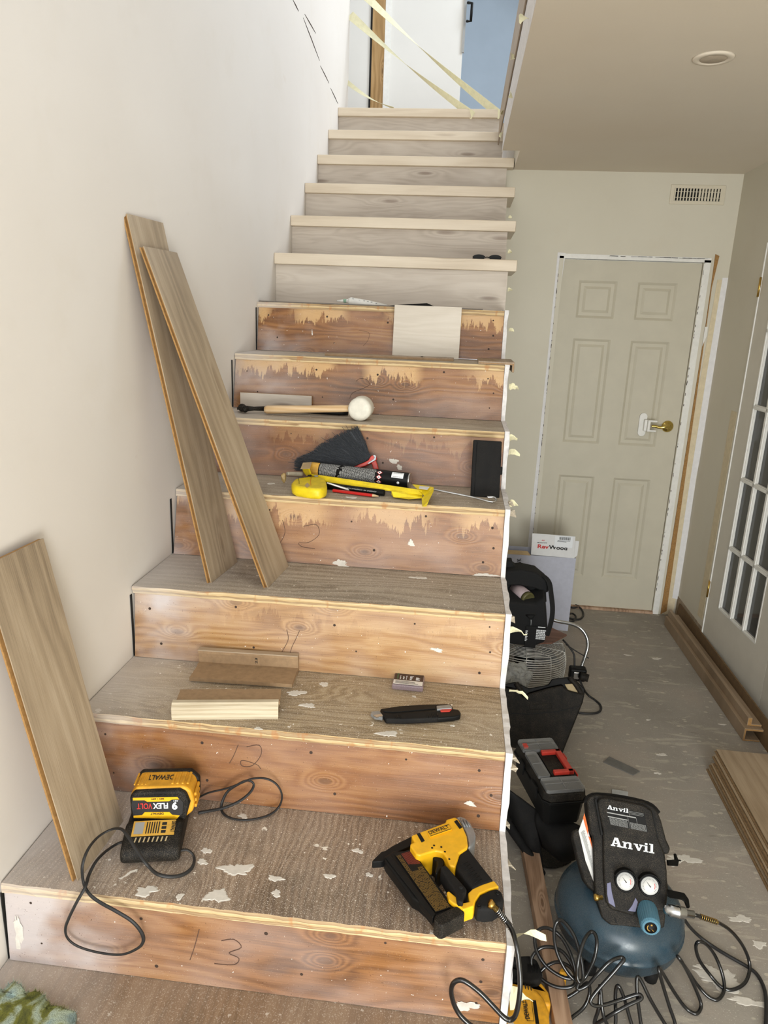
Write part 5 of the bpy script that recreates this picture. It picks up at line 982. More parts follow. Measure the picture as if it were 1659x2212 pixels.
# gun frame
def rail(name, pts, th, mat, drop=.0): 
    P_ = [Vector(p) for p in pts]; return MB().loft([P_, [p+Vector(th) for p in P_]]).build(name, mat, cg, .001, 1)
rail('cradle_rail', [(-0.622, 1.4016, 0.806), (-0.5335, 1.3827, 0.804), (-0.3769, 1.334, 0.802), (-0.2471, 1.2964, 0.8), (-0.2456, 1.2818, 0.788), (-0.3838, 1.317, 0.788), (-0.5546, 1.3752, 0.788), (-0.6244, 1.4135, 0.79)], (0, .003, -.001), M_yellow_b)
rail('front_plate', [(-0.6371, 1.3802, 0.826), (-0.6158, 1.3712, 0.834), (-0.6112, 1.3893, 0.806), (-0.6282, 1.4079, 0.796), (-0.6417, 1.4241, 0.8)], (.004, .004, 0), M_yellow_b)
rail('rear_plate', [(-0.2806, 1.3359, 0.806), (-0.2493, 1.3306, 0.806), (-0.214, 1.3131, 0.806), (-0.2132, 1.2858, 0.8), (-0.2227, 1.212, 0.79), (-0.2284, 1.1945, 0.776), (-0.2411, 1.199, 0.774), (-0.2462, 1.2539, 0.784), (-0.239, 1.2691, 0.79), (-0.2591, 1.295, 0.798)], (0, .006, 0), M_yellow_b)
rail('handle', [(-0.3397, 1.2939, 0.79), (-0.2474, 1.3101, 0.792), (-0.2451, 1.2804, 0.779), (-0.2864, 1.2653, 0.777), (-0.3334, 1.2821, 0.776), (-0.3413, 1.2998, 0.779)], (0, .012, -.004), M_yellow_b)
rail('sticker', [(-0.2573, 1.3182, 0.8068), (-0.2263, 1.313, 0.8068), (-0.2312, 1.276, 0.8068), (-0.2572, 1.2821, 0.8068)], (0, 0, .0006), M_print_w)
MB().tube([(-0.2605, 1.3467, 0.797), (-0.181, 1.3271, 0.792), (-0.096, 1.3108, 0.784), (-0.0544, 1.2915, 0.78), (-0.0323, 1.2898, 0.779), (-0.024, 1.3006, 0.784), (-0.0322, 1.3113, 0.788), (-0.0516, 1.3103, 0.787)], .0032, 8, 4).build('push_rod', M_steel, cg)
MB().tube([(-0.6422, 1.4115, 0.8), (-0.6669, 1.3967, 0.803), (-0.6854, 1.3805, 0.806)], lambda t: .0078-.002*t, 12, 3).build('nozzle', plain('beige_nozzle', 'a69c88', .6), ct)
rc_ = random.Random(3); bl = bmesh.new(); bmesh.ops.create_icosphere(bl, subdivisions=3, radius=.0085)
for v in bl.verts: v.co *= 1+.5*mnoise.noise(v.co*180); v.co.z *= 1.7
nzp = Vector((-0.6909, 1.363, 0.797)); m = MB(); m.add([v.co+nzp for v in bl.verts], [tuple(x.index for x in f.verts) for f in bl.faces], True); bl.free(); m.build('dried_glue', plain('dried_brown_glue', '9c8252', .5), ct)
rail('cap_strip', [(-0.6434, 1.4231, 0.836), (-0.6154, 1.4314, 0.838), (-0.6041, 1.3462, 0.835), (-0.638, 1.3624, 0.828)], (0, .001, -.001), M_kraft)
# dark second tube below the rail
tb_ = thing('sealant_tube', 'dark printed tube lying in the shade below the yellow gun rail', 'tube', (-.42, 1.34, z4))
ta, tbb = Vector((-0.5571, 1.3552, 0.781)), Vector((-0.364, 1.3091, 0.781))
along(ta, tbb, [(0, 0), (.0095, 0), (.0095, 1), (0, 1)], 'tube', M_black, tb_, 20)
text('label_text', 'ADHESIVE  DE  CONSTRUCTION', (-0.3848, 1.2861, 0.789), (-0.4803, 1.3139, 0.789), (0, -1, -1), M_print_g, tb_, .02, h=.004, lift=.0014)
# tape measure
tm = thing('tape_measure', 'rounded yellow tape measure on the fourth bare step, left of the red pencil', 'tape measure', (-.64, 1.31, z4))
P_ = [(-0.6469, 1.2772, 0.806), (-0.6483, 1.3165, 0.806), (-0.64, 1.3363, 0.806), (-0.6135, 1.3615, 0.806), (-0.5696, 1.3679, 0.806), (-0.5526, 1.3461, 0.806), (-0.5364, 1.2798, 0.806), (-0.5304, 1.241, 0.806), (-0.5418, 1.2092, 0.806), (-0.5713, 1.2064, 0.806), (-0.6204, 1.2233, 0.806), (-0.6378, 1.2453, 0.806)]
slab('body', P_, .806, M_yellow_b, .012, 4, tm, .7715)
MB().tube([(-0.6378, 1.3347, 0.8065), (-0.6238, 1.2813, 0.8065), (-0.615, 1.2422, 0.8035), (-0.6188, 1.2638, 0.781)], .0007, 5, 2).build('seam', M_slot, tm)
MB().tube([(-0.6009, 1.3554, 0.8068), (-0.5902, 1.2893, 0.8068), (-0.5728, 1.2206, 0.8035), (-0.5806, 1.2518, 0.781)], .0006, 5, 2).build('seam', M_orange, tm)
MB().prism([(-0.5964, 1.2356, 0.8062), (-0.5962, 1.2736, 0.8062), (-0.5813, 1.2396, 0.8062), (-0.5841, 1.2099, 0.8062)], (0, 0, .0006)).build('worn_label', M_kraft, tm)
MB().box(-.001, .012, -.006, .006, 0, .003, frame((-0.615, 1.3687, 0.805), (1, .1, 0), (0, 0, 1))).build('lock_button', M_slot, tm, .001, 1)
MB().box(-.001, .012, -.006, .006, 0, .003, frame((-0.5945, 1.3714, 0.805), (1, .1, 0), (0, 0, 1))).build('belt_clip', M_grey_m, tm, .001, 1)
# carpenter pencil
cp = thing('carpenter_pencil', 'flat red carpenter pencil lying below the yellow caulking gun', 'pencil', (-.45, 1.32, z4))
pa, pb, pc2 = Vector((-0.5243, 1.3192, 0.776)), Vector((-0.3968, 1.2872, 0.776)), Vector((-0.3764, 1.2889, 0.775))
dp = (pb-pa).normalized(); Mp = frame(pa, dp.cross(Vector((0, 0, 1))), dp); Lp = (pb-pa).length
oc = lambda r_, z: [Mp @ Vector((x*r_, y*r_, z)) for x, y in [(-.007, -.0025), (-.0045, -.0048), (.0045, -.0048), (.007, -.0025), (.007, .0025), (.0045, .0048), (-.0045, .0048), (-.007, .0025)]]
MB().loft([oc(.85, 0), oc(.85, Lp)]).build('shaft', M_redpen, cp); Lt = (pc2-pa).length
MB().loft([oc(.84, Lp), oc(.25, Lt)]).build('sharpened_wood', M_handle, cp); MB().loft([oc(.25, Lt), oc(.08, Lt+.004)]).build('lead', M_slot, cp)
al = thing('metal_spike', 'thin grey metal spike between the yellow tape measure and the gun rail', 'spike', (-.5, 1.33, z4))
along((-0.5436, 1.3153, 0.8), (-0.4685, 1.3314, 0.776), [(0, 0), (.0022, 0), (.0028, .3), (.0036, .9), (.0012, 1), (0, 1)], 'shaft', M_wire, al, 10)
# hand brush
hb = thing('hand_brush', 'hand brush with splayed black bristles and red head, leaning on the riser', 'brush', (-.5, 1.46, z4))
rt = [Vector(p) for p in [(-0.4298, 1.477, 0.8581), (-0.4438, 1.4734, 0.8436), (-0.4598, 1.4712, 0.8347), (-0.4759, 1.4693, 0.8274), (-0.4889, 1.4678, 0.8212), (-0.522, 1.4671, 0.8183)]]
ar_ = [Vector(p) for p in [(-0.4788, 1.5, 0.9501), (-0.5096, 1.497, 0.938), (-0.5355, 1.4937, 0.9248), (-0.5612, 1.4898, 0.9091), (-0.5904, 1.4858, 0.8931), (-0.6063, 1.4823, 0.8794), (-0.622, 1.4781, 0.8625), (-0.6483, 1.4753, 0.8514), (-0.6728, 1.472, 0.8381), (-0.6785, 1.4681, 0.8223), (-0.6761, 1.4625, 0.7999)]]
def pick(L_, t):
    x = t*(len(L_)-1); i = min(int(x), len(L_)-2); return L_[i].lerp(L_[i+1], x-i)
core = MB(); nb_ = Vector((0, -1, .25)).normalized()
for off in (.012,): core.loft([[pick(rt, i/20)-nb_*.001 for i in range(21)], [pick(rt, i/20).lerp(pick(ar_, i/20), .5)+nb_*.008 for i in range(21)], [pick(rt, i/20).lerp(pick(ar_, i/20), .93)+nb_*.004 for i in range(21)], [pick(rt, i/20).lerp(pick(ar_, i/20), .93)-nb_*.016 for i in range(21)], [pick(rt, i/20)-nb_*.012 for i in range(21)]], cap=False, closed=False)
core.build('bristle_core', M_bristle, hb)
q = random.Random(17); st = MB()
for i in range(1700):
    t = q.random(); t2 = min(1, max(0, t+q.gauss(0, .018))); a = pick(rt, t)+nb_*q.uniform(-.012, .008); e_ = pick(ar_, t2)
    if q.random() < .012: e_ = a.lerp(e_, q.uniform(1.05, 1.22))+Vector((q.gauss(0, .008), 0, q.gauss(0, .008)))
    e_ = a.lerp(e_, q.uniform(.86, 1.03))+nb_*q.uniform(-.012, .014); mid = a.lerp(e_, .5)+Vector((q.gauss(0, .0035), -.004, q.gauss(0, .0035)))
    w_ = (e_-a).normalized().cross(nb_)*.00055; n2 = nb_*.0004
    st.loft([[p-w_, p+w_, p+n2] for p in (a, mid, e_)], cap=False)
stuff(st.build('bristles', M_bristle, hb))
slabq = lambda name, P_, n_, th, mat, par, bev=.003: MB().loft([[Vector(p) for p in P_], [Vector(p)-n_*th for p in P_]]).build(name, mat, par, bev, 2)
slabq('head', [(-0.4301, 1.4713, 0.8598), (-0.4228, 1.4726, 0.865), (-0.4128, 1.4723, 0.8639), (-0.4087, 1.4692, 0.8514), (-0.4167, 1.4679, 0.8462), (-0.4261, 1.4661, 0.8393), (-0.4453, 1.4635, 0.8287), (-0.4679, 1.4613, 0.8201), (-0.4912, 1.4615, 0.8207), (-0.4687, 1.4642, 0.8315), (-0.4493, 1.4664, 0.8403), (-0.4366, 1.4684, 0.8483)], nb_, .026, M_red, hb)
slabq('head_rim', [(-0.4225, 1.4699, 0.8645), (-0.4143, 1.4702, 0.8659), (-0.4107, 1.4691, 0.8613), (-0.4117, 1.4663, 0.8502), (-0.4339, 1.4628, 0.8362), (-0.4389, 1.4631, 0.8375), (-0.42, 1.4667, 0.8519), (-0.4164, 1.4682, 0.8578)], nb_, .004, M_grey_m, hb, .001)
slabq('handle', [(-0.4289, 1.4748, 0.8408), (-0.4128, 1.4766, 0.8481), (-0.4069, 1.4731, 0.8341), (-0.4017, 1.4693, 0.8191), (-0.4191, 1.4689, 0.8174), (-0.4232, 1.4721, 0.83)], nb_, .018, M_red, hb)
# phone wallet
pw_ = thing('phone_case', 'black folding phone case standing upright against the riser at the step end', 'phone case', (-.055, 1.39, z4))
Mw = frame([(-0.1002, 1.374, 0.771)][0], (1, .02, 0), (0, .075, .17))
MB().box(0, .090, .0, .010, 0, .182, Mw).build('cover', M_black_m, pw_, .004, 3); MB().box(.004, .087, .010, .013, .003, .179, Mw).build('phone', M_black, pw_, .002, 2); MB().box(.086, .096, .001, .009, .075, .100, Mw).build('clasp', M_black_m, pw_, .002, 2)
MB().tube([Mw @ Vector((.012, -.0006, .004)), Mw @ Vector((.012, -.0006, .178))], .0006, 5, 0).build('spine_crease', M_black, pw_)

# ---------------------------------------------------------------- fifth bare tread
z5 = .9535
ml = thing('rubber_mallet', 'mallet with round white rubber head and ash handle on the fifth bare step', 'mallet', (-.5, 1.71, z5))
hc = Vector([(-0.4877, 1.6365, 0.9935)][0]); he = Vector([(-0.8296, 1.6468, 0.97)][0]); dh = (he-hc).normalized(); ax_ = dh.cross(Vector((0, 0, 1))).normalized()
if ax_.y > 0: ax_ = -ax_
MB().lathe([(0, -.038), (.030, -.040), (.038, -.036), (.0405, -.026), (.0395, 0), (.0405, .026), (.038, .036), (.030, .040), (0, .038)], frame(hc, dh, ax_), 36).build('head', M_rubber_w, ml)
along(hc+dh*.036, he, [(0, 0), (.011, 0), (.0125, .1), (.0125, .5), (.0145, .85), (.0145, .97), (.011, 1), (0, 1)], 'handle', M_handle, ml, 16)
hm = thing('claw_hammer', 'black headed hammer lying behind the mallet handle, head at the left', 'hammer', (-.93, 1.68, z5))
h0 = Vector([(-0.9039, 1.6469, 0.97)][0]); h1 = Vector([(-0.8405, 1.6897, 0.968)][0]); h2 = Vector([(-0.5448, 1.7042, 0.962)][0]); dd = (h1-h0).normalized(); sd2 = dd.cross(Vector((0, 0, 1))).normalized()
Mh = frame(h0, dd, (0, 0, 1))
MB().lathe([(0, -.030), (.013, -.030), (.014, -.026), (.014, -.016), (.010, -.008), (.010, .010), (.012, .014), (0, .016)], frame(h0, dd, sd2), 20).build('head', M_black_dusty, hm)
for s_ in (-1, 1): MB().loft([[h0-sd2*a+Vector((0, 0, -.011-.012*a/.05+.004*0))+dd*(s_*.003)+dd*x+Vector((0, 0, z)) for x, z in ((-.004, 0), (.004, 0), (.004, .010*(1-a/.07)+.002), (-.004, .010*(1-a/.07)+.002))] for a in (.010, .025, .045, .060)] if False else [[h0+dd*(x+s_*.005)-sd2*a+Vector((0, 0, z-.0002*0-.10*a*a/.06)) for x, z in ((-.004, -.006), (.004, -.006), (.004, .006*(1-a/.08)), (-.004, .006*(1-a/.08)))] for a in (.010, .025, .045, .058)]).build('claw', M_black_dusty, hm)
along(h0+dd*.008, h1, [(0, 0), (.010, 0), (.007, .4), (.0085, 1), (0, 1)], 'neck', M_black_dusty, hm); along(h1, h2+Vector((0, .012, 0)), [(0, 0), (.0085, 0), (.0085, .9), (.007, 1), (0, 1)], 'handle', M_black, hm)
of = thing('laminate_offcut', 'narrow pale laminate offcut standing against the riser behind the mallet', 'offcut', (-.95, 1.77, z5))
box('wear_layer', M_white_oak_riser, -.955, -.688, 1.768, 1.770, z5, 1.012, of); box('core', M_hdf, -.955, -.688, 1.770, 1.780, z5, 1.012, of)
sk_ = tag(box('wood_stick', M_hdf, -.69, -.632, 1.765, 1.777, z5, .978), 'short thin brown wood stick at the right end of the pale offcut', 'stick'); rooted(sk_, (-.69, 1.77, z5))

# ---------------------------------------------------------------- sixth, seventh bare treads and laminate step
z6, z7 = 1.1485, 1.3385
sq = thing('laminate_sample', 'square pale laminate sample leaning on the highest bare riser', 'laminate sample', (-.3, 2.08, z6))
Mv = frame((-.429, 2.072, z6), (1, -.002, 0), (0, .022, .19))
o_ = MB().box(0, .262, -.002, 0, 0, .198, Mv).build('wear_layer', wood('pale_grey_oak_sample', 'x', 'z', 'b4a999', 'c6bcad', 'd2c9bc', rings=22, warp=1.0, rough=.5, contrast=.4, fine=.35), sq); MB().box(0, .262, 0, .010, 0, .198, Mv).build('core', M_hdf, sq)
for nm, x0, x1, y0, y1, lb in (('laminate_strip', -.672, -.30, 1.925, 1.985, 'thin laminate strip lying flat on the step below the square sample'), ('laminate_strip', -.31, -.185, 1.93, 2.00, 'short dark laminate strip under the square pale sample')):
    t = thing(nm, lb, 'laminate strip', (x0, y0, z6)); box('core', M_hdf_back, x0, x1, y0, y1, z6, z6+.008, t); box('wear_layer', M_trim_y, x0, x1, y0, y1, z6+.008, z6+.010, t)
tn = thing('nosing_sample', 'brown stair nosing sample overhanging the right end of the sixth bare step', 'nosing', (0, 1.84, z6))
pf_ = [(-.095, z6+.001), (.026, z6+.001), (.026, z6-.024), (.034, z6-.024), (.034, z6+.012), (-.095, z6+.012)]
MB().prism([(x, 1.825, z) for x, z in pf_], (0, .20, 0)).build('profile', M_trim_y, tn, .001, 1); MB().prism([(x, 1.8235, z) for x, z in [(-.093, z6+.004), (.029, z6+.004), (.029, z6-.022), (.031, z6-.022), (.031, z6+.006), (-.093, z6+.006)]], (0, .002, 0)).build('core_line', M_hdf, tn)
tu = thing('caulk_tube', 'white caulk tube with a small nozzle on the highest bare step', 'tube', (-.6, 2.26, z7))
t0_, t1_, t2_ = Vector([(-0.6851, 2.25, 1.3544)][0]), Vector([(-0.6385, 2.25, 1.356)][0]), Vector([(-0.4754, 2.25, 1.3361)][0])
along(t0_, t1_, [(0, 0), (.003, 0), (.008, 1), (0, 1)], 'nozzle', M_white, tu); along(t0_.lerp(t1_, .6), t0_.lerp(t1_, .85), [(0, 0), (.0078, 0), (.0078, 1), (0, 1)], 'ring', plain('green_ring', '8fb29a', .5), tu)
along(t1_, t2_, [(0, 0), (.010, 0), (.0165, .06), (.0160, .5), (.012, 1), (0, 1)], 'body', M_white, tu, 20)
sm = MB(); q = random.Random(6)
for i in range(7): p = t1_.lerp(t2_, .1+.1*i)+Vector((q.uniform(-.004, .004), -.013, .007+q.uniform(-.003, .003))); sm.box(p.x, p.x+.007, p.y, p.y+.003, p.z, p.z+.003)
sm.build('grey_smudge', M_print_g, tu)
pb_ = tag(MB().loft([[(-.46, 2.22, z7), (-.46, 2.26, z7), (-.46, 2.26, z7+.006), (-.46, 2.22, z7+.006)], [(-.31, 2.22, z7+.005), (-.31, 2.26, z7+.005), (-.31, 2.26, z7+.020), (-.31, 2.22, z7+.020)], [(-.265, 2.22, z7), (-.265, 2.26, z7), (-.265, 2.26, z7+.003), (-.265, 2.22, z7+.003)]]).build('pull_bar', M_black_m), 'flat black bar on the highest bare step, right of the white caulk tube', 'tool'); rooted(pb_, (-.46, 2.24, z7))
us = tag(box('underlay_strip', plain('dark_grey_underlay', '6a625a', .8), -.985, -.085, 2.137, 2.19, z7, z7+.0045), 'long thin dark strip along the front of the highest bare step', 'strip'); rooted(us, (-.5, 2.16, z7))
z8 = FZ_[8]+.0005
sg = thing('sunglasses', 'dark sunglasses lying on the lowest laminate step near its right end', 'sunglasses', (-.075, 2.50, z8))
for s_ in (0, 1):
    x = -.109+.070*s_; pl = [Vector((x+.028*math.cos(a)*(1.0 if math.sin(a) > 0 else .9), 2.50, z8+.0125+.0125*math.sin(a)*(1.0 if math.sin(a) > 0 else .95))) for a in [6.283*i/24 for i in range(24)]]
    MB().prism(pl, (0, .003, 0)).build('lens', M_black, sg, .001, 1)
MB().tube([(-.082, 2.50, z8+.012), (-.074, 2.497, z8+.014), (-.066, 2.50, z8+.012)], .0018, 6, 3).build('bridge', M_black, sg)
for x in (-.134, -.014): MB().tube([(x, 2.50, z8+.014), (x, 2.56, z8+.012), (x, 2.62, z8+.004)], .0018, 6, 3).build('temple', M_black, sg)

# ---------------------------------------------------------------- hall floor: carton, bag, fan, cases
cb = thing('cardboard_carton', 'tall grey flooring carton with a raised white printed flap beside the hall door', 'carton', (.35, 3.1, ZF))
m = MB(); m.box(.10, .545, 3.04, 3.044, ZF, .046); m.box(.541, .545, 3.044, 3.19, ZF, .046); m.box(.10, .545, 3.186, 3.19, ZF, .046); m.box(.10, .104, 3.044, 3.186, ZF, .046); m.build('body', M_card, cb)
MB().prism([(.115, 3.035, .046), (.296, 3.035, .046), (.280, 3.06, .060), (.115, 3.06, .060)], (0, .002, .002)).build('edge', M_kraft, cb)
fl = MB().prism([(0.2982, 3.04, 0.0501), (0.2945, 3.04, 0.1739), (0.5281, 3.04, 0.1718), (0.534, 3.04, 0.0459)], (0, .003, 0)).build('flap', M_card_w, cb)
MB().prism([(0.5357, 3.05, 0.0427), (0.5324, 3.05, 0.1449), (0.5526, 3.05, 0.1437), (0.5515, 3.05, 0.0601)], (0, .003, 0)).build('flap', M_card_w, cb)
text('logo_text', 'Rev', (0.3299, 3.039, 0.0907), (0.3907, 3.039, 0.0898), (0, 0, 1), M_print_r, fl, .03, h=.023)
text('logo_text', 'Wood', (0.3907, 3.039, 0.0898), (0.4916, 3.039, 0.0891), (0, 0, 1), M_print_k, fl, .03, h=.023)
text('logo_text', 'MOHAWK', (0.3272, 3.039, 0.1202), (0.3801, 3.039, 0.1213), (0, 0, 1), M_print_k, fl, .01, h=.006)
for i in range(3): MB().prism([Vector((0.3485, 3.039, 0.1352))+Vector((.005*i+a, 0, b)) for a, b in ((0, 0), (.003, 0), (.006, .005), (.003, .005))], (0, -.0005, 0)).build('logo_mark', M_print_r, fl)
ml_ = MB().prism([(0.4181, 3.0385, 0.1698), (0.5158, 3.0385, 0.1687), (0.5175, 3.0385, 0.1046), (0.4194, 3.0385, 0.1055)], (0, -.0006, 0)).build('sticker', M_print_w, fl)
bz = MB(); b0 = Vector((0.4426, 3.037, 0.1479))
for i in range(17): bz.box(b0.x+i*.0036, b0.x+i*.0036+(.0022 if i % 3 else .0012), 3.0368, 3.0372, b0.z-.001*0, b0.z+.017)
bz.box(b0.x-.008, b0.x+.06, 3.0368, 3.0372, b0.z-.006, b0.z-.004); bz.box(b0.x-.01, b0.x+.04, 3.0368, 3.0372, b0.z-.012, b0.z-.010)
bz.build('barcode', M_print_k, ml_)
text('logo_text', 'MOHAWK', (0.2589, 3.039, -0.0843), (0.2468, 3.039, 0.0248), (-1, 0, 0), M_print_k, cb, .02, h=.024)
fc = thing('floor_fan', 'chrome wire cage floor fan lying face up, with a tubular handle', 'fan', (.24, 2.45, ZF))
fcx, fcy = .245, 2.45; tl = Matrix.Translation((fcx, fcy, -.215)) @ Matrix.Rotation(R(-5), 4, 'X')
def ring_(r_, z, wr_, name='cage_ring'):
    pts = [tl @ Vector((r_*math.cos(a), r_*math.sin(a), z)) for a in [6.283*i/48 for i in range(49)]]; return MB().tube(pts, wr_, 5, 0, cap=False).build(name, M_wire, fc)
for i in range(15):
    t = i/14; z = -.012-.145*t; r_ = .198*math.sin(1.15+1.0*t)**.6 if i else .19; ring_(r_*(1.0), z, .0024)
for i in range(8): ring_(.178-i*.018, -.002, .0020)
for i in range(10): a = 6.283*i/10+.25; MB().tube([tl @ Vector((r_*math.cos(a), r_*math.sin(a), z)) for r_, z in ((.04, .0), (.175, .0), (.192, -.012), (.199, -.06), (.198, -.11), (.185, -.157))], .0018, 5, 3).build('cage_rib', M_wire, fc)
MB().lathe([(0, -.03), (.045, -.03), (.05, -.05), (.05, -.12), (0, -.12)], tl, 24).build('motor', M_black, fc)
for i in range(3):
    a = 2.094*i+.4; bl_ = MB(); 
    bl_.loft([[tl @ Vector((math.cos(a+s)*r_, math.sin(a+s)*r_, z)) for s, z in ((-.42*k_, -.09), (0, -.075), (.42*k_, -.055))]+[tl @ Vector((math.cos(a+s)*r_, math.sin(a+s)*r_, z-.002)) for s, z in ((.42*k_, -.055), (0, -.075), (-.42*k_, -.09))] for r_, k_ in ((.045, .6), (.10, 1), (.15, 1.1), (.175, .8))]); bl_.build('blade', M_grey_m, fc)
MB().tube([(0.3556, 2.5, -0.0944), (0.393, 2.49, -0.1015), (0.4567, 2.47, -0.1018), (0.4988, 2.45, -0.1134), (0.5272, 2.44, -0.1475), (0.5369, 2.43, -0.1906), (0.5293, 2.42, -0.2352), (0.5143, 2.41, -0.2929), (0.5024, 2.4, -0.3184)], .0085, 12, 4).build('handle', M_steel, fc)
bx_ = Vector([(0.4991, 2.38, -0.3156)][0]); MB().box(-.045, .035, -.02, .03, -.035, .03, Matrix.Translation(bx_)).build('pivot_bracket', M_black, fc, .01, 3)
along(bx_+Vector((.0, -.03, .005)), bx_+Vector((.04, -.04, .0)), [(0, 0), (.018, 0), (.020, .2), (.018, 1), (0, 1)], 'pivot_knob', M_black_dusty, fc, 18)
MB().box(-.028, .0, -.025, .0, -.02, .018, Matrix.Translation(bx_)).build('pivot_clamp', M_steel, fc, .004, 2)
MB().tube([(0.4201, 2.45, -0.1788), (0.4491, 2.42, -0.2009), (0.4712, 2.4, -0.2306), (0.4759, 2.38, -0.281)], .0045, 8, 4).build('motor_cable', M_cord, fc)
MB().tube([(0.4393, 2.47, -0.2111), (0.4995, 2.44, -0.2355), (0.5463, 2.42, -0.2508)], .003, 8, 3).build('motor_cable', M_cord, fc)
MB().tube([(0.5027, 2.36, -0.3365), (0.5214, 2.32, -0.3666), (0.5314, 2.2539, -0.36), (0.5626, 2.2618, -0.383), (0.5798, 2.2267, -0.385), (0.5759, 2.1814, -0.385), (0.5498, 2.1491, -0.385), (0.5008, 2.1367, -0.385), (0.4607, 2.1417, -0.385), (0.4231, 2.167, -0.385)], .005, 8, 5).build('power_cable', M_cord, fc)
c2 = tag(MB().tube([(0.5987, 3.4704, -0.384), (0.6506, 3.5348, -0.384), (0.6779, 3.4863, -0.384), (0.6594, 3.4027, -0.382), (0.615, 3.384, -0.384), (0.5934, 3.4316, -0.384), (0.6342, 3.4252, -0.378), (0.6708, 3.3659, -0.384), (0.6663, 3.2658, -0.384), (0.6299, 3.2039, -0.384), (0.5822, 3.2081, -0.384), (0.5601, 3.245, -0.384), (0.5997, 3.2783, -0.38), (0.6176, 3.2332, -0.38), (0.5928, 3.1698, -0.384), (0.5572, 3.1629, -0.384)], .0055, 8, 4).build('cord_coil', M_cord), 'black cord coiled on the floor behind the carton by the door', 'cord'); rooted(c2, (.6, 3.2, ZF))
bd = tag(MB().prism([(0.2714, 2.4048, -0.195), (0.3661, 2.4277, -0.195), (0.4505, 2.5328, -0.195), (0.3822, 2.6078, -0.195), (0.2208, 2.6223, -0.195)], (0, 0, .008)).build('board', wood('reddish_laminate', 'x', 'y', '5e4032', '7d5848', '947062', rings=20, warp=.5, contrast=.5)), 'reddish brown board lying on the fan cage under the black bag', 'board'); rooted(bd, (.32, 2.5, -.195))
tbg = thing('tool_bag', 'open black fabric tool bag with a spray can inside, on top of the fan', 'bag', (.22, 2.5, -.186))
def sag(name, pts, back, mat, par, bev=.012, puff=.0):
    P_ = [Vector(p) for p in pts]; c_ = sum(P_, Vector())/len(P_); bk = Vector(back)
    m = MB(); m.loft([[c_+(p-c_)*.93 for p in P_], [p+bk*.12 for p in P_], [p+bk*.85 for p in P_], [c_+(p-c_)*.93+bk for p in P_]]); return m.build(name, mat, par, bev, 3)
sag('body', [(0.1115, 2.36, 0.041), (0.1936, 2.36, 0.033), (0.263, 2.36, 0.0345), (0.3039, 2.36, 0.0692), (0.3164, 2.36, -0.0011), (0.3292, 2.36, -0.085), (0.3264, 2.36, -0.1649), (0.2836, 2.36, -0.1883), (0.2132, 2.36, -0.1925), (0.1301, 2.36, -0.189)], (0, .21, .02), M_fabric, tbg)
sag('lid', [(0.1114, 2.45, 0.0991), (0.1151, 2.45, 0.1504), (0.1888, 2.45, 0.1645), (0.2644, 2.45, 0.1534), (0.315, 2.45, 0.1151), (0.3299, 2.45, 0.0822), (0.327, 2.45, 0.0521), (0.2964, 2.45, 0.0625), (0.2557, 2.45, 0.0763), (0.1919, 2.45, 0.0841), (0.121, 2.45, 0.0784)], (0, .12, .0), M_fabric, tbg, .008)
sag('back_panel', [(0.1071, 2.5, 0.1832), (0.1487, 2.5, 0.1871), (0.1522, 2.5, 0.1695), (0.1941, 2.5, 0.147), (0.2715, 2.5, 0.1272), (0.3163, 2.5, 0.0963), (0.333, 2.5, -0.0153), (0.1246, 2.5, -0.0324)], (0, .06, .0), M_fabric, tbg, .008)
MB().tube([(0.271, 2.5, 0.1336), (0.3037, 2.47, 0.1322), (0.326, 2.44, 0.1112), (0.3373, 2.42, 0.0606), (0.3466, 2.4, 0.0057), (0.3473, 2.39, -0.0454), (0.3392, 2.38, -0.0932), (0.3298, 2.37, -0.1282)], .016, 8, 4, flat=.25).build('shoulder_strap', M_fabric, tbg)
MB().box(-.022, .030, 0, .006, -.11, .0, Matrix.Translation(Vector([(0.2492, 2.35, -0.0789)][0]))).build('front_strap', M_fabric, tbg, .002, 1)
MB().tube([(0.2213, 2.352, -0.0247), (0.2632, 2.35, -0.0203), (0.2465, 2.345, -0.045), (0.2213, 2.352, -0.0247)], .0022, 6, 0).build('ring_buckle', M_black, tbg); MB().tube([(0.2455, 2.346, -0.0413), (0.2473, 2.344, -0.0551), (0.2474, 2.346, -0.0709)], .003, 6, 2).build('snap_hook', M_grey_m, tbg)
lg = MB(); q = random.Random(4); b0 = Vector([(0.2757, 2.346, -0.139)][0])
for r_ in range(6):
    x = 0
    while x < .042: l_ = q.uniform(.004, .012); lg.box(b0.x+x, b0.x+min(x+l_, .044), 2.3455, 2.3462, b0.z+r_*.0085, b0.z+r_*.0085+.006); x += l_+.0015
lg.box(b0.x+.006, b0.x+.040, 2.3455, 2.3462, b0.z+.060, b0.z+.064); b1 = Vector([(0.2262, 2.346, -0.1521)][0])
for i in range(8): lg.box(b1.x, b1.x+.008+.003*(i % 2), 2.3455, 2.3462, b1.z+.007*i, b1.z+.007*i+.004)
lg.build('printed_patch', M_print_w, tbg)
sc_ = thing('spray_can', 'white and pink spray can with olive base inside the open tool bag', 'spray can', (.2, 2.42, -.03))
c0_, c1_ = Vector([(0.1763, 2.5, 0.0506)][0]), Vector([(0.2335, 2.4, 0.0356)][0])
along(c0_, c1_, [(0, 0), (.033, 0), (.033, .82), (0, .82)], 'label', plain('pinkish_label', 'b8a6aa', .5), sc_, 28); along(c0_.lerp(c1_, .82), c1_, [(0, 0), (.033, 0), (.034, .5), (.032, 1), (.026, 1.02), (.02, .8), (0, .8)], 'base', plain('olive_can_base', '5c5836', .4), sc_, 28)
pbg = MB(); bl = bmesh.new(); bmesh.ops.create_icosphere(bl, subdivisions=4, radius=1)
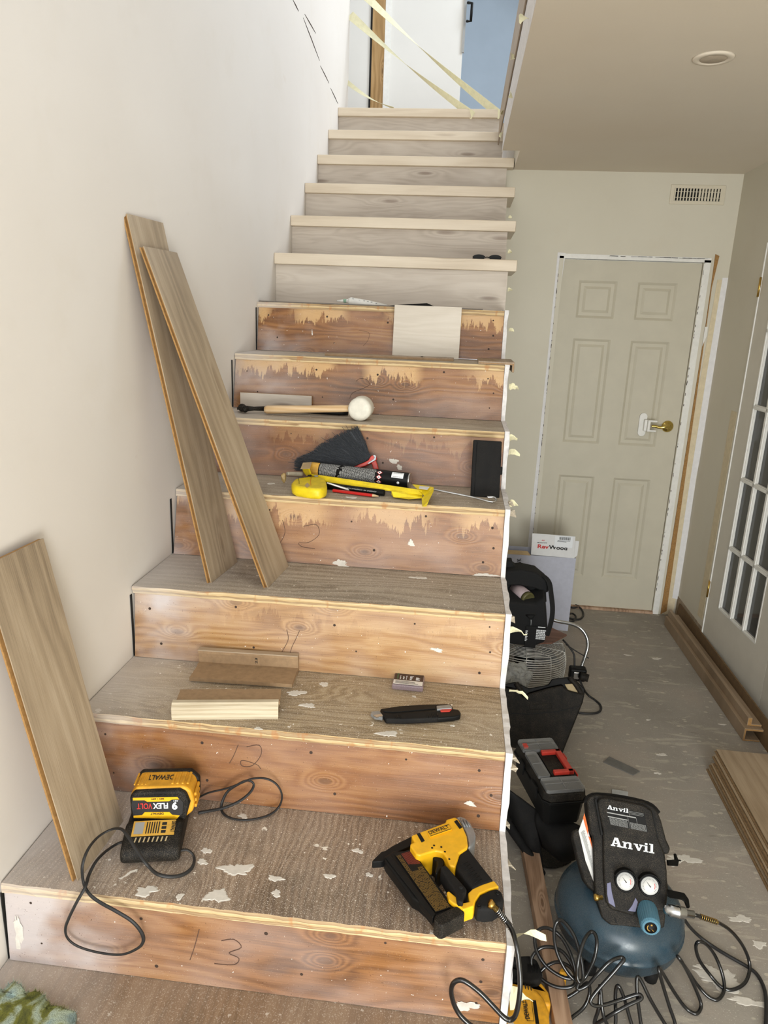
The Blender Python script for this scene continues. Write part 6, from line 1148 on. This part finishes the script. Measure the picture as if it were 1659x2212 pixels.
for v in bl.verts:
    v.co = Vector((v.co.x*.085, v.co.y*.07, v.co.z*.075)); v.co *= 1+.42*mnoise.noise(v.co*22)+.16*mnoise.noise(v.co*60)
ctr = Vector([(0.1638, 2.12, -0.2331)][0]); ctr.x = max(ctr.x, .11)
pbg.add([v.co+ctr for v in bl.verts], [tuple(x.index for x in f.verts) for f in bl.faces]); bl.free()
pb3 = tag(pbg.build('plastic_bag', M_bag), 'crumpled clear plastic bag between the fan and the black case', 'plastic bag'); rooted(pb3, ctr)
# black nailer case with two tan latches
bk = thing('tool_case', 'dusty black hard case standing upright with two tan latches', 'case', (.27, 1.9, ZF))
ncs = Vector((-.1, -.85, .53)).normalized()
def cs(name, pts, back, mat, bev=.005, seg=2, par=None):
    P_ = [Vector(p) for p in pts]; return MB().loft([P_, [p-ncs*back for p in P_]]).build(name, mat, par or bk, bev, seg)
cs('shell', [(0.1116, 1.9533, -0.1921), (0.1594, 1.9498, -0.19), (0.1922, 1.9308, -0.2145), (0.2155, 1.9365, -0.2019), (0.3012, 1.9479, -0.1706), (0.3479, 1.9518, -0.157), (0.3793, 1.9393, -0.1716), (0.4413, 1.9292, -0.1777), (0.4346, 1.9116, -0.2062), (0.3965, 1.8599, -0.293), (0.3525, 1.8001, -0.3933), (0.3219, 1.8068, -0.3877), (0.2222, 1.815, -0.3906), (0.1213, 1.8213, -0.3968)], .06, M_black_dusty, .008, 3)
cs('rim', [(0.1139, 1.9818, -0.203), (0.1626, 1.9739, -0.2076), (0.1958, 1.9516, -0.2373), (0.2189, 1.9637, -0.2146), (0.3055, 1.9742, -0.1847), (0.3527, 1.9782, -0.171), (0.3846, 1.9549, -0.2023), (0.447, 1.9532, -0.1951), (0.4468, 1.968, -0.172), (0.3994, 1.9929, -0.1406), (0.3836, 1.9955, -0.139), (0.3127, 1.9933, -0.1536), (0.2974, 1.9808, -0.1755), (0.2184, 1.9745, -0.1979), (0.1614, 1.9912, -0.1807), (0.1155, 1.9872, -0.1943)], .055, M_black, .005, 2)
MB().tube([(0.1627, 1.9791, -0.1808), (0.1899, 1.9579, -0.2097), (0.2188, 1.9369, -0.238)], .011, 8, 3).build('handle_post', M_black_dusty, bk); MB().tube([(0.382, 1.9856, -0.1361), (0.4137, 1.9644, -0.1642), (0.4335, 1.9448, -0.1918)], .011, 8, 3).build('handle_post', M_black_dusty, bk)
MB().tube([(0.1929, 1.9885, -0.2173), (0.2449, 1.987, -0.2114), (0.3084, 1.9928, -0.1924), (0.3242, 1.9934, -0.1889)], .012, 8, 3).build('handle', M_black_dusty, bk)
for pts in ([(0.1373, 1.9597, -0.2058), (0.177, 1.9608, -0.198), (0.1961, 1.9389, -0.2291), (0.1586, 1.9382, -0.2361)], [(0.3627, 1.9666, -0.1596), (0.394, 1.9669, -0.1541), (0.4189, 1.9454, -0.1837), (0.384, 1.9449, -0.19)]): cs('latch', pts, .010, M_tan, .0015, 1)
cs('lip_line', [(0.1432, 1.895, -0.2754), (0.2177, 1.8916, -0.2689), (0.3339, 1.8942, -0.2465), (0.426, 1.9032, -0.2178), (0.4253, 1.9012, -0.2212), (0.334, 1.8919, -0.25), (0.2178, 1.8895, -0.2721), (0.1433, 1.8929, -0.2786)], .004, M_black, .0005, 1)
cs('recess', [(0.2167, 1.9113, -0.2392), (0.3063, 1.9121, -0.2239), (0.3107, 1.8994, -0.2429), (0.2212, 1.9003, -0.2557)], .004, M_black_dusty, .001, 1)
# toolbox with organizer lid
tbx = thing('tool_box', 'black toolbox with clear compartment lid and red handle lying on a black bag', 'toolbox', (.2, 1.28, -.23))
zl = -.10; A_1 = Vector((0.1134, 1.4079, -0.1)); A_2 = Vector((0.255, 1.4315, -0.1)); A_3 = Vector((0.3163, 1.1631, -0.1)); A_4 = Vector((0.1884, 1.1337, -0.1))
Yl = (A_1-A_4).normalized(); Yl.z = 0; Xl = Vector((Yl.y, -Yl.x, 0)); Ll = .305; Wl = .150; O_ = A_4.copy(); Mx = frame(O_, Xl, (0, 0, 1))
def ch_(x0, x1, y0, y1, c_, z): return [Mx @ Vector((x, y, z)) for x, y in ((x0+c_, y0), (x1-c_, y0), (x1, y0+c_), (x1, y1-c_), (x1-c_, y1), (x0+c_, y1), (x0, y1-c_), (x0, y0+c_))]
MB().loft([ch_(.014, Wl-.014, .014, Ll-.014, .014, -.125), ch_(.006, Wl-.006, .006, Ll-.006, .018, -.045)]).build('body', M_black, tbx, .003, 2)
MB().loft([ch_(0, Wl, 0, Ll, .020, -.045), ch_(0, Wl, 0, Ll, .020, -.036)]).build('rim', M_black, tbx, .0015, 1)
MB().loft([ch_(.003, Wl-.003, .003, Ll-.003, .020, -.036), ch_(.006, Wl-.006, .006, Ll-.006, .020, -.010)]).build('lid', M_black_dusty, tbx, .003, 2)
for (x0, x1, y0, y1) in ((.012, Wl-.012, .012, .078), (.012, Wl-.012, Ll-.078, Ll-.012), (.012, .052, .084, Ll-.084)):
    MB().loft([ch_(x0, x1, y0, y1, .006, -.010), ch_(x0, x1, y0, y1, .006, .002)]).build('clear_lid', M_smoke, tbx, .001, 1)
    nx, ny = (2, 2) if x1 > .1 else (1, 2)
    for i in range(1, nx): MB().box(x0+(x1-x0)*i/nx-.0012, x0+(x1-x0)*i/nx+.0012, y0+.004, y1-.004, .002, .0035, Mx).build('divider', M_smoke, tbx)
    for i in range(1, ny): MB().box(x0+.004, x1-.004, y0+(y1-y0)*i/ny-.0012, y0+(y1-y0)*i/ny+.0012, .002, .0035, Mx).build('divider', M_smoke, tbx)
MB().box(.060, Wl-.010, .088, Ll-.088, -.012, -.004, Mx).build('handle_tray', M_black_dusty, tbx)
hr = MB(); hr.box(Wl-.036, Wl-.016, .090, Ll-.090, -.004, .010, Mx); hr.box(.066, Wl-.016, .090, .106, -.004, .010, Mx); hr.box(.066, Wl-.016, Ll-.106, Ll-.090, -.004, .010, Mx); hr.build('handle', M_red, tbx, .003, 2)
MB().box(.020, .035, Ll-.060, Ll-.040, -.004, .004, Mx).build('stored_part', M_red, tbx)
for y in (.06, .18): MB().box(-.005, .001, y, y+.05, -.060, -.020, Mx).build('latch', M_black, tbx, .001, 1)
for y in (.10, .19): MB().box(Wl-.001, Wl+.004, y, y+.03, -.050, -.012, Mx).build('latch', M_red, tbx, .001, 1)
# slumped black bag and black tube under it
sb_ = thing('slumped_bag', 'slumped black rubbery bag on the floor beneath the toolbox', 'bag', (.2, 1.25, ZF))
def skin(name, rows, mat, par, th=.006):
    m = MB(); R_ = [[Vector(p) for p in r_] for r_ in rows]; R_ = [catmull(r_, 5) for r_ in R_]; n_ = len(R_[0]); cols = [catmull([r_[i] for r_ in R_], 5) for i in range(n_)]
    rows2 = [[cols[i][j] for i in range(n_)] for j in range(len(cols[0]))]
    m.loft(rows2, cap=False, closed=False, sm=True); o = m.build(name, mat, par, smooth=True); s_ = o.modifiers.new('solid', 'SOLIDIFY'); s_.thickness = th; s_.offset = 0; return o
skin('front_panel', [[(0.1844, 1.241, -0.235), (0.2374, 1.2161, -0.235), (0.278, 1.1993, -0.235), (0.3157, 1.1779, -0.235)], [(0.1803, 1.2063, -0.26), (0.2217, 1.173, -0.25), (0.268, 1.1579, -0.25), (0.3013, 1.1533, -0.26)], [(0.2009, 1.2014, -0.32), (0.2273, 1.1346, -0.29), (0.2676, 1.1238, -0.29), (0.3066, 1.1532, -0.31)], [(0.2116, 1.2135, -0.355), (0.2356, 1.1645, -0.34), (0.2678, 1.1469, -0.35), (0.3122, 1.1757, -0.36)]], M_black_m, sb_)
skin('side_panel', [[(0.0898, 1.2781, -0.2), (0.1234, 1.2802, -0.22), (0.1612, 1.2616, -0.235), (0.1909, 1.2389, -0.24)], [(0.0953, 1.3153, -0.28), (0.1186, 1.2534, -0.26), (0.1549, 1.2243, -0.27), (0.1849, 1.2074, -0.275)], [(0.1041, 1.3548, -0.36), (0.1306, 1.2485, -0.33), (0.166, 1.1813, -0.33), (0.2003, 1.1866, -0.33)], [(0.1065, 1.3618, -0.385), (0.1433, 1.2708, -0.385), (0.1796, 1.2084, -0.385), (0.21, 1.1697, -0.385)]], M_black_m, sb_)
skin('floor_panel', [[(0.1923, 1.3625, -0.375), (0.2375, 1.3205, -0.375), (0.2778, 1.2795, -0.375), (0.3232, 1.2408, -0.375)], [(0.1929, 1.1863, -0.383), (0.2282, 1.1701, -0.383), (0.2651, 1.1715, -0.383), (0.3044, 1.1903, -0.383)], [(0.1971, 1.1654, -0.383), (0.2111, 1.1527, -0.383), (0.2354, 1.1522, -0.383), (0.2643, 1.165, -0.383)]], M_black_dusty, sb_, .004)
bt_ = tag(MB().tube([(0.0826, 1.2895, -0.3), (0.1045, 1.2508, -0.32), (0.1503, 1.1938, -0.35), (0.1851, 1.1488, -0.37), (0.203, 1.1115, -0.375)], lambda t: .017-.005*t, 12, 4).build('rubber_tube', M_black_m), 'thick black tube slanting down beside the slumped bag at the stair side', 'tube'); rooted(bt_, (.15, 1.2, -.37))
# two by four and yellow drill by the stair side
tf = tag(MB().prism([(0.1344, 1.4023, -0.352), (0.1813, 0.534, -0.352), (0.2243, 0.5399, -0.352), (0.1903, 1.4111, -0.352)], (0, 0, -.038)).build('wood_stud', M_pine2, None, .002, 2), 'old pine stud lying on the floor along the stair side', 'lumber'); rooted(tf, (.19, .9, -.37))
dr = thing('power_drill', 'yellow and black corded power drill lying on the floor below the lowest step', 'drill', (.10, .62, ZF))
def dsl(name, pts, zt, zb, mat, bev=.006, par=None): return slab(name, pts, zt, mat, bev, 3, par or dr, zb)
dsl('motor_housing', [(0.0618, 0.5882, -0.3), (0.0692, 0.6334, -0.3), (0.101, 0.6499, -0.3), (0.1222, 0.6489, -0.3), (0.1394, 0.6327, -0.3), (0.1517, 0.6162, -0.3), (0.1597, 0.5844, -0.3), (0.1553, 0.5259, -0.3), (0.0485, 0.5111, -0.3), (0.051, 0.5593, -0.3)], -.3, -.385, M_yellow_d, .018)
dsl('gear_case', [(0.0782, 0.7329, -0.335), (0.0959, 0.7369, -0.335), (0.0985, 0.7214, -0.335), (0.0933, 0.7008, -0.335), (0.0761, 0.6983, -0.335), (0.0726, 0.6811, -0.335), (0.1234, 0.6814, -0.335), (0.1485, 0.6919, -0.335), (0.1572, 0.6821, -0.335), (0.1694, 0.6622, -0.335), (0.1724, 0.6259, -0.335), (0.0707, 0.6116, -0.335), (0.0646, 0.669, -0.335), (0.0739, 0.7037, -0.335)], -.335, -.385, M_yellow_d, .008)
dsl('rubber_grip', [(0.0747, 0.7401, -0.318), (0.1278, 0.7507, -0.318), (0.1466, 0.7387, -0.318), (0.1575, 0.7002, -0.318), (0.1476, 0.6739, -0.318), (0.1204, 0.6646, -0.318), (0.0966, 0.6653, -0.318), (0.0932, 0.6855, -0.318), (0.0932, 0.7194, -0.318), (0.076, 0.7198, -0.318)], -.318, -.38, M_black_m, .010)
dsl('side_wing', [(0.2098, 0.7373, -0.335), (0.2237, 0.7307, -0.335), (0.2254, 0.7253, -0.335), (0.2101, 0.7203, -0.335), (0.2033, 0.725, -0.335)], -.335, -.385, M_yellow_d, .003)
for i in range(8): MB().tube([Vector(p)+Vector((.0036*i, .0004*i, 0)) for p in [(0.1201, 0.7195, -0.317), (0.1192, 0.6938, -0.317)]], .0009, 5, 0).build('grip_rib', M_black, dr)
for i in range(3): MB().prism([Vector(p)+Vector((.0068*i, -.001*i, 0)) for p in [(0.1037, 0.6405, -0.2995), (0.1064, 0.6409, -0.2995), (0.1067, 0.6282, -0.2995), (0.1042, 0.6284, -0.2995)]], (0, 0, .0006)).build('vent_slot', M_slot, dr)
MB().prism([(0.1021, 0.599, -0.2995), (0.1173, 0.6002, -0.2995), (0.1185, 0.5452, -0.2995), (0.1016, 0.5436, -0.2995)], (0, 0, .0006)).build('logo_plate', M_black, dr); MB().prism([(0.1031, 0.5977, -0.2993), (0.1163, 0.5986, -0.2993), (0.1174, 0.5461, -0.2993), (0.1028, 0.5448, -0.2993)], (0, 0, .0008)).build('logo_field', M_yellow_d, dr)
text('logo_text', 'DEWALT', (0.1086, 0.5474, -0.2982), (0.1054, 0.5952, -0.2982), (-1, 0, 0), M_print_k, dr, .03, h=.011)
MB().prism([(0.1201, 0.5998, -0.2995), (0.1281, 0.6002, -0.2995), (0.1302, 0.5397, -0.2995), (0.1217, 0.5385, -0.2995)], (0, 0, .0006)).build('side_label', M_black, dr)
MB().lathe([(0, 0), (.020, 0), (.020, .004), (.012, .004), (.010, .001), (0, .001)], frame(Vector([(0.0865, 0.6919, -0.334)][0]), (1, 0, 0), (0, 0, 1)), 24).build('chuck_hole', M_slot, dr)
# scraps on the floor
s1 = tag(MB().prism([(0.514, 1.7769, -0.3905), (0.5449, 1.8167, -0.3905), (0.6476, 1.737, -0.3905), (0.6148, 1.7066, -0.3905)], (0, 0, .004)).build('laminate_chip', plain('dark_grey_laminate_scrap', '6e6c68', .7)), 'dark grey strip scrap lying alone on the grey floor', 'scrap'); rooted(s1, (.56, 1.68, -.39))
s2 = tag(MB().prism([(0.5131, 1.5992, -0.3905), (0.5713, 1.5933, -0.3905), (0.5585, 1.542, -0.3905), (0.5042, 1.5529, -0.3905)], (0, 0, .006)).build('laminate_chip', plain('light_grey_laminate_scrap', 'b4b6b6', .6)), 'light grey scrap on the floor behind the compressor', 'scrap'); rooted(s2, (.53, 1.58, -.39))
q = random.Random(77)
for (p, rx, ry, s_) in [((0.6839, 1.2701, -0.3908), .045, .020, 51), ((0.6441, 1.2493, -0.3908), .025, .016, 52), ((0.6478, 0.8151, -0.3908), .06, .03, 53), ((0.8006, 0.9491, -0.3908), .02, .012, 54), ((0.9689, 2.7713, -0.3908), .02, .014, 55), ((0.7671, 1.873, -0.3908), .02, .009, 56),
                        ((0.7808, 1.0368, -0.3908), .03, .014, 57), ((0.8222, 2.7875, -0.3908), .02, .006, 58), ((1.0992, 2.1562, -0.3908), .014, .006, 59), ((0.7153, 1.7399, -0.3908), .012, .008, 60), ((0.6216, 0.8473, -0.3908), .03, .010, 61), ((0.7752, 2.139, -0.3908), .010, .006, 62), ((0.7038, 0.7546, -0.3908), .05, .012, 63)]:
    o = blob(p[0], p[1], ZF+.0002, rx, ry, s_, th=.0008).build('paint_splash', M_paint, None); o.parent = bpy.data.objects['floor']
# stack of laminate planks at the right
M_hdf_edge = plain('grey_brown_fibreboard_edge', '8a6e4c', .8, var=.08, sc_=120)
for i in range(6):
    zz = ZF+.0005+i*.0125; ox = [.0, .012, .004, .015, .020, .034][i]; oy = [0, -.02, -.008, -.015, .015, .035][i]
    nm_ = ['lowest laminate plank of the stack at the right edge', 'second laminate plank from the floor in the right-hand stack', 'third laminate plank from the floor in the right-hand stack', 'third laminate plank from the top of the right-hand stack', 'laminate plank just under the top one in the right-hand stack', 'topmost laminate plank of the stack at the right edge'][i]
    Mz = yawM((.902+ox, .62+oy, zz), R(-1.0)); t = thing('laminate_plank', nm_, 'plank', Mz.translation, 'laminate planks stacked on the floor'); 
    MB().box(0, .235, 0, 1.175, .0098, .0120, Mz).build('wear_layer', M_oak_y, t); m = MB(); m.box(.001, .234, .001, 1.174, .0065, .0098, Mz); m.box(.007, .232, .001, 1.174, .0038, .0065, Mz); m.box(-.005, .235, 0, 1.175, 0, .0038, Mz); m.build('core', M_hdf_edge, t)
# stair nosing trims and a loose baseboard along the right wall
def trim(name, prof, y0, y1, xs0, label, mat, core=None):
    t = thing(name, label, 'trim', (xs0[0], y0, ZF))
    def ring(y, dx): return [Vector((x+dx, y, z)) for x, z in prof]
    MB().loft([ring(y0, xs0[0]), ring(y1, xs0[1])]).build('profile', mat, t, .001, 1)
    if core:
        MB().loft([[Vector((x+xs0[0], y0-.0008, z)) for x, z in core], [Vector((x+xs0[0], y0+.001, z)) for x, z in core]]).build('core', M_hdf, t)
    return t
trim('stair_nosing', [(0, ZF+.001), (.070, ZF+.001), (.070, ZF+.009), (.009, ZF+.009), (.009, ZF+.050), (.078, ZF+.050), (.078, ZF+.060), (0, ZF+.060)], 2.035, 3.235, (1.142, 1.128), 'lower hollow brown stair nosing on the floor by the right wall', M_trim_y, [(.002, ZF+.003), (.068, ZF+.003), (.068, ZF+.007), (.007, ZF+.007), (.007, ZF+.052), (.076, ZF+.052), (.076, ZF+.058), (.002, ZF+.058)])
t = trim('stair_nosing', [(0, ZF+.0605), (.060, ZF+.0605), (.060, ZF+.069), (.018, ZF+.069), (.018, ZF+.098), (0, ZF+.098)], 2.06, 3.24, (1.160, 1.142), 'upper brown stair nosing stacked on the lower one by the right wall', M_trim_y, [(.002, ZF+.062), (.058, ZF+.062), (.058, ZF+.067), (.016, ZF+.067), (.016, ZF+.096), (.002, ZF+.096)])
lb2 = thing('loose_baseboard', 'brown fibreboard strip leaning on edge against the right wall', 'baseboard', (1.21, 2.0, ZF))
MB().loft([[Vector((x, y, z)) for x, z in ((1.216, ZF+.001), (1.223, ZF+.001), (1.2335, ZF+.105), (1.226, ZF+.105))] for y in (1.9, 3.33)]).build('board', plain('dark_brown_fibreboard', '6e5638', .8), lb2)
# green rug at the lower left
rg = [(-1.0257, 0.1979, -0.006), (-0.9718, 0.2036, -0.006), (-0.9648, 0.2136, -0.006), (-0.9554, 0.223, -0.006), (-0.94, 0.2201, -0.006), (-0.9214, 0.2027, -0.006), (-0.9055, 0.2109, -0.006), (-0.8817, 0.2063, -0.006), (-0.8626, 0.1915, -0.006), (-0.8507, 0.176, -0.006), (-0.8304, 0.1826, -0.006), (-0.8134, 0.1756, -0.006), (-0.7991, 0.1832, -0.006), (-0.7941, 0.1671, -0.006), (-0.7699, 0.0972, -0.006), (-0.9387, 0.074, -0.006)]
rgo = [Vector(p) for p in rg]; rc0 = sum(rgo, Vector())/len(rgo); m = MB()
per = []
for i in range(len(rgo)):
    a, b = rgo[i], rgo[(i+1) % len(rgo)]; k_ = max(1, int((b-a).length/.006))
    for j in range(k_): p = a.lerp(b, j/k_); per.append(p+Vector((random.uniform(-.003, .003), random.uniform(-.003, .003), 0)))
lv = [[rc0+(p-rc0)*s_+Vector((0, 0, h_+.004*mnoise.noise(p*30*s_) if 0 < h_ else h_)) for p in per] for s_, h_ in ((1, 0), (1.005, .008), (.97, .016), (.85, .019), (.6, .020), (.35, .019), (.05, .019))]
m.loft(lv); rug = tag(m.build('rug', M_rug, None, smooth=True), 'green and sage patterned rug corner at the lower left', 'rug'); rooted(rug, rc0)
fz = MB(); q = random.Random(9)
for i in range(5000):
    p = per[q.randrange(len(per))]; s_ = q.random()**.5; b = rc0+(p-rc0)*s_; b.z = Z[0]+.016; t_ = Vector((q.gauss(0, .0035), q.gauss(0, .0035), .008)); w_ = Vector((.0006, 0, 0)); fz.add([b-w_, b+w_, b+t_], [(0, 1, 2)])
o = fz.build('pile', M_rug, None); stuff(o); o.data.transform(Matrix.Translation(-rc0)); o.parent = rug
